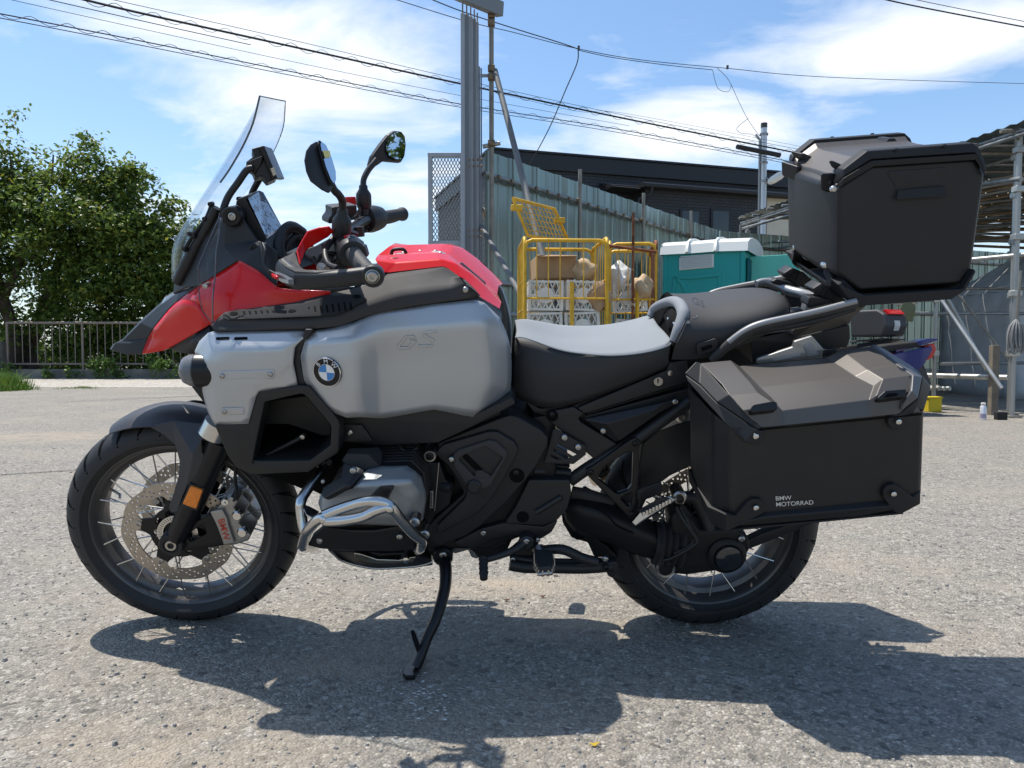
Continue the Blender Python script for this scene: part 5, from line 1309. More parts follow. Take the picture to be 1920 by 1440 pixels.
plate("reflector", [(805, 600), (876, 625), (838, 735), (757, 705)], .139, .010, m_orange, fen, cv=C1, fr=FRONT, r=3, bev=1.5, mir=True)
plate("reflector_holder", [(800, 585), (890, 615), (845, 748), (745, 712)], .132, .02, m_black, fen, cv=C1, fr=FRONT, r=3, mir=True)
# ---------------------------------------------------------------- beak, red front panels
# the front silhouette is on the middle plane; the side edges sit off it
def loft(name, rows, m, parent, closed=False, **k):
    "rows of bike-local points, all the same length"
    V = [p for r in rows for p in r]; n = len(rows[0]); F = []
    for i in range(len(rows)-1):
        for j in range(n-1 if not closed else n):
            F.append((i*n+j, i*n+(j+1) % n, (i+1)*n+(j+1) % n, (i+1)*n+j))
    return mesh(name, V, F, m, parent, **k)
def sym(near):
    "near half of a row (from the near edge to the middle) completed by its mirror image"
    return near + [BODY.mir(p) for p in reversed(near) if abs(p.y) > 1e-4]
H = lambda cv, x, y, w: BODY.hit(*cv(x, y), w)
# black upper beak: tip, nose crease, spine
rows = [sym([H(D6, 40, 905, .030), H(D6, 45, 900, 0)]),
        sym([H(D6, 200, 940, .062), H(D6, 75, 842, .030), H(D6, 78, 838, 0)]) ,
        ]
bk = patch("beak", [(40, 905, .028), (190, 952, .060), (338, 945, .075), (395, 790, .062), (220, 845, .058), (78, 842, .034), (150, 815, .040),
                    (440, 700, .080), (600, 505, .098), (720, 395, .112), (880, 285, .125), (850, 290, .110), (660, 370, .075), (510, 480, .055), (330, 640, .045),
                    (62, 850, .0), (155, 800, 0.0), (345, 605, 0.0), (525, 445, 0.0), (670, 345, 0.0), (30, 900, 0.0)],
           [(0, 1, 4, 5), (1, 2, 3, 4), (4, 3, 6, 5), (6, 3, 7, 14), (14, 7, 8, 13), (13, 8, 9, 12), (12, 9, 10, 11),
            (5, 6, 16, 15), (6, 14, 17, 16), (14, 13, 18, 17), (13, 12, 19, 18), (0, 5, 15, 20)],
           m_black, bike, cv=D6, mir=True, solid=.004, bevel=.002)
patch("beak_red_panel", [(340, 945, .075), (395, 795, .064), (450, 700, .082), (610, 505, .100), (730, 395, .114), (895, 285, .128), (900, 420, .150), (910, 520, .165),
                         (1000, 640, .180), (985, 665, .178), (600, 890, .110), (540, 915, .098), (655, 750, .118), (740, 460, .140)],
      [(0, 1, 12, 11), (1, 2, 12), (2, 3, 13, 12), (3, 4, 13), (4, 5, 6, 13), (13, 6, 7), (12, 13, 7, 8), (12, 8, 9, 10), (11, 12, 10)],
      m_red, bike, cv=D6, mir=True, solid=.004, crease=.5)
# lower dark lining under the beak
patch("beak_lining", [(600, 890, .105), (985, 668, .172), (1000, 760, .185), (850, 950, .150), (700, 930, .120)], [(0, 1, 2, 3, 4)], m_black, bike, cv=D6, mir=True, bevel=0)
# red side fairing: triangle up to the screen and the flank running back under the hand guard
patch("side_fairing", [(895, 285, .128), (1050, 185, .150), (1180, 90, .162), (1270, 45, .168), (1337, 90, .182), (900, 420, .150), (1000, 640, .180)] ,
      [(0, 1, 2, 3, 4, 5), (5, 4, 6)], m_red, bike, cv=D6, solid=.004, bevel=.003, mir=True) if False else None
V = [(480, 1042, .128), (565, 985, .148), (690, 910, .166), (785, 960, .182), (885, 1048, .205), (960, 1060, .215), (1160, 1070, .225),   # 0-6 top
     (430, 1115, .150), (570, 1090, .185), (760, 1075, .205), (870, 1060, .212),                                                         # 7-10 crease
     (535, 1245, .180), (570, 1225, .200), (640, 1205, .215), (760, 1180, .222), (1010, 1140, .222), (1160, 1105, .220), (480, 1130, .165)]
patch("side_fairing", V, [(0, 1, 8, 7), (1, 2, 3, 9, 8), (3, 4, 10, 9), (7, 8, 13, 12, 17), (8, 9, 14, 13), (9, 10, 5, 15, 14), (5, 6, 16, 15), (10, 4, 5), (17, 12, 11)],
      m_red, bike, cv=C2, solid=.004, mir=True, crease=.6)
# headlight under the screen
hl = patch("headlight", [(515, 475, .03), (575, 395, .045), (640, 355, .06), (660, 372, .075), (600, 430, .065), (520, 480, .045), (505, 470, 0), (565, 385, 0), (632, 345, 0)],
           [(0, 1, 4, 5), (1, 2, 3, 4), (6, 7, 1, 0), (7, 8, 2, 1)], m_smoke, bike, cv=D6, mir=True, bevel=.002)
patch("headlight_bowl", [(530, 480, .02), (590, 410, .03), (650, 370, .05), (640, 420, .06), (560, 490, .05)], [(0, 1, 2, 3, 4)], m_alu, hl, cv=D6, mir=True, bevel=0)

# black cowl behind the screen
patch("front_cowl", [(15, 1105, .060), (30, 960, .055), (90, 960, .075), (160, 800, .085), (240, 660, .095), (340, 540, .100), (400, 530, .105), (470, 500, .10), (510, 560, .105), (610, 720, .120),
                     (680, 740, .150), (760, 800, .165), (745, 1055, .195), (690, 1050, .190), (520, 895, .170), (470, 868, .166), (310, 970, .150), (200, 1045, .128), (100, 1060, .100), (380, 760, .120)],
      [(0, 1, 2, 18), (2, 3, 17, 18), (3, 4, 19, 16, 17), (4, 5, 6, 19), (6, 7, 8, 19), (8, 9, 19), (9, 10, 14, 15, 19), (19, 15, 16), (10, 11, 12, 13, 14)],
      m_black, bike, cv=D2, solid=.006, bevel=.004, mir=True)
# rear-facing cockpit cover closing the cowl
rows = [sym([H(D2, 470, 505, .10), H(D2, 480, 470, 0)]), sym([H(D2, 610, 720, .12), H(D2, 640, 700, 0)]), sym([H(D2, 745, 1055, .195), H(D2, 780, 980, 0)])]
loft("cockpit_cover", rows, m_black, bike, solid=.004, bevel=.002)
rows = [sym([H(D2, 90, 960, .075), H(D2, 60, 960, 0)]), sym([H(D2, 240, 660, .095), H(D2, 215, 650, 0)]), sym([H(D2, 340, 540, .10), H(D2, 330, 500, 0)]), sym([H(D2, 470, 500, .10), H(D2, 480, 470, 0)])]
loft("cowl_front", rows, m_black, bike, solid=.004, bevel=.002)
pdisc("cowl_plug", 600, 780, .142, [(.012, 0), (.012, .006), (.008, .008), (.007, .004)], m_blackg, bike, cv=D2, mir=True)
pdisc("cowl_screw", 78, 1008, .080, [(.004, 0), (.004, .004), (.002, .005)], m_bolt, bike, cv=D2)
# screen carrier: two rails with the adjuster pivots
for mirr in (False, True):
    def T(name, pts, r, m, n=10, par=bike, curve=5):
        P = [H(D2, *p) for p in pts]
        if mirr: P = [BODY.mir(p) for p in P]
        return tube(name, P, r, m, par, n=n, curve=curve)
    sr = T("screen_rail", [(50, 1020, .075), (110, 900, .085), (180, 760, .09), (250, 640, .095), (325, 490, .10)], [.014, .016, .013, .012, .011], m_black)
    T("rail_link", [(95, 800, .10), (150, 700, .10), (245, 575, .10), (290, 470, .10)], .0045, m_blackg, par=sr)
    for (x, y) in ((100, 780), (140, 675), (165, 690), (245, 570), (285, 465)):
        P = H(D2, x, y, .102); P = BODY.mir(P) if mirr else P
        lathe("pivot", P, (0, 1 if mirr else -1, 0), [(.006, -.01), (.006, .006), (.004, .008)], m_blackg, sr, n=12)
    T("navigator_arm", [(375, 545, .10), (375, 500, .10), (410, 410, .09), (480, 310, .08), (540, 225, .075), (580, 210, .07)], .0085, m_black)
# crossbar and ring mount by the display
pdisc("display_pivot", 437, 552, .115, [(.024, -.03), (.024, .004), (.021, .007), (.011, .007), (.009, .002)], m_blackg, bike, cv=D2, mir=True)
pdisc("pivot_bolt", 437, 552, .122, [(.009, -.002), (.009, .003), (.006, .004), (.004, .002)], m_bolt, bike, cv=D2)

# navigation device and its cradle
nav = patch("navigator_cradle", [(575, 70, .055), (650, 48, .045), (722, 200, .045), (758, 280, .045), (690, 310, .055), (650, 265, .06), (600, 275, .06), (580, 225, .06), (540, 205, .06), (535, 165, .06), (590, 125, .06)],
            [(0, 1, 2, 3, 4, 5, 6, 7, 8, 9, 10)], m_black, bike, cv=D2, solid=.11, bevel=.003)
patch("navigator", [(625, 60, .062), (662, 47, .06), (760, 283, .06), (722, 292, .062)], [(0, 1, 2, 3)], m_blackg, nav, cv=D2, solid=.125, bevel=.003)
plate("sticker", [(708, 212), (732, 203), (750, 255), (728, 265)], .0635, .001, mat("beige_sticker", (.55, .5, .36), .7), nav, cv=D2, bev=.2)
patch("cradle_clamp", [(540, 165, .068), (600, 140, .068), (650, 120, .068), (640, 180, .068), (590, 260, .068), (545, 200, .068)], [(0, 1, 2, 3, 4, 5)], m_black, nav, cv=D2, solid=.03, bevel=.003)

# instrument display: housing, glass and small pale spots scattered over it
Vn = [(500, 415, .075), (545, 400, .078), (675, 725, .078), (640, 705, .075)]
scr = [(545, 402, .078), (630, 366, -.070), (655, 375, -.078), (796, 635, -.078), (680, 722, .078), (668, 690, .078), (542, 425, .078)]
P = [H(D2, *p) for p in scr]
nrm = (P[3]-P[0]).cross(P[4]-P[0]).normalized()
if nrm.x < 0: nrm = -nrm
dsp = mesh("display_housing", [p + (p-P[0]).normalized()*0 for p in P]+[p - nrm*.026 for p in P], [tuple(range(7)), tuple(range(13, 6, -1))]+[(i, (i+1) % 7, 7+(i+1) % 7, 7+i) for i in range(7)], m_black, bike, bevel=.003)
cen = sum(P, Vector())/len(P)
mesh("display_glass", [cen+(p-cen)*.955+nrm*.0012 for p in P], [tuple(range(7))], m_screen, dsp, smooth=0, fix=False)
mb = MB(); rr = random.Random(3)
ex = (P[4]-P[0]).normalized(); ey = nrm.cross(ex)
e2 = (P[3]-P[4]).normalized()
m_spot = mat("pale_spots", (.42, .47, .53), .5)
for k in range(55):
    a, b = rr.random(), rr.random()
    q = P[0].lerp(P[4], .08+.86*a).lerp(P[1].lerp(P[3], .08+.86*a), .08+.84*b)+nrm*.0018
    r_ = rr.uniform(.0012, .0042)
    mb.add([q + r_*(math.cos(t)*ex*1.6 + math.sin(t)*ey) for t in [2*math.pi*i/8 for i in range(8)]], [tuple(range(8))])
o = mb.build("screen_spot", m_spot, dsp, smooth=0, fix=False); o["kind"] = "stuff"

# windscreen: a curved clear shell, its middle line ahead of its edges
prof = [  # (middle x, y), (near edge x, y), half width  -- photo pixels
    ((329, 522), (338, 505), .085), ((328, 468), (352, 446), .105), ((345, 432), (372, 408), .120), ((380, 380), (398, 362), .130), ((420, 318), (428, 322), .135),
    ((458, 258), (455, 276), .132), ((484, 212), (475, 232), .125), ((506, 184), (487, 180), .105)]
rows = []
for (mx, my), (ex_, ey_), hw in prof:
    mid = BODY.hit(mx, my, 0.0); ed = BODY.hit(ex_, ey_, hw)
    row = []
    for j in range(-8, 9):
        s = j/8; q = abs(s)**2.2
        p = mid.lerp(Vector((ed.x, 0, ed.z)), q); row.append(Vector((p.x, -s*hw, p.z)))
    rows.append(row)
R2 = []
for i in range(len(rows)-1):
    for k in range(4):
        R2.append([rows[i][j].lerp(rows[i+1][j], k/4) for j in range(17)])
R2.append(rows[-1])
# smooth along the length
for _ in range(2):
    R2 = [R2[0]]+[[(R2[i-1][j]+R2[i][j]*2+R2[i+1][j])/4 for j in range(17)] for i in range(1, len(R2)-1)]+[R2[-1]]
ws = loft("windscreen", R2, m_glass, bike, solid=.0035, solid_off=0, smooth=60)
edge = [r_[16] for r_ in R2]; top = R2[-1]; edge2 = [r_[0] for r_ in R2]
m_edge = mat("screen_edge", (.10, .11, .13), .2, trans=.3)
tube("screen_rim", edge[14:]+[], .0022, m_edge, ws, n=6); tube("screen_rim", edge2[14:], .0012, m_edge, ws, n=6); tube("screen_rim", top, .0016, m_edge, ws, n=6)

# clear side deflectors
patch("wind_deflector", [(340, 560, .150), (370, 560, .150), (325, 800, .200), (205, 880, .225), (195, 940, .230), (200, 1080, .238), (225, 1220, .244), (300, 1310, .240), (300, 1130, .225), (318, 960, .205), (325, 860, .195)],
      [(0, 1, 2), (0, 2, 10, 3), (3, 10, 9, 4), (4, 9, 8, 5), (5, 8, 7, 6)], m_glass, bike, cv=D2, solid=.003, bevel=.0, mir=True)
ptube("deflector_rim", [(345, 545, .15), (345, 660, .17), (325, 800, .20), (318, 960, .205), (300, 1130, .225), (300, 1312, .24)], .0016, m_edge, bike, cv=D2, n=6, mir=True)
ptube("deflector_rim", [(345, 560, .15), (205, 880, .225), (195, 940, .23), (200, 1080, .238), (225, 1220, .244), (300, 1312, .24)], .0013, m_edge, bike, cv=D2, n=6, curve=2, mir=True)
pdisc("deflector_screw", 250, 1045, .225, [(.006, -.02), (.006, .006), (.003, .008)], m_bolt, bike, cv=D2, mir=True)

# cables beside the cowl
for pts in ([(655, 745, .17), (672, 800, .19), (665, 880, .20), (690, 930, .21), (750, 965, .22)], [(640, 740, .165), (655, 820, .185), (680, 925, .20), (745, 975, .21)]):
    ptube("cable", pts, .004, m_black, bike, cv=D2, n=8)

# fog lamp
fl = H(D6, 860, 1100, .272)
lathe("fog_lamp", fl+Vector((.012, 0, 0)), (-1, 0, 0), [(.020, -.06), (.036, -.05), (.0395, -.02), (.040, .006), (.037, .010), (.036, .012), (.034, .030), (.026, .040), (.012, .044), (.002, .045)], m_blackg, bike, n=28)
lathe("fog_lamp_lens", fl+Vector((.012, 0, 0)), (-1, 0, 0), [(.037, .010), (.0372, .024), (.031, .037), (.018, .045), (.002, .048)], m_smoke, bike, n=28)
fl2 = BODY.mir(fl)
lathe("fog_lamp", fl2+Vector((.012, 0, 0)), (-1, 0, 0), [(.020, -.06), (.036, -.05), (.0395, -.02), (.040, .006), (.037, .010), (.036, .012), (.034, .030), (.026, .040), (.012, .044), (.002, .045)], m_blackg, bike, n=28)

# ---------------------------------------------------------------- silver flank panels
SV = [(190, 600, .268), (700, 596, .285), (690, 640, .300), (640, 690, .308), (630, 780, .310), (652, 905, .308), (600, 920, .306), (440, 940, .306), (420, 970, .306), (375, 1124, .300),   # 0-9
      (185, 1130, .285), (150, 1060, .285), (108, 920, .284), (128, 890, .290), (82, 750, .268), (75, 715, .262), (100, 660, .262), (150, 612, .262),              # 10-17
      (190, 705, .306), (560, 705, .318), (150, 780, .312), (600, 800, .318), (190, 905, .312), (400, 905, .314), (200, 1050, .304)]                                # 18-24
fp = patch("front_silver_panel", SV,
      [(0, 1, 2, 19, 18), (2, 3, 19), (3, 4, 21, 19), (0, 18, 16, 17), (16, 18, 20, 14, 15), (18, 19, 21, 20), (14, 20, 13), (20, 21, 23, 22), (13, 20, 22, 12), (21, 4, 5, 6, 7, 23), (22, 23, 8, 24), (23, 7, 8), (24, 8, 9, 10), (12, 22, 24, 11), (11, 24, 10)],
      m_silver, bike, cv=C3, solid=.005, mir=True, crease=.55)
fpw = on(fp)
for cx_ in (232, 334):
    plate("vent_slot", [(cx_-38, 637), (cx_+38, 635), (cx_+38, 650), (cx_-38, 653)], on(fp, .0012), .004, m_dark, fp, cv=C3, r=2.4, bev=.3)
def rail(pts, w_):
    plate("recess_rail", pts, on(fp, .0022), .006, m_silver, fp, cv=C3, r=3.5, bev=1.4)
rail([(208, 835), (215, 828), (515, 820), (523, 828), (523, 862), (515, 872), (215, 875), (208, 868)], .3185)
rail([(222, 1040), (228, 1034), (345, 1034), (353, 1040), (353, 1068), (345, 1074), (228, 1074), (222, 1066)], .3075)
for x, y, w_ in ((227, 855, .320), (499, 846, .320), (241, 1054, .309)):
    bolt(x, y, on(fp, .003), m_bolt, fp, cv=C3, r=.0065)
# black seam trim between the two silver panels
plate("panel_seam", [(695, 592), (745, 592), (700, 660), (672, 720), (672, 800), (715, 915), (800, 1040), (885, 1092), (860, 1120), (700, 960), (640, 910), (625, 790), (632, 690), (682, 640)], .300, .03, m_black, bike, cv=C3, r=3, mir=True)
# black radiator duct with its deep opening
dw = wplane((*C3(440, 940), .306), (*C3(880, 1110), .312), (*C3(390, 1400), .285))
duct_out = [(440, 938), (600, 922), (660, 908), (716, 912), (760, 960), (880, 1100), (892, 1130), (886, 1275), (880, 1290), (715, 1395), (395, 1412), (310, 1372), (258, 1300), (185, 1132), (375, 1124), (420, 970)]
duct_in = [(470, 1002), (640, 962), (682, 956), (702, 970), (838, 1128), (842, 1150), (838, 1245), (725, 1330), (425, 1335), (398, 1355), (420, 1230)]
du = plate("radiator_duct", duct_out, dw, .055, m_black, bike, holes=[(duct_in, 3)], cv=C3, r=3, bev=2.5, mir=True)
plate("duct_floor", [(398, 1330), (725, 1325), (840, 1245), (870, 1270), (715, 1395), (395, 1412)], lambda x, y: dw(x, y)-.004, .14, m_black, du, cv=C3, r=2, bev=2)
# the duct's dark throat, and the radiator inside it
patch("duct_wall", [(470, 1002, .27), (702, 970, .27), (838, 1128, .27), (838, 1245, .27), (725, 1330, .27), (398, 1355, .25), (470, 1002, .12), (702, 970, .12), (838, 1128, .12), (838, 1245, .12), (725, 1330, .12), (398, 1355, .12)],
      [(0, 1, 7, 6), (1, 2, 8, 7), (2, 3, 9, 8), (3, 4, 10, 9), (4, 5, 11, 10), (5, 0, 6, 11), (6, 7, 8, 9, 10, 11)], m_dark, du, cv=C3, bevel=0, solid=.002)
mb = MB()
for k in range(26):
    t = k/25; a = H(C3, 500+180*t, 990, .135); b = H(C3, 440+330*t, 1320, .135)
    mb.tube([a, b], .0012, 4)
mb.build("radiator_fin", m_blackg, du, smooth=0)["kind"] = "stuff"
ptube("duct_strut", [(432, 1325, .25), (680, 1198, .24)], [.004, .006], m_black, du, cv=C3)
pdisc("strut_end", 682, 1197, .24, [(.006, -.01), (.006, .005), (.003, .006)], m_bolt, du, cv=C3)

# big tank side panel
TG = [[(722, 600, .284), (900, 581, .288), (985, 545, .284), (1100, 500, .276), (1400, 452, .258), (1650, 425, .236), (1705, 442, .222)],
      [(692, 668, .304), (900, 648, .324), (966, 640, .328), (1130, 612, .294), (1430, 585, .286), (1700, 560, .262), (1795, 530, .205)],
      [(669, 745, .306), (900, 765, .333), (967, 765, .336), (1130, 765, .276), (1430, 750, .276), (1730, 725, .254), (1862, 680, .182)],
      [(690, 880, .306), (920, 925, .330), (984, 930, .332), (1135, 930, .271), (1430, 900, .273), (1738, 900, .248), (1857, 880, .182)],
      [(800, 1040, .300), (930, 1090, .312), (1008, 1086, .311), (1140, 1094, .262), (1420, 1042, .262), (1640, 1088, .240), (1845, 985, .182)]]
TV = [p for r in TG for p in r]
tk = patch("tank_side_panel", TV, [(i*7+j, i*7+j+1, (i+1)*7+j+1, (i+1)*7+j) for i in range(4) for j in range(6)], m_silver, bike, cv=C3, solid=.005, mir=True, crease=.78, cang=7)
tkw = on(tk)
# embossed badge letters on the tank panel
gw = on(tk, .003)
def stroke(pts, wd, name="embossed_letter"):
    "a poly-line with a given pixel width as a raised strip"
    Pp = [Vector(C3(*p)) for p in pts]; left = []; right = []
    for i, p in enumerate(Pp):
        d = (Pp[min(i+1, len(Pp)-1)]-Pp[max(i-1, 0)]).normalized(); nn = Vector((-d.y, d.x))
        left.append(tuple(p+nn*wd/2)); right.append(tuple(p-nn*wd/2))
    plate(name, left+right[::-1], gw, .006, m_silver, tk, bev=.9)
stroke([(1312, 634), (1262, 638), (1222, 690), (1228, 700), (1282, 698), (1318, 658), (1288, 660)], 5.4)
stroke([(1436, 604), (1372, 610), (1362, 626), (1418, 656), (1406, 688), (1332, 690)], 5.4)
# round badge
bc = (614.5, 696.5); bw = .3245
bx_, by_ = C3(825, 830); bw = tkw(bx_, by_)+.0045
hitp = lambda x, y: BODY.hit(x, y, tkw(x, y))
bex = (hitp(bx_+18, by_)-hitp(bx_-18, by_)).normalized(); bez = (hitp(bx_, by_-18)-hitp(bx_, by_+18)).normalized()
bn = bex.cross(bez).normalized(); bn = bn if bn.y < 0 else -bn
bez = (bez-bn*bez.dot(bn)); bex = (Vector((1, 0, 0))-bn*bn.x).normalized(); bez = bn.cross(bex); bez = bez if bez.z > 0 else -bez
Pb = hitp(bx_, by_)+bn*.001
bad = lathe("round_badge", Pb, bn, [(.0335, -.010), (.0335, .003), (.032, .005), (.002, .005)], m_blackg, tk, n=48)
lathe("badge_ring", Pb, bn, [(.0335, .002), (.0347, .0035), (.0335, .0055), (.0325, .0053)], m_chrome, tk, n=48, cap=False)
def bpos(x, z, d): return Pb+bex*x+bez*z+bn*d
for q in range(4):
    V = [bpos(0, 0, .0058)]+[bpos(.0192*math.cos(R(q*90+k*9)), .0192*math.sin(R(q*90+k*9)), .0058) for k in range(11)]
    mesh("badge_quarter", V, [tuple(range(12))], m_white if q % 2 == 0 else m_blue, tk, smooth=0)
lathe("badge_ring", Pb+bn*.0056, bn, [(.0188, 0), (.0192, .0008), (.0198, .0008), (.0202, 0)], m_chrome, tk, n=40, cap=False)
for ch, ang in (("B", 137), ("M", 90), ("W", 43)):
    me = text_fill(ch, .0140, .0003, .0)
    xs = [v.co.x for v in me.vertices]; ys = [v.co.y for v in me.vertices]; mx = (min(xs)+max(xs))/2; my = (min(ys)+max(ys))/2
    a = R(ang-90); rad = .0263
    for v in me.vertices:
        x, y = v.co.x-mx, v.co.y-my
        v.co = bpos(x*math.cos(a)-y*math.sin(a)+rad*math.cos(R(ang)), x*math.sin(a)+y*math.cos(a)+rad*math.sin(R(ang)), .0056+v.co.z)
    finish(me, m_white, 0); link(bpy.data.objects.new("badge_letter", me), tk)

# dark grey shoulder trim
GV = [(187, 596, .276), (722, 592, .290), (905, 575, .292), (1050, 508, .280), (1340, 456, .266), (1680, 412, .236),     # lower edge
      (165, 572, .255), (215, 535, .262), (700, 560, .290), (880, 530, .290), (1040, 455, .275), (1240, 395, .262), (1600, 345, .235),   # ridge
      (240, 495, .225), (640, 440, .225), (830, 388, .222), (1040, 352, .210), (1150, 276, .188), (1480, 236, .165), (1560, 292, .180)]
tr = patch("shoulder_trim", GV, [(0, 1, 8, 7, 6), (1, 2, 9, 8), (2, 3, 10, 9), (3, 4, 11, 10), (4, 5, 12, 11), (6, 7, 13), (7, 8, 14, 13), (8, 9, 15, 14), (9, 10, 16, 15), (10, 11, 17, 16), (11, 12, 19, 18, 17), (12, 5, 19)],
      m_dkgrey, bike, cv=C3, solid=.005, mir=True, crease=.6)
bolt(1598, 371, on(tr, .001), m_bolt, tr, cv=C3, r=.0075, mir=True)
# ribbed rubber pad on the trim
pw2 = on(tr, .007); m_pad = mat("pad_rubber", (.028, .028, .029), .75, spec=.15, bump=.2, bscale=500)
pad = plate("knee_pad", [(228, 512), (295, 488), (400, 480), (690, 446), (830, 405), (985, 397), (1042, 424), (1030, 436), (880, 512), (840, 518), (262, 541), (232, 530)], pw2, .014, m_pad, bike, cv=C3, r=3, bev=2, mir=True)
for k in range(19):
    t = k/18; x = 352+600*t
    yc = 500-9*t-58*max(0, t-.42)**1.15; hh = 9+15*t
    plate("pad_slot", [(x-9, yc-hh), (x+2, yc-hh-1), (x+10, yc+hh), (x-1, yc+hh+1)], lambda x_, y_: pw2(x_, y_)+.0008, .002, m_dark, pad, cv=C3, bev=.3)
for x, y in ((292, 504), (622, 490), (985, 407)):
    plate("pad_fastener", [(x-24, y+2), (x-12, y-9), (x+16, y-9), (x+26, y), (x+10, y+8), (x-12, y+10)], lambda a, b: pw2(a, b)+.003, .004, m_dark, pad, cv=C3, r=2, bev=.6)

# red tank top with its fuel cap
def hp(x, y, w_): return H(C3, x, y, w_)
rows = [sym([hp(1128, 262, .192), hp(1090, 200, .168), hp(1100, 182, .10), hp(1105, 176, 0)]),
        sym([hp(1150, 274, .190), hp(1200, 215, .165), hp(1200, 172, .10), hp(1205, 168, 0)]),
        sym([hp(1480, 236, .166), hp(1460, 196, .150), hp(1440, 160, .09), hp(1440, 157, 0)]),
        sym([hp(1560, 292, .178), hp(1545, 220, .145), hp(1500, 172, .085), hp(1498, 172, 0)]),
        sym([hp(1620, 352, .196), hp(1640, 285, .140), hp(1565, 216, .078), hp(1562, 214, 0)]),
        sym([hp(1682, 412, .215), hp(1745, 380, .135), hp(1710, 330, .075), hp(1705, 326, 0)]),
        sym([hp(1790, 476, .190), hp(1800, 440, .13), hp(1780, 400, .07), hp(1776, 396, 0)])]
rt = loft("tank_cover", rows, m_red, bike, bevel=.006, seg=3, bang=10)
pc = hp(1330, 186, 0.03)
ax = ((rows[2][3]-rows[1][3]).cross(Vector((0, 1, 0)))).normalized(); ax = ax if ax.z > 0 else -ax
fc = lathe("fuel_cap", pc, ax, [(.072, -.004), (.072, .004), (.066, .008), (.050, .008), (.047, .006), (.002, .006)], m_alu, rt, n=40)
e1 = ax.cross(Vector((0, 1, 0))).normalized(); e2_ = ax.cross(e1)
for k in range(8):
    a = 2*math.pi*k/8
    lathe("cap_screw", pc + .058*(math.cos(a)*e1+math.sin(a)*e2_)+ax*.006, ax, [(.005, 0), (.005, .004), (.003, .005)], m_bolt, fc, n=10)
for pts in ([(1182, 172, .02), (1192, 146, .02), (1245, 142, .02), (1266, 166, .02)],):
    ptube("cap_tab", pts, .0045, m_black, rt, cv=C3, n=8, curve=4)
ptube("cap_tab", [(1142, 232, .14), (1160, 204, .135), (1215, 198, .13), (1238, 215, .13), (1200, 226, .135), (1150, 236, .14)], .0045, m_black, rt, cv=C3, n=8, curve=3)
plate("tank_vent", [(1562, 222), (1578, 218), (1710, 330), (1716, 350), (1690, 340), (1590, 262)], wplane((*C3(1565, 216), .095), (*C3(1745, 380), .115), (*C3(1545, 240), .118)), .012, m_black, rt, cv=C3, r=2, bev=1)
# inner tank / frame mass so nothing shows through
patch("fuel_tank", [(240, 520, .20), (830, 420, .20), (1150, 290, .17), (1480, 250, .15), (1680, 420, .18), (1800, 520, .15), (1840, 960, .15), (1640, 1070, .2), (1150, 1080, .23), (880, 1085, .24), (700, 900, .24), (200, 1100, .2), (120, 760, .2)],
      [tuple(range(13))], m_dark, bike, cv=C3, solid=.30, bevel=0) if False else None
P = [H(C3, *p) for p in [(260, 560, 0), (830, 460, 0), (1150, 330, 0), (1480, 280, 0), (1700, 450, 0), (1800, 560, 0), (1800, 960, 0), (1640, 1050, 0), (1150, 1060, 0), (880, 1060, 0), (700, 1000, 0), (350, 1000, 0), (200, 800, 0)]]
Pn = [p+Vector((0, -.175, 0)) for p in P]; Pf = [p+Vector((0, .175, 0)) for p in P]; k = len(P)
mesh("fuel_tank", Pn+Pf, [tuple(range(k)), tuple(range(2*k-1, k-1, -1))]+[(i, (i+1) % k, k+(i+1) % k, k+i) for i in range(k)], m_black, bike)
# ---------------------------------------------------------------- handlebar, mirrors, hand guards
hb = empty("handlebar", (0, 0, 0), bike)
def bpt(x, y, w_): return H(D1, x, y, w_)
near_end = bpt(860, 1258, .455); near_in = bpt(690, 1060, .300)
far_end = bpt(1130, 745, -.440); far_in = bpt(900, 780, -.300)
cen_b = bpt(720, 830, 0)
tube("bar_tube", [near_end, near_in, bpt(640, 1000, .20), bpt(610, 935, .13), bpt(640, 890, .05), bpt(690, 870, -.05), bpt(735, 840, -.13), bpt(800, 800, -.2), far_in, far_end], .0135, m_blackg, hb, n=14, curve=5)
for e, i_, nm in ((near_end, near_in, 1), (far_end, far_in, -1)):
    d = (e-i_).normalized()
    g0 = i_+d*.015; g1 = e - d*.012
    V, F = lathev(g0, d, [(.019, 0), (.0195, .01), (.0175, .02)]+[(.0172+.0010*(k % 2), .022+.008*k) for k in range(int(((g1-g0).length-.03)/.008))]+[(.021, (g1-g0).length-.006), (.021, (g1-g0).length)], 20)
    mesh("grip", V, F, m_rubber, hb)
# switch clusters
d = (near_end-near_in).normalized()
cl = lathe("switch_cluster", near_in-d*.07, d, [(.018, 0), (.024, .008), (.026, .03), (.0255, .055), (.030, .060), (.031, .075), (.029, .086), (.022, .088)], m_black, hb, n=24)
for pts, w_, m, nm in (([(590, 990), (620, 930), (700, 930), (775, 985), (790, 1040), (700, 985), (620, 1010)], .268, m_black, "switch_block"),
                   ([(622, 930), (650, 920), (668, 936), (640, 946)], .285, m_red, "switch_button"), ([(642, 950), (665, 935), (690, 955), (650, 966)], .285, m_white, "switch_button"),
                   ([(770, 1000), (800, 1010), (822, 1085), (805, 1115), (790, 1060)], .30, m_black, "switch_lever"), ([(590, 1085), (640, 1010), (700, 985), (690, 1000), (630, 1060), (600, 1110)], .305, m_blackg, "cluster_band")):
    plate(nm, pts, w_, .03, m, cl, cv=D1, r=3, bev=1.5)
d2 = (far_end-far_in).normalized()
cl2 = lathe("switch_cluster", far_in-d2*.065, d2, [(.022, 0), (.036, .006), (.039, .03), (.037, .055), (.033, .075), (.025, .08)], m_black, hb, n=24)
plate("switch_button", [(915, 735), (945, 725), (965, 765), (955, 800), (935, 795)], -.285, .02, m_red, cl2, cv=D1, r=3, bev=1.5)
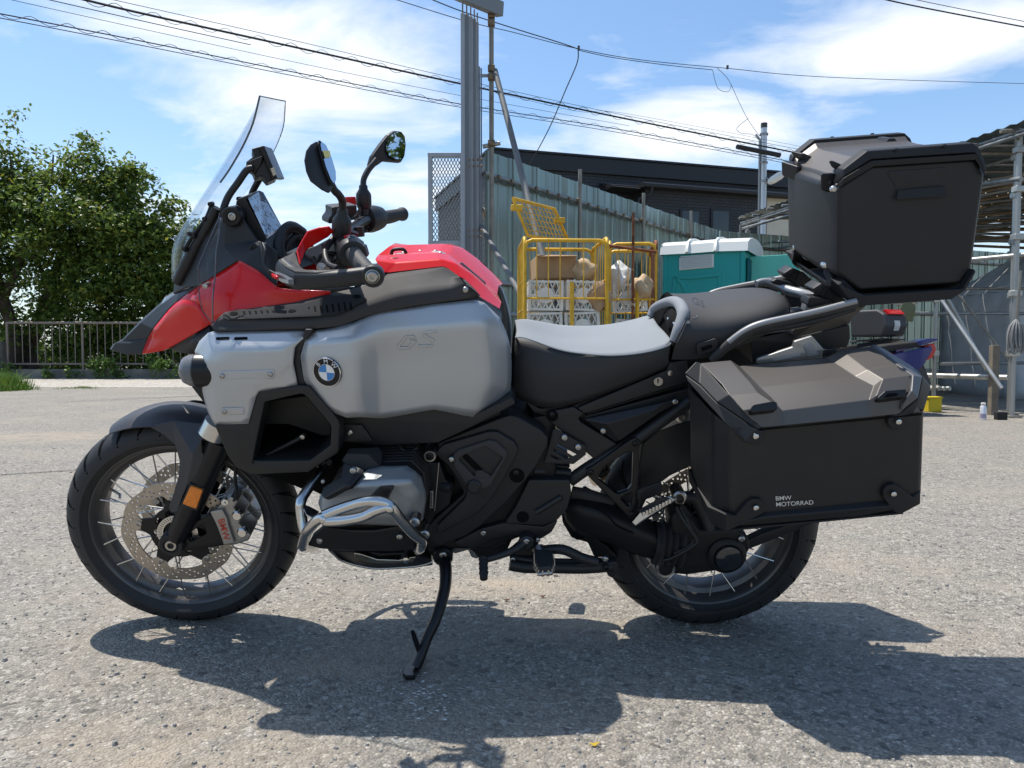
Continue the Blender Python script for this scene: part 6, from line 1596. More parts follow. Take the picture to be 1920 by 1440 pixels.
# clutch/brake reservoirs and clamps
patch("brake_reservoir", [(535, 690, -.13), (740, 672, -.17), (745, 760, -.17), (690, 800, -.16), (510, 830, -.13), (505, 790, -.13), (540, 745, -.13)], [tuple(range(7))], m_black, hb, cv=D1, solid=.06, bevel=.005)
ptube("brake_hose", [(690, 790, -.15), (740, 760, -.15), (762, 720, -.15), (755, 690, -.15)], .004, m_dkgrey, hb, cv=D1, n=8)
ptube("bar_riser", [(660, 960, .05), (690, 880, .05)], .02, m_blackg, hb, cv=D1, curve=0); ptube("bar_riser", [(740, 930, -.05), (735, 850, -.05)], .02, m_blackg, hb, cv=D1, curve=0)
for k, (y, w_) in enumerate(((800, -.23), (850, -.22), (880, -.21))):
    pdisc("clamp_bolt", 830-15*k, y, w_, [(.007, -.01), (.007, .006), (.004, .007)], m_blackg, hb, cv=D1)
plate("clamp", [(790, 740), (835, 730), (850, 800), (830, 880), (790, 895), (770, 840)], -.235, .03, m_blackg, hb, cv=D1, r=4)
ptube("brake_lever", [(640, 880, -.22), (720, 880, -.26), (800, 885, -.30), (900, 850, -.36), (960, 800, -.42)], [.008, .007, .006, .006], m_black, hb, cv=D1)
ptube("clutch_lever", [(560, 930, .24), (480, 1040, .30), (500, 1150, .36), (580, 1190, .42)], [.008, .007, .006, .006], m_black, hb, cv=D1)
# left cluster dark mass: master cylinder, hoses
patch("clutch_cylinder", [(395, 1000, .22), (545, 920, .22), (590, 1000, .24), (600, 1120, .25), (520, 1180, .26), (420, 1150, .25), (300, 1080, .23), (330, 1020, .22)], [tuple(range(8))], m_black, hb, cv=D1, solid=.05, bevel=.006)
for pts in ([(420, 1130, .27), (450, 1080, .27), (510, 1060, .265), (560, 1080, .26)], [(380, 1100, .26), (430, 1170, .27), (500, 1170, .28), (560, 1120, .27)], [(460, 1000, .255), (480, 1060, .262), (540, 1110, .265)]):
    ptube("cable", pts, .005, m_blackg, hb, cv=D1, n=8)
ptube("lever_tip", [(430, 1175, .30), (490, 1200, .31)], [.009, .011], mat("pale_alloy", (.5, .46, .4), .4, .6), hb, cv=D1, curve=0)
# big black hoses in front of the bars
ptube("hose", [(110, 1110, .10), (100, 1000, .09), (130, 900, .07), (200, 850, .05), (290, 900, .0)], .014, m_black, bike, cv=D1)
ptube("hose", [(150, 1080, .06), (180, 990, .05), (230, 930, .03), (300, 930, 0)], .010, m_black, bike, cv=D1)
plate("hose_clip", [(155, 1065), (240, 1025), (260, 1060), (160, 1085)], .12, .02, m_alu, bike, cv=D1, r=2)

# mirrors: a socket, a bent stem, a hollow shell with the glass set in it
for nm in (0, 1):
    if nm == 0:
        base = [(610, 900, .25), (615, 850, .25)]; boot = (617, 835, .25); stem = [(620, 720, .255), (618, 640, .265), (590, 590, .28), (555, 555, .29), (525, 500, .30)]
        outl = [(425, 145), (470, 180), (520, 280), (560, 370), (573, 450), (560, 520), (530, 570), (470, 540), (380, 470), (345, 390), (330, 300), (345, 220), (380, 170)]
        glass = [(430, 160), (470, 190), (515, 290), (548, 400), (552, 470), (535, 510), (510, 470), (470, 370), (440, 260), (425, 190)]
        wa = .34
    else:
        base = [(800, 800, -.23), (800, 720, -.23)]; boot = (790, 640, -.23); stem = [(790, 520, -.235), (795, 460, -.245), (830, 390, -.26), (870, 340, -.27), (900, 300, -.28)]
        outl = [(1040, 62), (1100, 68), (1130, 110), (1140, 180), (1130, 280), (1105, 322), (1050, 318), (960, 310), (920, 340), (870, 372), (840, 340), (860, 270), (930, 170), (990, 95)]
        glass = [(1040, 78), (1095, 85), (1120, 120), (1128, 185), (1118, 270), (1098, 306), (1050, 300), (1000, 280), (970, 230), (975, 170), (1005, 105)]
        wa = -.34
    mr = tube("mirror", [bpt(*p) for p in stem], .0085, m_black, hb, n=12, curve=5)
    P0 = bpt(*base[0]); P1 = bpt(stem[0][0], stem[0][1], stem[0][2])
    lathe("mirror_boot", P1, (P0-P1).normalized(), [(.0095, -.004), (.012, .0), (.0125, .008), (.0205, .020), (.0215, .026), (.0215, .050), (.018, .060), (.014, .062), (.014, .095)], m_black, mr, n=20)
    # the glass lies in a plane turned towards the rider's eye
    nrm_ = (BMI.to_3x3() @ (Vector((.80, -.44, .20)) if nm == 0 else Vector((.60, -.78, .02)))).normalized()
    D1c = D1(487, 335) if nm == 0 else D1(1050, 190)
    pc_ = BODY.hit(*D1c, wa)
    def onp(q, off=0.0):
        o_ = BMI @ CAM; d_ = BMI.to_3x3() @ ray(*q); return o_ + d_*((pc_-o_).dot(nrm_)/d_.dot(nrm_)) + nrm_*off
    rim = [onp(q, 0 if nm else -.004) for q in fillet([D1(*p) for p in outl], 3, 2)]
    gl = [onp(q, .002) for q in fillet([D1(*p) for p in glass], 3, 2)]
    c = sum(rim, Vector())/len(rim)
    gc = sum(gl, Vector())/len(gl)
    if nm == 0:
        # the shell: silhouette outline bulges forwards (away from the rider)
        fwd = -nrm_
    else:
        fwd = -nrm_
    n_ = len(gl); big = [gc+(p-gc)*1.09 for p in gl]
    V = []; F = []
    rings = [(1.0, .002), (1.06, -.002), (1.12, .006), (1.10, .016), (.92, .030), (.60, .040), (.2, .044)]
    for s_, dd in rings: V += [gc+(p-gc)*s_ + fwd*dd*(1 if nm else .2) for p in gl]
    for i in range(len(rings)-1):
        for k in range(n_): F.append((i*n_+k, i*n_+(k+1) % n_, (i+1)*n_+(k+1) % n_, (i+1)*n_+k))
    F.append(tuple((len(rings)-1)*n_+k for k in range(n_)))
    sh = mesh("mirror_shell", V, F, m_black, mr, smooth=60)
    # outline body traced in the photograph, thick and rounded, behind the glass
    th = .030
    V = []; n2 = len(rim)
    for s_, dd in ((.93, .000), (1.0, .006), (1.0, .016), (.9, .028), (.6, .036)): V += [c+(p-c)*s_+fwd*dd*(1 if nm else .25) for p in rim]
    F = [tuple(range(n2))]
    for i in range(4):
        for k in range(n2): F.append((i*n2+k, i*n2+(k+1) % n2, (i+1)*n2+(k+1) % n2, (i+1)*n2+k))
    F.append(tuple(4*n2+k for k in range(n2)))
    mesh("mirror_housing", V, F, m_black, mr, smooth=60)
    # glass angled towards the rider's eye
    gn = -fwd
    mesh("mirror_glass", [p - fwd*.0035 for p in gl], [tuple(range(n_))], m_mirror, mr, smooth=0)
    if nm == 0:
        mesh("sticker", [onp(D1(*p), .0075) for p in ((437, 238), (495, 240), (502, 290), (455, 300))], [(0, 1, 2, 3)], m_yellow, mr, smooth=0)
# hand guards: a thick bent band round the front of the grip, with indicator and end bolt
def guard(near):
    f = (lambda p: p)
    # (x, y top, y bottom, w) along the band, from the front indicator to the bar end
    S_ = [(80, 1130, 1270, .335), (92, 1105, 1300, .36), (150, 1160, 1350, .40), (230, 1205, 1382, .435), (400, 1212, 1375, .455), (600, 1200, 1362, .468), (780, 1178, 1335, .474), (865, 1160, 1335, .475)]
    top = [bpt(x, a, w_) for x, a, b, w_ in S_]; bot = [bpt(x, b, w_) for x, a, b, w_ in S_]
    V = []; 
    for t_, b_ in zip(top, bot):
        nn = (t_-b_).normalized()
        inn = Vector((.012, .022, 0)) 
        V += [t_+inn*1.3-nn*.004, t_+inn*.4, t_*.8+b_*.2-inn*.15, t_*.2+b_*.8-inn*.15, b_+inn*.4, b_+inn*1.3+nn*.006]
    F = []
    for i in range(len(S_)-1):
        for k in range(6): F.append((i*6+k, i*6+(k+1) % 6, (i+1)*6+(k+1) % 6, (i+1)*6+k))
    F += [(0, 1, 2, 3, 4, 5), tuple(range(len(V)-1, len(V)-7, -1))]
    # shelf that carries the band inwards
    sh = [bpt(*p) for p in ((92, 1120, .355), (235, 1050, .30), (265, 1165, .34), (320, 1205, .40), (600, 1198, .45), (860, 1165, .465), (860, 1200, .475), (400, 1225, .455), (230, 1215, .435), (150, 1170, .40))]
    return V, F, sh
V, F, sh = guard(True)
def turned(p):
    "mirror image of a left-hand handlebar part on the right: reflect in the steered plane"
    return FRONT.mir(p)
for mirr in (False,):
    T_ = turned if mirr else (lambda p: p)
    g = mesh("hand_guard", [T_(p) for p in V], F, m_black if True else m_dkgrey, hb, bevel=.006, seg=3, bang=20, smooth=50)
    mesh("guard_shelf", [T_(p) for p in sh], [tuple(range(len(sh)))], m_dkgrey, g, solid=.008, bevel=.003)
    P = T_(bpt(868, 1258, .478)); ax_ = (T_(near_end)-T_(near_in)).normalized() if False else (FRONT.n*(-1 if mirr else 1))
    lathe("guard_end", P, ax_, [(.018, -.030), (.0215, -.024), (.0225, 0), (.021, .004), (.016, .005), (.015, .002)], m_black, g, n=32)
    lathe("end_ring", P, ax_, [(.0140, .001), (.0148, .005), (.0128, .0070), (.0115, .0058)], mat("brass_ring", (.45, .42, .34), .35, .9), g, n=28, cap=False)
    lathe("end_bolt", P, ax_, [(.0110, .0), (.0110, .007), (.009, .009), (.0045, .009), (.004, .003)], m_bolt, g, n=24)
    ind = [bpt(*p) for p in ((95, 1215, .372), (150, 1240, .412), (212, 1275, .438), (214, 1320, .440), (150, 1300, .414), (100, 1265, .374))]
    mesh("indicator", [T_(p)+Vector((-.006, (.008 if mirr else -.008), 0)) for p in ind], [tuple(range(6))], m_smoke, g, solid=.012, bevel=.002)
    mesh("indicator_chip", [T_(bpt(*p))+Vector((-.009, (.011 if mirr else -.011), 0)) for p in ((100, 1225, .376), (140, 1245, .405), (150, 1275, .412), (108, 1260, .378))], [(0, 1, 2, 3)], m_red, g, solid=.004)
    # red deflector shield above the guard
    rs = [bpt(*p) for p in ((240, 1050, .30), (285, 960, .295), (330, 885, .29), (430, 850, .285), (510, 843, .28), (545, 880, .26), (500, 925, .262), (395, 985, .268), (315, 1040, .28), (300, 1080, .30), (265, 1170, .34))]
    mesh("hand_shield", [T_(p) for p in rs], [(0, 1, 8, 9, 10), (1, 2, 7, 8), (2, 3, 4, 5, 6, 7)], m_red, hb, solid=.005, bevel=.003)

# the right-hand guard and shield, seen past the reservoir
patch("hand_shield", [(636, 612, -.34), (645, 606, -.34), (722, 603, -.33), (734, 670, -.33), (690, 680, -.33), (642, 672, -.33)], [tuple(range(6))], m_red, hb, cv=D1, solid=.006, bevel=.002)
g2 = ptube("hand_guard", [(1120, 745, -.43), (1000, 790, -.46), (860, 790, -.46), (720, 760, -.42), (640, 720, -.36)], .014, m_black, hb, cv=D1)
# ---------------------------------------------------------------- engine, covers and stand
P = [BODY.hit(x, y, .155)+Vector((0, .155, 0)) for x, y in ((640, 850), (770, 840), (880, 810), (985, 785), (1045, 850), (1045, 950), (985, 1005), (920, 1032), (830, 1032), (700, 1028), (640, 960))]
k = len(P)
eng = mesh("engine_block", [p+Vector((0, -.155, 0)) for p in P]+[p+Vector((0, .155, 0)) for p in P], [tuple(range(k)), tuple(range(2*k-1, k-1, -1))]+[(i, (i+1) % k, k+(i+1) % k, k+i) for i in range(k)], m_enginek, bike, bevel=.012, seg=3)
plate("under_tank_cover", [(888, 1080), (1020, 1075), (1150, 1085), (1340, 1040), (1420, 1035), (1540, 1045), (1640, 1080), (1860, 975), (1882, 1010), (1640, 1140), (1440, 1232), (1110, 1245), (895, 1226)], .238, .10, m_black, bike, cv=C3, r=4, bev=2, mir=True)
uc = plate("cover_raised_corner", [(893, 1130), (1012, 1130), (1040, 1165), (1082, 1230), (896, 1226)], .246, .02, m_black, bike, cv=C3, r=4, bev=2, mir=True)
bolt(948, 1175, .247, m_bolt, uc, cv=C3, r=.008)
# boxer cylinders (left traced, right mirrored)
HV = [(345, 695, .372), (610, 602, .388), (750, 418, .335), (905, 380, .312), (1150, 377, .310), (1225, 425, .318), (1180, 528, .388), (700, 568, .398), (1290, 490, .300), (1335, 650, .300), (1330, 712, .300), (1262, 640, .362), (1302, 905, .292), (1080, 880, .378), (330, 850, .378), (290, 735, .330), (320, 640, .335), (1200, 960, .34), (330, 930, .34)]
hd = patch("cylinder_head_cover", HV, [(7, 2, 3, 4, 5, 6), (1, 2, 7), (6, 5, 8, 9, 11), (11, 9, 10, 12, 13), (0, 7, 6, 11, 13, 14), (0, 1, 7), (15, 0, 14), (16, 0, 15), (14, 13, 17, 18), (13, 12, 17)],
           m_engine, bike, cv=D3, solid=.01, mir=True, crease=.55)
for mirr in (False, True):
    f = (lambda p: BODY.mir(p)) if mirr else (lambda p: p)
    # cylinder barrel with cooling fins
    V = []; 
    base = [f(BODY.hit(*D3(x, y), .30)) for x, y in ((420, 560), (620, 380), (1180, 360), (1300, 480), (1330, 700), (1290, 930), (420, 980), (330, 800))]
    n_ = len(base); c = sum(base, Vector())/n_; dirn = Vector((0, -1 if not mirr else 1, 0))
    V = []; F = []
    lv = [(.98, 0), (.98, -.02)]
    for q in range(7): lv += [(1.02, -.022-.018*q), (1.02, -.027-.018*q), (.94, -.029-.018*q), (.94, -.038-.018*q)]
    for s_, d_ in lv: V += [c+(p-c)*s_+dirn*d_ for p in base]
    for i in range(len(lv)-1):
        for q in range(n_): F.append((i*n_+q, i*n_+(q+1) % n_, (i+1)*n_+(q+1) % n_, (i+1)*n_+q))
    F.append(tuple(range(n_)))
    mesh("cylinder_barrel", V, F, m_enginek, bike, smooth=20)
ck = patch("coil_cover", [(318, 655, .355), (345, 692, .380), (600, 592, .400), (742, 425, .36), (700, 396, .352), (532, 345, .345), (512, 480, .365), (335, 580, .352), (560, 560, .40)],
           [(0, 1, 8, 6, 7), (1, 2, 8), (8, 2, 3, 4), (6, 8, 4, 5)], m_black, bike, cv=D3, solid=.02, bevel=.004, mir=True)
bolt(628, 425, .382, m_bolt, ck, cv=D3, r=.008, mir=True)
bolt(338, 530, .352, m_bolt, ck, cv=D3, r=.005)
patch("intake_cover", [(520, 325, .30), (592, 205, .285), (772, 203, .285), (870, 190, .27), (912, 240, .27), (902, 400, .30), (745, 420, .32), (535, 350, .32), (560, 265, .31), (770, 268, .31)],
      [(0, 1, 8), (1, 2, 9, 8), (2, 3, 4, 9), (4, 5, 9), (5, 6, 7, 0, 8, 9)], m_black, bike, cv=D3, solid=.05, bevel=.005, mir=True)
plate("head_inset", [(780, 697), (888, 580), (1012, 571), (1026, 580), (962, 706), (990, 735), (800, 740)], on(hd, .006), .01, m_dkgrey, hd, cv=D3, r=4)
plate("head_inset_panel", [(830, 690), (905, 605), (990, 600), (945, 695)], on(hd, .0085), .01, m_black, hd, cv=D3, r=3)
patch("head_lower_cover", [(330, 930, .335), (1200, 900, .335), (1260, 960, .30), (830, 1060, .30), (420, 1040, .30)], [(0, 1, 2, 3, 4)], m_black, bike, cv=D3, solid=.06, bevel=.006, mir=True)
plate("spark_plug_clip", [(1310, 900), (1340, 990), (1300, 1000), (1270, 960)], .28, .03, m_blackg, bike, cv=D3, r=3)
# lower finned guard plate
lg = patch("engine_guard_plate", [(190, 1152, .300), (240, 1050, .310), (350, 965, .315), (600, 1000, .32), (830, 1005, .32), (1120, 985, .315), (1205, 1085, .305), (1232, 1190, .290), (1000, 1207, .290), (700, 1202, .290), (330, 1182, .29)],
           [(0, 1, 2, 3, 9, 10), (3, 4, 8, 9), (4, 5, 6, 7, 8)], m_black, bike, cv=D3, solid=.012, bevel=.004, mir=True)
bolt(305, 1102, .305, m_bolt, lg, cv=D3, r=.0085); bolt(1077, 1062, .317, m_bolt, lg, cv=D3, r=.0085)
patch("guard_lip", [(330, 968, .325), (600, 998, .33), (830, 1000, .33), (1120, 950, .325), (1110, 985, .325), (830, 1030, .33), (600, 1022, .33)], [(0, 1, 6), (1, 2, 5, 6), (2, 3, 4, 5)], m_black, lg, cv=D3, solid=.02, bevel=.003)
# exhaust: collector pan and header
patch("skid_plate", [(370, 1190, .15), (480, 1300, .13), (700, 1368, .11), (900, 1385, .10), (1250, 1362, .10), (1400, 1345, .11), (1385, 1270, .13), (1200, 1230, .16), (900, 1240, .17), (600, 1200, .17)],
      [(0, 1, 2, 9), (2, 3, 8, 9), (3, 4, 7, 8), (4, 5, 6, 7)], m_blackg, bike, cv=D3, solid=.26, bevel=.006)
ptube("skid_plate_edge", [(420, 1195, .155), (520, 1290, .135), (720, 1350, .118), (900, 1368, .108), (1250, 1345, .108), (1390, 1305, .12)], .0035, m_steel, bike, cv=D3, n=8)
patch("exhaust_header", [(630, 1222, .178), (700, 1232, .18), (860, 1288, .178), (1080, 1295, .175), (1160, 1270, .178), (1240, 1262, .175), (1200, 1310, .165), (860, 1322, .165), (760, 1305, .168), (640, 1268, .17)],
      [(0, 1, 8, 9), (1, 2, 7, 8), (2, 3, 6, 7), (3, 4, 5, 6)], m_exhaust, bike, cv=D3, solid=.03, bevel=.004)
pdisc("header_nut", 1140, 1278, .182, [(.009, -.01), (.009, .008), (.005, .01)], m_chrome, bike, cv=D3, n=6)
# crash bars
CB = [[(140, 1150, .33), (165, 1060, .365), (200, 990, .395), (280, 905, .42), (350, 868, .43)],
      [(350, 855, .43), (450, 812, .428), (600, 760, .43), (740, 722, .438), (860, 718, .44), (950, 742, .44), (1010, 790, .438), (1090, 900, .42), (1200, 1020, .39), (1285, 1090, .355), (1290, 1130, .34), (1275, 1175, .30), (1250, 1190, .18)],
      [(345, 905, .432), (420, 910, .436), (560, 900, .442), (720, 868, .446), (850, 805, .446), (975, 770, .442)],
      [(385, 350, .19), (335, 410, .23), (280, 480, .262), (150, 665, .315), (122, 740, .33), (122, 800, .335), (140, 920, .345), (165, 1010, .355)],
      [(140, 1150, .33), (170, 1168, .25), (260, 1160, .15)]]
cbs = []
for mirr in (False, True):
    par = empty("crash_bar", (0, 0, 0), bike)
    for i, pts in enumerate(CB):
        Q = [H(D3, *p) for p in pts]; Q = [BODY.mir(p) for p in Q] if mirr else Q
        tube("bar", Q, .0125, m_steel, par, n=14, curve=6)
    for (x, y, w_, r_) in ((347, 885, .432, .0145), (985, 782, .442, .0145), (142, 1150, .33, .013)):
        q = H(D3, x, y, w_); q = BODY.mir(q) if mirr else q
        mesh("weld", *lathev(q, (1, 0, .3), [(r_*.6, -.009), (r_, -.005), (r_*1.02, 0), (r_, .005), (r_*.6, .009)], 14), m_steel, par, smooth=60)
    g = [H(D3, *p) for p in ((135, 770, .335), (200, 775, .33), (300, 830, .33), (230, 890, .37), (175, 860, .35))]
    g = [BODY.mir(p) for p in g] if mirr else g
    mesh("gusset", g, [(0, 1, 2, 3, 4)], m_steel, par, solid=.004, bevel=.001)
    q = [H(D3, *p) for p in ((300, 390, .24), (400, 300, .215), (450, 330, .20), (440, 380, .20), (380, 430, .23))]
    q = [BODY.mir(p) for p in q] if mirr else q
    mesh("bar_clamp", q, [(0, 1, 2, 3, 4)], m_bolt, par, solid=.012, bevel=.003)
pdisc("clamp_bolt", 395, 350, .225, [(.013, -.01), (.013, .006), (.008, .008), (.007, .003)], m_blackg, bike, cv=D3)
for x, y, w_ in ((1225, 915, .37), (1320, 1035, .32)):
    pdisc("pinch_bolt", x, y, w_, [(.012, -.03), (.012, .006), (.008, .009), (.007, .004)], m_bolt, bike, cv=D3)
# right-hand details of the crankcase seen on the left side
plate("crankcase_cover", [(1290, 340), (1460, 350), (1520, 520), (1600, 560), (1560, 760), (1420, 860), (1340, 1000), (1290, 960), (1340, 700), (1300, 480)], .205, .08, m_enginek, bike, cv=D3, r=6, bev=3)
plate("cover_seam", [(1452, 350), (1458, 350), (1418, 815), (1408, 815)], .208, .004, m_bolt, bike, cv=D3, bev=.2)
plate("serial_plate", [(1368, 620), (1400, 620), (1400, 788), (1366, 788)], .209, .003, m_alu, bike, cv=D3, r=1, bev=.3)
for kk in range(7):
    plate("serial_digit", [(1377, 640+kk*20), (1392, 640+kk*20), (1392, 650+kk*20), (1377, 650+kk*20)], .2095, .001, m_dark, bike, cv=D3, bev=.1)
lathe("sensor_plug", H(D3, 1480, 575, .20), (1, -.3, 0), [(.013, 0), (.0135, .012), (.013, .026), (.009, .028)], m_black, bike, n=16)
pdisc("frame_bolt", 1370, 280, .225, [(.0155, -.05), (.0165, .002), (.014, .006), (.009, .006), (.008, -.002)], m_bolt, bike, cv=D3)
pdisc("frame_bolt_inset", 1370, 280, .228, [(.011, 0), (.011, .005), (.006, .006), (.005, .002)], m_blackg, bike, cv=D3)
ptube("hose", [(1070, 170, .2), (1110, 225, .21), (1180, 240, .21), (1240, 205, .2)], .006, m_black, bike, cv=D3)
# side covers
sc_ = plate("side_cover", [(90, 385), (130, 355), (550, 188), (640, 158), (705, 176), (880, 272), (938, 335), (932, 400), (850, 545), (760, 665), (620, 825), (420, 1012), (300, 1092), (100, 1165), (20, 1130), (20, 1000), (70, 950), (150, 880), (290, 760), (160, 545), (75, 470)], .198, .06, m_black, bike, cv=D4, r=8, bev=3, mir=True)
s2 = plate("air_duct_cover", [(75, 440), (130, 385), (480, 284), (545, 286), (680, 368), (708, 420), (692, 475), (600, 645), (480, 832), (380, 932), (240, 1002), (82, 1085), (80, 1010), (290, 805), (308, 745), (160, 545), (75, 475)], .212, .05, m_black, bike, cv=D4, r=8, bev=3, mir=True)
s3 = plate("duct_frame", [(200, 470), (240, 430), (480, 352), (535, 362), (620, 440), (620, 480), (500, 690), (470, 720), (370, 748), (330, 735), (210, 560)], .222, .02, m_dkgrey, bike, cv=D4, r=7, bev=2.5,
           holes=[([(285, 470), (450, 400), (590, 490), (490, 640), (380, 648), (240, 500)], 5)])
plate("duct_floor", [(270, 440), (450, 395), (600, 480), (480, 655), (370, 650), (235, 500)], .214, .004, m_black, s3, cv=D4, bev=.5)
plate("duct_mouth", [(275, 465), (310, 460), (430, 575), (425, 585), (370, 580), (280, 490)], .2165, .004, m_dark, s3, cv=D4, bev=.4)
plate("duct_ledge", [(370, 645), (380, 588), (430, 586), (500, 632), (480, 655)], .220, .006, m_dkgrey, s3, cv=D4, bev=.6)
bolt(190, 500, .225, m_bolt, s2, cv=D4, r=.008)
pdisc("cover_boss", 365, 705, .222, [(.018, -.01), (.018, .006), (.014, .009), (.002, .009)], m_black, s2, cv=D4)
pdisc("cover_hole", 697, 625, .199, [(.019, -.002), (.019, .0008)], m_dark, sc_, cv=D4)
pdisc("hole_screw", 690, 600, .200, [(.007, -.002), (.007, .002), (.004, .003)], m_blackg, sc_, cv=D4)
bp = plate("frame_bracket", [(605, 990), (690, 862), (790, 660), (1105, 660), (1117, 770), (1085, 880), (1012, 965), (900, 1012), (640, 998)], .182, .03, m_black, bike, cv=D4, r=5, bev=2, mir=True)
ptube("bracket_ridge", [(845, 908, .184), (1040, 790, .184)], .008, m_black, bp, cv=D4)
pdisc("bracket_hole", 742, 945, .183, [(.016, -.001), (.016, .001)], m_dark, bp, cv=D4)
lb = plate("foot_bracket", [(190, 1150), (420, 1035), (600, 990), (905, 1020), (1025, 955), (965, 1062), (880, 1115), (800, 1100), (640, 1085), (500, 1115), (350, 1185)], .176, .04, m_black, bike, cv=D4, r=5, bev=2, mir=True)
bolt(437, 1068, .178, m_bolt, lb, cv=D4, r=.009)
plate("gearbox_cover", [(330, 1170), (500, 1110), (640, 1090), (660, 1120), (600, 1250), (420, 1290), (380, 1240)], .12, .08, m_enginek, bike, cv=D4, r=6, bev=3)
plate("oil_drain_flange", [(200, 1190), (300, 1170), (390, 1230), (400, 1270), (345, 1255), (320, 1200), (210, 1230)], .10, .02, m_alu, bike, cv=D4, r=3)
# gear lever
gl_ = ptube("gear_lever", [(770, 1132, .20), (690, 1190, .215), (600, 1228, .225), (520, 1255, .235), (440, 1278, .24)], [.012, .010, .009, .008], m_black, bike, cv=D4)
pdisc("lever_pivot", 770, 1132, .20, [(.019, -.02), (.019, .008), (.015, .011), (.011, .011)], m_black, gl_, cv=D4); bolt(770, 1132, .212, m_bolt, gl_, cv=D4, r=.009)
mesh("lever_toe", *lathev(H(D4, 436, 1250, .235), H(D4, 440, 1385, .285)-H(D4, 436, 1250, .235), [(.008, 0), (.010, .004)]+[(.0125-.002*(q % 2), .008+.007*q) for q in range(8)]+[(.010, .068), (.004, .07)], 14), m_rubber, gl_)
bolt(857, 1122, .19, m_bolt, bike, cv=D4, r=.007); bolt(665, 1272, .19, m_bolt, bike, cv=D4, r=.008)
# rider foot peg (seen from above), with steel teeth
fp_ = patch("foot_peg", [(832, 1240, .205), (965, 1230, .205), (985, 1325, .285), (962, 1378, .318), (872, 1386, .318), (835, 1325, .285)], [tuple(range(6))], m_rubber, bike, cv=D4, solid=.018, bevel=.004, mir=True)
edge = [(832, 1240, .205), (835, 1325, .285), (872, 1386, .318), (962, 1378, .318), (985, 1325, .285), (965, 1230, .205)]
EP = [H(D4, *p) for p in edge]
for i in range(5):
    m_ = max(2, int((EP[i+1]-EP[i]).length/.011))
    for q in range(m_):
        p = EP[i].lerp(EP[i+1], (q+.5)/m_)
        mesh("tooth", *lathev(p+Vector((0, 0, -.006)), (0, 0, 1), [(.0036, 0), (.0036, .010), (.001, .016)], 6), m_bolt, fp_)
tube("peg_frame", EP, .005, m_bolt, fp_, n=8)
ptube("peg_hinge", [(860, 1190, .19), (885, 1240, .21)], [.018, .016], m_bolt, bike, cv=D4, curve=0)
for pts in ([(900, 1200, .20), (1050, 1195, .22), (1200, 1260, .22), (1317, 1290, .22)],):
    ptube("brake_linkage", pts, .013, m_black, bike, cv=D4)
# centre stand
cs = ptube("centre_stand", [(640, 1310, .19), (760, 1330, .19), (900, 1330, .19), (1200, 1335, .19), (1430, 1320, .19)], .016, m_black, bike, cv=D4)
ptube("stand_arm", [(660, 1260, .17), (900, 1290, .18), (1200, 1300, .18), (1300, 1280, .18)], .012, m_black, cs, cv=D4)
plate("stand_foot", [(1150, 1310), (1330, 1300), (1470, 1290), (1480, 1350), (1440, 1420), (1400, 1400), (1380, 1350), (1150, 1350)], .2, .03, m_black, cs, cv=D4, r=4)
bolt(1378, 1270, .2, m_bolt, cs, cv=D4, r=.009); bolt(1385, 1335, .215, m_blackg, cs, cv=D4, r=.009)
# side stand down to the ground
ft = BMI @ ground(783, 1262)
w_f = -ft.y
def lw(t): return .15+(w_f-.15)*t
st = ptube("side_stand", [(722, 795, .15), (734, 860, lw(.2)), (728, 960, lw(.42)), (690, 1090, lw(.66)), (645, 1190, lw(.82)), (618, 1270, lw(.94)), (598, 1318, lw(1.0))], [.018, .0165, .015, .014, .013, .012, .012], m_blackg, bike, cv=C4, n=8)
pdisc("stand_pivot", 722, 795, .155, [(.027, -.04), (.027, .012), (.023, .016), (.010, .016)], m_blackg, st, cv=C4); bolt(722, 795, .172, m_bolt, st, cv=C4, r=.011)
ptube("stand_tang", [(612, 1245, lw(.9)), (592, 1190, lw(.9)), (580, 1152, lw(.92))], [.007, .007, .005], m_blackg, st, cv=C4, n=8)
fo = [BMI @ (ground(*C4(x, y))+Vector((0, 0, .002))) for x, y in ((533, 1370), (545, 1345), (590, 1272), (628, 1278), (612, 1345), (590, 1382), (548, 1384))]
up_ = BMI.to_3x3() @ Vector((0, 0, 1))
mesh("stand_pad", fo+[p+up_*.012 for p in fo], [tuple(range(6, -1, -1)), tuple(range(7, 14))]+[(i, (i+1) % 7, 7+(i+1) % 7, 7+i) for i in range(7)], m_blackg, st, bevel=.003)
plate("stand_mount", [(640, 770), (700, 750), (760, 745), (765, 800), (745, 850), (690, 840), (670, 800)], .14, .03, m_blackg, bike, cv=C4, r=4)
# lower fairing filler between duct and engine
plate("inner_shroud", [(700, 1400), (880, 1290), (890, 1120), (1000, 1240), (1010, 1440), (860, 1560), (700, 1480)], .20, .15, m_dark, bike, cv=C3, bev=1, mir=True)
plate("belly_shroud", [(395, 1405), (720, 1395), (745, 1430), (700, 1500), (560, 1440)], .14, .2, m_dark, bike, cv=C3, bev=1, mir=True)
plate("stand_bracket", [(780, 1095), (870, 1115), (850, 1230), (770, 1335), (640, 1335), (640, 1265), (700, 1215), (740, 1150)], .172, .06, m_black, bike, cv=D4, r=5, bev=2)
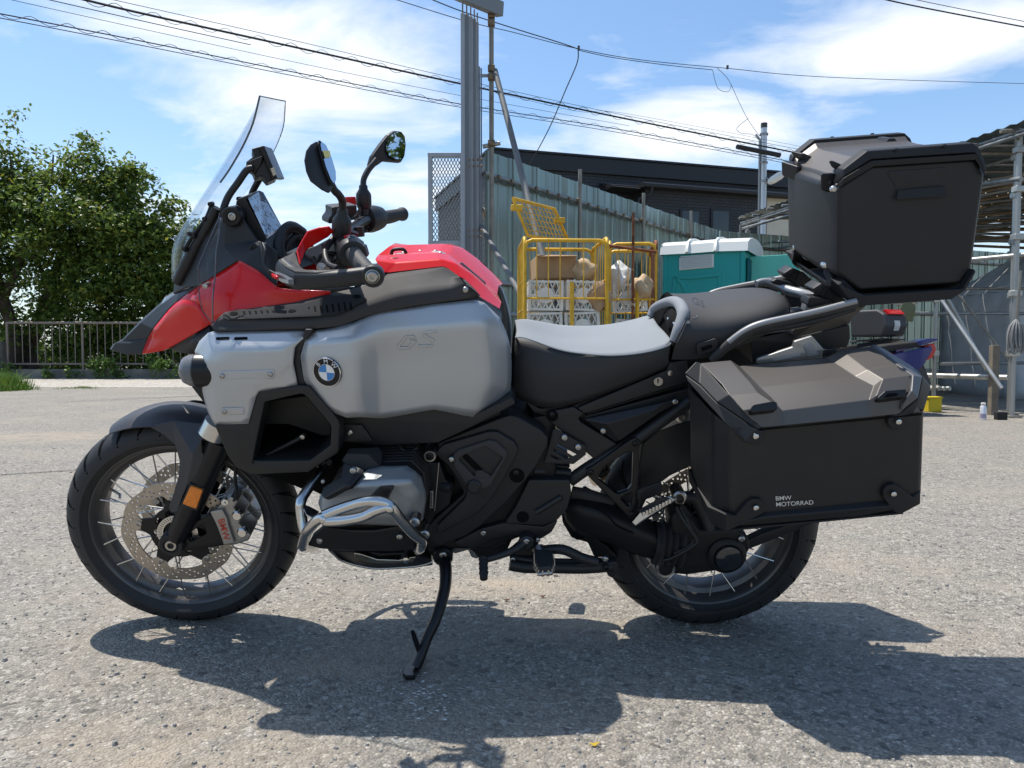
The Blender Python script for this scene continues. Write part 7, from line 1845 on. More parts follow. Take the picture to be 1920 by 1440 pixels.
# ---------------------------------------------------------------- seats
def seat_loft(name, st, m, parent, k0, k1, **kw):
    rows = [sym([H(cv_, x, y, w_) for x, y, w_ in r][k0:k1]) for cv_, r in st]
    return rows
def halfrow(cv_, r): return [H(cv_, x, y, w_) for x, y, w_ in r]
def mirror_row(r): return r+[BODY.mir(p) for p in reversed(r) if abs(p.y) > 1e-4]
ST = [[(215, 840, .10), (225, 640, .125), (250, 432, .105), (262, 380, .0)],
      [(330, 888, .135), (300, 650, .150), (330, 438, .125), (330, 385, .0)],
      [(450, 940, .148), (480, 720, .168), (560, 518, .145), (500, 432, .0)],
      [(680, 905, .148), (700, 720, .170), (750, 548, .158), (690, 448, .0)],
      [(900, 822, .150), (920, 690, .175), (950, 560, .168), (890, 424, .0)],
      [(1130, 735, .155), (1140, 630, .178), (1170, 538, .176), (1070, 388, .0)],
      [(1300, 652, .160), (1310, 575, .178), (1330, 492, .174), (1210, 345, .0)],
      [(1338, 625, .150), (1345, 560, .166), (1362, 450, .158), (1265, 345, .0)]]
rows = [halfrow(C5, r) for r in ST]
for r in rows:                                     # keep the middle on the middle plane and slightly dished
    pass
side = [[r[0], r[1], r[2]] for r in rows]
def seat_part(name, rws, m, par, both=True, crease=.0, **k):
    o = loft(name, rws, m, par, solid=.006, solid_off=-1, smooth=60)
    creases(o, 0, 5, outer=.8, lev=2)
    return o
rs_ = seat_part("rider_seat", side, m_seatk, bike)
seat_part("seat_side", [[BODY.mir(p) for p in r[::-1]] for r in side], m_seatk, rs_)
seat_part("seat_top", [[r[2], r[3].lerp(r[2], .45)+Vector((0, 0, .004)), r[3], BODY.mir(r[3].lerp(r[2], .45)+Vector((0, 0, .004))), BODY.mir(r[2])] for r in rows], m_seatg, rs_)
tube("seat_seam", [r[2]+Vector((0, -.001, .0015)) for r in rows], .0016, m_seatg, rs_, n=6, curve=5)
# closing faces front and rear
for r in (rows[0], rows[-1]):
    mesh("seat_end", [r[0], r[1], r[2], r[3], BODY.mir(r[2]), BODY.mir(r[1]), BODY.mir(r[0])], [tuple(range(7))], m_seatk, rs_)
PT = [[(236, 402, .150), (262, 290, .172), (318, 165, .152), (300, 100, .10), (285, 72, .0)],
      [(420, 405, .160), (440, 290, .182), (470, 190, .162), (440, 105, .10), (420, 58, .0)],
      [(620, 335, .160), (635, 240, .180), (655, 150, .155), (630, 80, .095), (610, 36, .0)],
      [(800, 245, .145), (815, 180, .162), (828, 110, .138), (800, 55, .085), (775, 16, .0)],
      [(880, 195, .115), (893, 150, .128), (893, 92, .108), (870, 50, .07), (850, 18, .0)],
      [(885, 200, .10), (905, 160, .11), (905, 110, .095), (888, 75, .06), (875, 45, .0)]]
prow = [halfrow(C7, r) for r in PT]
o = loft("passenger_seat", [mirror_row(r) for r in prow], m_seatk, bike, smooth=60); creases(o, 0, 5, .6, 2); ps = o
mesh("seat_end", mirror_row(prow[-1]), [tuple(range(9))], m_seatk, ps)
mesh("seat_end", mirror_row(prow[0]), [tuple(range(9))], m_dark, ps)
tube("seat_seam", [p+Vector((.002, 0, .001)) for p in mirror_row(prow[4])[1:-1]], .0014, m_dark, ps, n=6, curve=3)
# grey collar in front of the passenger seat, with its opening
ptube("seat_collar", [(116, 160, -.100), (138, 118, -.105), (190, 88, -.07), (245, 76, -.01), (282, 92, .06), (303, 135, .115), (300, 170, .135), (275, 235, .155), (246, 302, .163)], [.009, .012, .013, .014, .015, .016, .016, .014, .010], m_seatg, ps, cv=C7, n=16)
ptube("collar_piping", [(108, 150, -.108), (130, 104, -.110), (190, 70, -.07), (245, 55, -.01), (292, 70, .06), (322, 122, .120), (322, 165, .145), (292, 235, .168), (256, 306, .175)], .003, m_seatk, ps, cv=C7, n=8)
patch("collar_recess", [(195, 150, -.07), (225, 118, -.03), (258, 108, .03), (274, 150, .088), (262, 205, .108), (238, 250, .122), (225, 230, .10)], [tuple(range(7))], m_dark, ps, cv=C7, solid=.004, bevel=0)
ptube("collar_bar", [(222, 172, .03), (262, 206, .112)], .005, m_steel, ps, cv=C7, curve=0)
# flat recess handle, moulded mark, seat lock
hd_ = plate("seat_clip", [(378, 322), (395, 312), (482, 284), (500, 290), (502, 318), (488, 350), (400, 384), (385, 380)], .181, .02, m_black, ps, cv=C7, r=4)
plate("clip_slot", [(402, 335), (462, 316), (470, 335), (410, 358)], .1825, .004, m_dark, hd_, cv=C7, r=2, bev=.4)
letters("seat_emboss", "GS", *C7(352, 82), 15, on(ps, .0016), m_black, ps, rot=-20, shear=-.4, sx=1.5)
# scuffed patch of pale dust on the seat's corner
mb = MB(); rr = random.Random(11); sw = on(ps, .001)
for q in range(34):
    t = rr.random(); x = 302+95*t+rr.uniform(-10, 10); y = 208-58*t+rr.uniform(-7, 7)
    if t > .45 and rr.random() < .6: continue
    px_, py_ = C7(x, y); r_ = rr.uniform(.5, 1.6)
    mb.add([BODY.hit(px_+r_*1.5*math.cos(a), py_+r_*math.sin(a), sw(px_, py_)+.001) for a in [2*math.pi*i/6 for i in range(6)]], [tuple(range(6))])
mb.build("dust_scuff", mat("pale_scuff", (.45, .45, .44), .9), ps, smooth=0)["kind"] = "stuff"

# ---------------------------------------------------------------- subframe and side panels
plate("seat_base", [(330, 885), (430, 935), (680, 905), (900, 822), (1230, 690), (1338, 622), (1460, 560), (1480, 700), (760, 950), (480, 990), (380, 960)], .135, .27, m_black, bike, cv=C5, bev=1.5)
r1 = plate("seat_rail_panel", [(690, 930), (910, 838), (1330, 660), (1345, 610), (1470, 590), (1485, 742), (765, 965), (735, 962)], .152, .03, m_black, bike, cv=C5, r=3, bev=1.5, mir=True)
pdisc("seat_lock", 1265, 737, .153, [(.0125, -.01), (.0125, .004), (.011, .006), (.002, .006)], m_bolt, r1, cv=C5, n=28)
plate("key_slot", [(1261, 722), (1270, 722), (1270, 752), (1261, 752)], .1605, .002, m_dark, r1, cv=C5, bev=.2)
plate("rail_edge", [(765, 968), (1485, 745), (1485, 750), (766, 974)], .154, .006, m_blackg, r1, cv=C5, bev=.3)
pdisc("panel_clip", 1352, 678, .154, [(.007, -.003), (.007, .004), (.003, .005)], m_bolt, r1, cv=C5)
plate("upper_rail", [(750, 985), (1485, 790), (1490, 860), (1400, 880), (760, 1010)], .145, .02, m_black, bike, cv=C5, r=2, mir=True)
r2 = patch("side_panel", [(738, 1008, .158), (1300, 890, .165), (1392, 868, .165), (1410, 895, .165), (1275, 965, .165), (1000, 1160, .165), (960, 1172, .162), (860, 1100, .158), (900, 1040, .178), (1230, 950, .175)],
           [(0, 1, 9, 8), (1, 2, 3, 4, 9), (8, 9, 4, 5), (0, 8, 7), (8, 5, 6, 7)], m_black, bike, cv=C5, solid=.01, bevel=.003, mir=True)
bolt(1385, 885, .168, m_bolt, r2, cv=C5, r=.0075); bolt(876, 1092, .166, m_bolt, r2, cv=C5, r=.0085)
b1 = plate("subframe_bracket", [(478, 985), (520, 950), (665, 922), (740, 968), (698, 1003), (720, 1032), (975, 1185), (812, 1292), (790, 1275), (480, 1012)], .150, .02, m_black, bike, cv=C5, r=3, bev=1.5, mir=True)
pdisc("bracket_recess", 514, 985, .151, [(.015, -.002), (.015, .001)], m_dark, b1, cv=C5); bolt(512, 975, .152, m_blackg, b1, cv=C5, r=.0085)
vp = plate("vent_plate", [(520, 1078), (560, 1088), (755, 1200), (752, 1262), (665, 1328), (452, 1322), (470, 1272)], .162, .006, m_black, bike, cv=C5, r=3,
           holes=[([(550, 1182), (690, 1262), (660, 1275), (545, 1200)], 1.0), ([(525, 1218), (640, 1285), (612, 1292), (525, 1236)], 1.0), ([(502, 1258), (580, 1296), (552, 1300), (505, 1275)], 1.0)], bev=.8)
for x, y in ((600, 1140), (698, 1208)): bolt(x, y, .164, m_bolt, vp, cv=C5, r=.010)
ptube("subframe_tube", [(640, 1445, .135), (790, 1340, .14), (1100, 1155, .145), (1290, 1020, .145), (1490, 880, .14)], .017, m_black, bike, cv=C5, curve=3, mir=True)
ptube("frame_link", [(640, 1390, .13), (380, 1375, .15)], .012, m_black, bike, cv=C5, curve=0); ptube("frame_link", [(700, 1430, .12), (420, 1400, .13)], .010, m_black, bike, cv=C5, curve=0)
plate("inner_frame", [(500, 960), (760, 950), (1485, 700), (1490, 900), (1290, 1040), (1000, 1200), (870, 1200), (700, 1080), (540, 1010)], .12, .24, m_black, bike, cv=C5, bev=1)
plate("inner_frame", [(380, 1000), (480, 980), (540, 1090), (470, 1260), (440, 1330), (560, 1340), (640, 1345), (600, 1400), (380, 1400)], .13, .2, m_black, bike, cv=C5, bev=1)
# rear shock mount (bright) and reservoir
plate("shock_link", [(1385, 975), (1480, 905), (1492, 960), (1490, 1020), (1430, 1035), (1320, 1075), (1235, 1105), (1300, 1055), (1390, 1010)], .12, .02, m_alu, bike, cv=C5, r=4)
pdisc("link_bolt", 1428, 990, .122, [(.015, -.01), (.015, .006), (.008, .008), (.007, .004)], m_bolt, bike, cv=C5)
# inner rear mudguard
plate("rear_hugger", [(735, 300), (850, 205), (1030, 165), (1120, 200), (1130, 430), (1030, 440), (905, 500), (850, 540), (720, 590), (705, 480)], .105, .20, m_black, bike, cv=C6, r=8, bev=3)
# ---------------------------------------------------------------- swing arm, bellows, final drive
sa = patch("swing_arm", [(250, 600, .085), (330, 600, .095), (500, 636, .105), (580, 665, .11), (720, 735, .115), (835, 800, .115),
                         (245, 680, .125), (340, 690, .150), (520, 745, .168), (680, 830, .172), (850, 905, .165),
                         (262, 770, .110), (320, 850, .120), (420, 880, .140), (560, 920, .150), (700, 985, .150), (850, 1025, .145)],
           [(0, 1, 7, 6), (1, 2, 8, 7), (2, 3, 9, 8), (3, 4, 9), (4, 5, 10, 9), (6, 7, 12, 11), (7, 13, 12), (7, 8, 14, 13), (8, 9, 15, 14), (9, 10, 16, 15)], m_enginek, bike, cv=C6, solid=.12, crease=.35)
ptube("arm_top_rib", [(300, 600, .10), (430, 625, .105), (560, 660, .11)], [.018, .017, .012], m_dkgrey, sa, cv=C6)
plate("arm_lower_lug", [(235, 770), (300, 880), (400, 910), (440, 1000), (540, 1000), (600, 1010), (520, 930), (400, 850), (300, 770)], .10, .05, m_enginek, sa, cv=C6, r=8, bev=3)
pdisc("arm_bore", 345, 855, .115, [(.017, -.001), (.017, .002)], m_dark, sa, cv=C6)
ptube("arm_seam", [(280, 662, .145), (430, 690, .158), (520, 740, .168), (580, 805, .17), (680, 850, .17)], .0022, m_dark, sa, cv=C6, n=6)
c0 = H(C6, 805, 905, .115); c1 = H(C6, 985, 925, .12)
ax_ = (c1-c0).normalized(); ln = (c1-c0).length
prof = [(.060, 0)]+[(.068-.012*(q % 2)-.0006*q, ln*q/9) for q in range(1, 9)]+[(.058, ln)]
mesh("bellows", *lathev(c0, ax_, prof, 28), m_rubber, bike, smooth=60)
fdv = [(905, 760), (965, 690), (1040, 770), (1090, 835), (1300, 822), (1390, 880), (1400, 945), (1330, 1060), (1200, 1085), (1010, 1112), (890, 1102), (830, 1060), (850, 1010), (920, 985)]
fd = plate("final_drive", fdv, wplane((*C6(900, 900), .145), (*C6(1390, 900), .165), (*C6(900, 1100), .145)), .09, m_enginek, bike, cv=C6, r=12, bev=7, res=3)
pdisc("hub_flange", 1252, 985, .16, [(.052, -.03), (.052, .004), (.046, .010), (.038, .012), (.037, .006)], m_enginek, fd, cv=C6, n=40)
pdisc("hub_cap", 1252, 985, .16, [(.036, 0), (.036, .014), (.034, .020), (.025, .024), (.002, .025)], mat("hub_cap_glass", (.02, .025, .03), .12, .4, coat=1.0), fd, cv=C6, n=40)
pdisc("pivot_ring", 876, 1066, .15, [(.026, -.03), (.0265, .004), (.024, .007), (.019, .006), (.018, .001)], m_bolt, fd, cv=C6, n=36)
pdisc("pivot_cap", 876, 1066, .15, [(.018, 0), (.018, .004), (.010, .005), (.002, .005)], m_enginek, fd, cv=C6, n=30)
pdisc("upper_pivot", 962, 628, .155, [(.018, -.05), (.0185, .004), (.015, .008), (.010, .008)], m_bolt, fd, cv=C6, n=28)
pdisc("upper_pivot_bolt", 964, 640, .165, [(.011, -.01), (.011, .004), (.006, .006)], m_blackg, fd, cv=C6, n=20)
ptube("torque_arm", [(962, 628, .14), (1050, 640, .13), (1110, 740, .13), (1150, 830, .14)], .016, m_black, fd, cv=C6)
ptube("sensor_cable", [(940, 690, .175), (990, 780, .19), (1065, 890, .195), (1040, 930, .195), (920, 1000, .185), (860, 1015, .175)], .005, m_black, fd, cv=C6, n=8)
ptube("sensor_cable", [(965, 690, .17), (1010, 780, .185), (1050, 880, .19), (1020, 930, .19), (930, 975, .18)], .004, m_black, fd, cv=C6, n=8)
bolt(1342, 885, .17, m_bolt, fd, cv=C6, r=.0095)
plate("plate_carrier", [(1365, 905), (1480, 850), (1690, 780), (1800, 765), (1790, 790), (1640, 850), (1400, 945), (1370, 935)], .12, .03, m_black, bike, cv=C6, r=4, bev=2)
# passenger peg bracket and peg
pb = plate("passenger_bracket", [(388, 462), (430, 440), (650, 285), (692, 262), (728, 288), (715, 330), (712, 640), (692, 756), (660, 764), (620, 722), (392, 492)], .165, .02, m_blackg, bike, cv=C6, r=5, bev=2,
           holes=[([(460, 515), (500, 445), (645, 352), (680, 350), (672, 560), (650, 590), (585, 612), (565, 600)], 5), ([(600, 640), (640, 610), (672, 600), (665, 680), (650, 690)], 3)], mir=True)
for x, y in ((690, 300), (418, 476), (672, 735)): bolt(x, y, .166, m_blackg, pb, cv=C6, r=.008)
pg = patch("passenger_peg", [(665, 782, .200), (735, 700, .200), (890, 622, .235), (925, 635, .24), (920, 655, .245), (745, 768, .215), (690, 806, .21)], [tuple(range(7))], m_steel, bike, cv=C6, solid=.022, bevel=.003, mir=True)
patch("peg_rubber", [(708, 712, .208), (860, 630, .245), (880, 640, .247), (735, 735, .214)], [(0, 1, 2, 3)], m_rubber, pg, cv=C6, solid=.008, bevel=.001)
for q in range(9):
    t = q/8; p = H(C6, 742+160*t, 730-78*t, .226+.022*t)
    mesh("tooth", *boxv(p, (.007, .006, .012)), m_steel, pg, bevel=.001)
plate("heel_guard", [(700, 590), (820, 545), (850, 535), (866, 585), (850, 610), (730, 655), (705, 650)], .17, .01, m_black, bike, cv=C6, r=4)
ptube("exhaust_pipe", [(430, 500, -.12), (520, 470, -.14), (600, 380, -.15)], .03, m_exhaust, bike, cv=C6)
lathe("muffler", H(C6, 620, 420, -.20), (1, 0, .28), [(.03, -.05), (.055, 0), (.062, .08), (.066, .40), (.055, .44), (.03, .45)], m_blackg, bike, n=28)
# ---------------------------------------------------------------- tail, grab rails, luggage rack
rl = ptube("grab_rail", [(462, 405, .175), (560, 318, .19), (650, 252, .20), (740, 212, .205), (900, 176, .205), (1060, 140, .20), (1280, 82, .19)], [.010, .012, .0135, .0135, .013, .012, .012], m_dkgrey, bike, cv=C7, n=14, mir=True)
ptube("rail_top", [(560, 305, .196), (650, 240, .206), (740, 201, .212), (900, 165, .212), (1060, 130, .208), (1275, 74, .198)], .0075, mat("rail_grey", (.30, .30, .305), .45, .4), rl, cv=C7, n=10, mir=True)
ptube("rail_under", [(600, 300, .19), (690, 250, .198), (900, 215, .20), (1060, 180, .195), (1260, 118, .18)], .010, m_black, rl, cv=C7, n=10, mir=True)
patch("tail_panel", [(292, 640, .155), (345, 590, .160), (660, 490, .160), (930, 412, .13), (800, 530, .125), (780, 578, .125), (320, 692, .150), (500, 560, .168)],
      [(0, 1, 7, 6), (1, 2, 7), (2, 3, 4, 7), (7, 4, 5, 6)], mat("tail_brown_grey", (.045, .042, .04), .5, bump=.1, bscale=700), bike, cv=D5, solid=.01, bevel=.003, mir=True)
plate("tail_core", [(-60, 700), (270, 640), (330, 690), (780, 580), (785, 690), (760, 770), (560, 790), (300, 860), (-40, 910)], .13, .26, m_black, bike, cv=D5, bev=1.5, r=4)
cvr = plate("case_bracket", [(0, 868), (300, 770), (315, 722), (465, 676), (562, 790), (548, 858), (400, 872), (200, 890), (0, 915)], .200, .012, m_alu, bike, cv=D5, r=4, bev=1.5, mir=True)
plate("bracket_recess", [(380, 752), (458, 728), (522, 838), (430, 860)], .2012, .003, mat("bracket_inner", (.30, .31, .32), .5, .6), cvr, cv=D5, r=5, bev=.6)
plate("bracket_rib", [(120, 880), (340, 822), (380, 840), (300, 868), (140, 888)], .2012, .003, mat("bracket_inner", (.3, .31, .32), .5, .6), cvr, cv=D5, r=3, bev=.6)
plate("case_lock", [(550, 790), (640, 785), (700, 800), (600, 850), (550, 855)], .20, .03, m_black, bike, cv=D5, r=4, mir=True)
# rack arms and top plate
m_rack = mat("rack_grey", (.30, .31, .32), .42, .6, rvar=.05, vscale=14)
ptube("rack_arm", [(-10, 235, -.115), (60, 218, -.12), (140, 235, -.115), (260, 290, -.085), (390, 320, -.04), (490, 350, .04)], [.010, .011, .014, .014, .013, .012], m_rack, bike, cv=D5)
plate("rack_pad", [(125, 215), (160, 195), (290, 225), (318, 245), (300, 262), (130, 235)], -.09, .05, m_black, bike, cv=D5, r=3)
plate("rack_arm", [(398, 470), (418, 380), (440, 345), (660, 405), (675, 425), (430, 495)], .135, .03, m_rack, bike, cv=D5, r=5)
plate("rack_pad", [(420, 410), (440, 348), (520, 350), (630, 375), (635, 395), (440, 440)], .145, .05, m_black, bike, cv=D5, r=3)
for mirr, (dx, dy, w_) in ((0, (0, 0, .13)), (1, (-245, -130, -.12))):
    b_ = plate("case_foot", [(465+dx, 280+dy), (540+dx, 230+dy), (640+dx, 270+dy), (760+dx, 385+dy), (640+dx, 400+dy), (500+dx, 320+dy)], w_, .06, m_black, bike, cv=D5, r=3)
    for q in range(3):
        plate("foot_rib", [(545+28*q+dx, 290+14*q+dy-50), (552+28*q+dx, 294+14*q+dy-50), (505+34*q+dx, 350+14*q+dy-45), (498+34*q+dx, 346+14*q+dy-45)], w_+.004, .006, m_blackg, b_, cv=D5, bev=.4)
# ---------------------------------------------------------------- side cases (left traced, right mirrored)
def side_case(mirr):
    f = (lambda p: BODY.mir(p)) if mirr else (lambda p: p)
    K = lambda x, y, w_: f(H(C7, x, y, w_))
    case = empty("side_case", (0, 0, 0), bike)
    def M(name, pts, faces, m, **k):
        o = mesh(name, [K(*p) for p in pts], faces, m, case, **k); return o
    # body: outer face, front chamfer, front face, rear face, bottom; closed at the inner wall
    B_ = [(575, 790, .452), (1655, 690, .440), (1640, 1160, .430), (1630, 1215, .425), (575, 1300, .440),         # 0-4 outer face
          (465, 700, .415), (465, 1310, .405), (335, 560, .295), (338, 1050, .285), (440, 1290, .36),               # 5-9 chamfer, front
          (1640, 620, .24), (1600, 1100, .24), (420, 1120, .24)]
    Vv = [K(*p) for p in B_]
    cut = M("case_body", B_, [(0, 1, 2, 3, 4), (5, 0, 4, 6), (7, 5, 6, 9, 8), (1, 10, 11, 3, 2), (4, 3, 11, 12), (6, 4, 12, 9), (9, 12, 8), (7, 8, 12, 11, 10)], m_caseside, bevel=.010, seg=3, bang=12, smooth=40)
    # lid
    rows = [[(400, 422, .235), (570, 406, .235), (617, 438, .235), (1110, 392, .235), (1195, 350, .235), (1355, 330, .235)],
            [(520, 540, .36), (680, 530, .36), (735, 560, .36), (1270, 496, .36), (1340, 460, .36), (1500, 430, .36)],
            [(560, 600, .402), (722, 588, .402), (792, 612, .400), (1376, 550, .400), (1426, 512, .402), (1592, 490, .398)],
            [(640, 690, .440), (822, 652, .445), (858, 690, .440), (1350, 628, .440), (1388, 606, .446), (1580, 585, .432)],
            [(735, 786, .458), (800, 782, .458), (860, 775, .458), (1350, 726, .455), (1400, 721, .455), (1640, 700, .445)]]
    pts = [p for r in rows for p in r]
    fc = [(i*6+j, i*6+j+1, (i+1)*6+j+1, (i+1)*6+j) for i in range(4) for j in range(5)]
    base = len(pts)
    pts += [(400, 470, .235), (1355, 400, .235)]
    M("case_lid", pts, fc, m_caselid, bevel=.006, seg=3, bang=8, smooth=30, solid=.004)
    # inner side of the lid
    M("lid_inner_wall", [(400, 422, .235), (570, 406, .235), (617, 438, .235), (1110, 392, .235), (1195, 350, .235), (1355, 330, .235), (1640, 620, .235), (340, 560, .235)], [tuple(range(8))], m_caseside)
    # black seam under the lid
    M("lid_seam", [(735, 790, .459), (1640, 704, .446), (1640, 712, .446), (735, 798, .459)], [(0, 1, 2, 3)], m_dark, solid=.004)
    # corner trims: front lid trim, front body trim with rivet tab
    M("front_lid_trim", [(312, 478, .290), (375, 412, .272), (402, 418, .268), (560, 598, .408), (745, 786, .463), (722, 797, .463), (490, 640, .405), (395, 540, .32)],
      [(0, 1, 2, 7), (7, 2, 3, 6), (6, 3, 4, 5)], m_casetrim, solid=.008, bevel=.003, seg=2)
    M("front_body_trim", [(310, 485, .292), (395, 545, .335), (490, 645, .410), (722, 800, .464), (762, 803, .464), (766, 830, .464), (752, 862, .464), (712, 884, .464), (655, 868, .464), (540, 762, .447), (410, 622, .372), (330, 525, .300)],
      [(0, 1, 10, 11), (1, 2, 9, 10), (2, 3, 8, 9), (3, 4, 5, 6, 7, 8)], m_casetrim, solid=.008, bevel=.003)
    M("rear_lid_trim", [(1352, 326, .236), (1380, 312, .236), (1440, 345, .24), (1602, 445, .33), (1650, 500, .40), (1625, 620, .445), (1535, 690, .455), (1545, 655, .455), (1592, 580, .45), (1598, 490, .41)],
      [(0, 1, 2, 3, 9), (3, 4, 9), (4, 5, 8, 9), (5, 6, 7, 8)], mat("case_trim_light", (.10, .10, .105), .42, .3), solid=.008, bevel=.003)
    M("rear_body_trim", [(1602, 440, .335), (1690, 535, .36), (1698, 560, .37), (1660, 690, .42), (1580, 770, .448), (1515, 800, .452), (1475, 795, .452), (1455, 765, .452), (1460, 725, .452), (1535, 700, .452), (1625, 622, .445), (1652, 502, .40)],
      [(0, 1, 2, 11), (11, 2, 3, 10), (10, 3, 4, 9), (9, 4, 5, 6, 7, 8)], m_casetrim, solid=.012, bevel=.004)
    M("front_base_trim", [(332, 1020, .275), (338, 1040, .270), (440, 1230, .40), (540, 1275, .452), (600, 1285, .452), (665, 1205, .450), (700, 1186, .450), (740, 1190, .450), (766, 1225, .450), (755, 1265, .450), (600, 1345, .445), (545, 1368, .44), (462, 1330, .41), (335, 1090, .262)],
      [(0, 1, 2, 12, 13), (2, 3, 11, 12), (3, 4, 10, 11), (4, 5, 6, 7, 8, 9, 10)], m_casetrim, solid=.010, bevel=.003)
    M("rear_base_trim", [(1640, 1140, .432), (1640, 1215, .428), (1540, 1268, .435), (1500, 1266, .438), (1475, 1240, .445), (1430, 1180, .446), (1432, 1140, .446), (1455, 1112, .446), (1495, 1105, .446), (1540, 1135, .445), (1600, 1180, .440)],
      [(0, 1, 2, 10), (10, 2, 3, 4, 5, 6, 7, 8, 9)], m_casetrim, solid=.010, bevel=.003)
    M("base_rail", [(560, 1345, .440), (1300, 1286, .435), (1480, 1252, .438), (1480, 1228, .446), (760, 1290, .450), (600, 1330, .45)], [tuple(range(6))], m_casetrim, solid=.02, bevel=.004)
    M("case_bottom", [(545, 1360, .44), (1300, 1286, .43), (1540, 1262, .43), (1560, 1130, .24), (460, 1180, .24)], [tuple(range(5))], m_caseside, solid=.004)
    for x, y, w_ in ((712, 835, .470), (1515, 753, .458), (713, 1237, .456), (1487, 1160, .452)):
        P_ = K(x, y, w_); nn = Vector((0, 1 if mirr else -1, 0))
        lathe("rivet", P_, nn, [(.0060, -.004), (.0060, .0015), (.004, .003), (.001, .0032)], m_steel, case, n=18)
    for pts_ in ([(672, 690, .448), (688, 668, .445), (800, 648, .445), (822, 655, .446), (824, 690, .452), (805, 700, .452), (685, 713, .452), (674, 706, .45)],
                 [(1380, 628, .448), (1425, 590, .445), (1545, 580, .44), (1545, 605, .445), (1532, 625, .448), (1415, 640, .452), (1385, 640, .452)]):
        Q = [K(*p) for p in pts_]; nn = Vector((0, 1 if mirr else -1, .9)).normalized()
        o = mesh("lash_eye", [p+nn*.012 for p in Q]+[p-nn*.004 for p in Q], [tuple(range(len(Q)))]+[(i, (i+1) % len(Q), len(Q)+(i+1) % len(Q), len(Q)+i) for i in range(len(Q))], m_blackg, case, bevel=.003, seg=3)
        c_ = sum(Q, Vector())/len(Q)
        mesh("lash_slot", [c_+(p-c_)*.62+nn*.0128 - Vector((0, 0, .003)) for p in Q], [tuple(range(len(Q)))], m_dark, case, smooth=0)
    M("front_latch", [(362, 548, .300), (380, 530, .312), (398, 545, .322), (402, 566, .325), (380, 570, .31)], [tuple(range(5))], m_dark, solid=.006)
    if not mirr:
        letters("case_lettering", "BMW\nMOTORRAD", *C7(822, 1196), 11.2, on(cut, .001), m_letter, case, rot=3.4, bold=.06, sx=1.14, space=.98)
    return case
m_letter = mat("silver_lettering", (.62, .62, .60), .45, .3)
side_case(False); side_case(True)
# ---------------------------------------------------------------- top case
tcase = empty("top_case", (0, 0, 0), bike)
NW = .178
def tmir(p): return Vector((p.x, -p.y, p.z + .085*abs(p.y)*2*.95))     # the case sits level, turned a little against the leaning bike
def T8(x, y, w_=NW): return H(C8, x, y, w_)
def TM(name, V, F, m, **k): return mesh(name, V, F, m, tcase, **k)
def across(p, t):
    "a point t of the way from the near side (0) to the far side (1)"
    return p.lerp(tmir(p), t)
nf = [(632, 470), (850, 325), (1540, 280), (1604, 382), (1512, 1035), (1440, 1126), (770, 1172), (628, 1062)]
V0 = [T8(x, y) for x, y in nf]
# rings across the width: the front and back corners are rounded in plan
cxm = sum((p.x for p in V0))/len(V0)
rings = []
for t, ins in ((0, .0), (.025, -.004), (.10, -.010), (.5, -.016), (.90, -.010), (.975, -.004), (1, .0)):
    rings.append([across(p, t)+Vector((ins*(1 if p.x < cxm else -1), 0, 0)) for p in V0])
k = len(V0); V = [p for r in rings for p in r]; m_ = len(rings)
side_o = TM("case_shell", V, [tuple(range(k)), tuple(range(m_*k-1, (m_-1)*k-1, -1))]+[(j*k+i, j*k+(i+1) % k, (j+1)*k+(i+1) % k, (j+1)*k+i) for j in range(m_-1) for i in range(k)], m_caseside, bevel=.009, seg=3, bang=24, smooth=40)
# moulded grip recess on the near face: sunk field with a sloping lip
rec = [(940, 365), (1350, 335), (1318, 470), (1352, 520), (1342, 545), (1010, 566), (998, 545), (1010, 480)]
plate("handle_recess", rec, on(side_o, .0012), .003, m_caseside, tcase, cv=C8, r=6, bev=1.0)
TM("handle_lip", [T8(1015, 492, NW+.002), T8(1335, 462, NW+.002), T8(1348, 535, NW+.009), T8(1006, 558, NW+.009)], [(0, 1, 2, 3)], m_casetrim, solid=.004, bevel=.003, seg=3)
# lower trim wrapped round the bottom
lo = [(532, 968), (546, 952), (566, 968), (582, 1040), (602, 1080), (640, 1112), (765, 1190), (800, 1194), (1440, 1152), (1522, 1020), (1530, 1040), (1458, 1165), (1370, 1222), (770, 1266), (720, 1260), (592, 1145), (545, 1060)]
low = {0: .095, 1: .098, 2: .108, 3: .118, 4: .140, 16: .105, 15: .135}
loV = [T8(x, y, low.get(i, NW+.007)) for i, (x, y) in enumerate(lo)]; loF = [tmir(p) for p in loV]
for A in (loV, loF):
    TM("base_trim", A, [(0, 1, 2, 3, 4, 15, 16), (4, 5, 14, 15), (5, 6, 13, 14), (6, 7, 12, 13), (7, 8, 11, 12), (8, 9, 10, 11)], m_casetrim, solid=.024, solid_off=0, bevel=.004, seg=2)
bt = [loV[15], loV[14], loV[13], loV[12], loV[11], loV[10]]; bf = [tmir(p) for p in bt]
TM("case_underside", bt+bf, [(i, i+1, 7+i, 6+i) for i in range(5)], mat("case_underside", (.03, .028, .027), .5, .2), solid=.004)
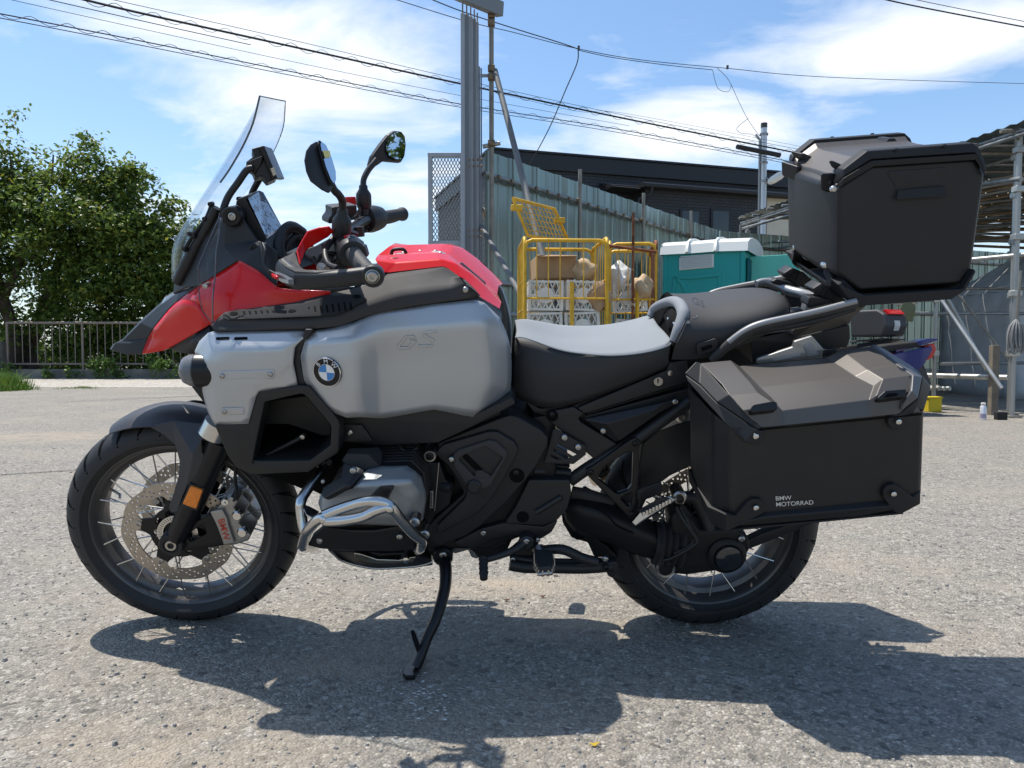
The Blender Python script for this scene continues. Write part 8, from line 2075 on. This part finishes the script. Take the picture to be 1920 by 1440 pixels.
# lid: rims on both sides, a sunk crowned top between them
rimt = [(588, 436), (650, 352), (812, 226), (1530, 172), (1575, 215), (1620, 335)]
riml = [(600, 460), (655, 398), (842, 282), (1545, 236), (1570, 275), (1614, 372)]
rimb = [(604, 512), (652, 455), (850, 330), (1540, 284), (1562, 315), (1604, 388)]
for s_ in (False, True):
    f = tmir if s_ else (lambda p: p)
    A = [f(T8(x, y, NW+.002-(.036 if i == 0 else 0))) for i, (x, y) in enumerate(rimt)]; Bq = [f(T8(x, y, NW+.008-(.036 if i == 0 else 0))) for i, (x, y) in enumerate(riml)]; Cq = [f(T8(x, y, NW+.006-(.036 if i == 0 else 0))) for i, (x, y) in enumerate(rimb)]
    inn = [across(p, .10) for p in A] if not s_ else [p.lerp(tmir(Vector((p.x, p.y, p.z))), 0) for p in A]
    if s_: inn = [across(T8(x, y, NW+.002), .90) for x, y in rimt]
    TM("lid_rim", inn+A+Bq, [(i, i+1, 7+i, 6+i) for i in range(5)]+[(6+i, 7+i, 13+i, 12+i) for i in range(5)], m_casetrim, solid=.008, solid_off=-1 if True else 0, bevel=.004)
    sh_ = Vector((0, 0, -.0035))
    TM("body_rim", [p+sh_ for p in Bq]+Cq, [(i, i+1, 7+i, 6+i) for i in range(5)], m_casetrim, solid=.010, solid_off=0, bevel=.003)
    for x0 in (1008, 1335):
        y0 = 232-(x0-1008)*.083
        TM("rim_notch", [f(T8(x, y, NW+.0085)) for x, y in ((x0-12, y0-22), (x0+16, y0-24), (x0+12, y0-4), (x0-5, y0))], [(0, 1, 2, 3)], m_black, solid=.003)
lidn = [T8(600, 446, NW-.02), T8(652, 364), T8(814, 244), T8(1528, 190), T8(1612, 340)]
rws = [[across(p, t)+Vector((0, 0, dz)) for t, dz in ((.04, 0), (.10, -.001), (.16, -.012), (.30, -.015), (.5, -.014), (.70, -.015), (.84, -.012), (.90, -.001), (.96, 0))] for p in lidn]
loft("case_lid", rws, m_caselid, tcase, solid=.006, bevel=.004, bang=12)
# latches on the front face, near and far
LP_ = [(500, 380), (585, 374), (600, 402), (588, 440), (582, 508), (540, 503), (502, 488)]
for f in ((lambda p: p), (lambda p: tmir(p))):
    w_ = .112
    o = mesh("latch", [f(H(C8, x, y, w_+q)) for q in (.030, -.030) for x, y in LP_], [tuple(range(7)), tuple(range(13, 6, -1))]+[(i, (i+1) % 7, 7+(i+1) % 7, 7+i) for i in range(7)], m_blackg, tcase, bevel=.004)
    lathe("latch_pin", f(H(C8, 556, 445, w_+.02)), (0, -1, 0), [(.008, -.04), (.008, .010), (.005, .012)], m_blackg, tcase, n=16)
    mesh("lid_tab", [f(H(C8, x, y, w_+q)) for q in (.020, -.020) for x, y in ((552, 296), (575, 290), (640, 318), (650, 345), (610, 360), (575, 335))], [tuple(range(6)), tuple(range(11, 5, -1))]+[(i, (i+1) % 6, 6+(i+1) % 6, 6+i) for i in range(6)], m_black, tcase, bevel=.003)
bolt(587, 484, NW+.010, m_steel, tcase, cv=C8, r=.0075)
q4 = [across(T8(x, y), t) for t in (.42, .58) for x, y in ((1150, 200), (1165, 176), (1205, 174), (1225, 196))]
mesh("lid_tab", q4, [(0, 1, 2, 3), (7, 6, 5, 4), (0, 1, 5, 4), (1, 2, 6, 5), (2, 3, 7, 6), (3, 0, 4, 7)], m_black, tcase)
pdisc("rivet", 540, 1000, .118, [(.008, -.02), (.008, .002), (.005, .004)], m_steel, tcase, cv=C8, n=16)
P_ = tmir(H(C8, 545, 1000, .108)); lathe("rivet", P_+Vector((-.004, 0, 0)), (-1, -.3, 0), [(.008, -.02), (.008, .004), (.005, .006)], m_steel, tcase, n=16)
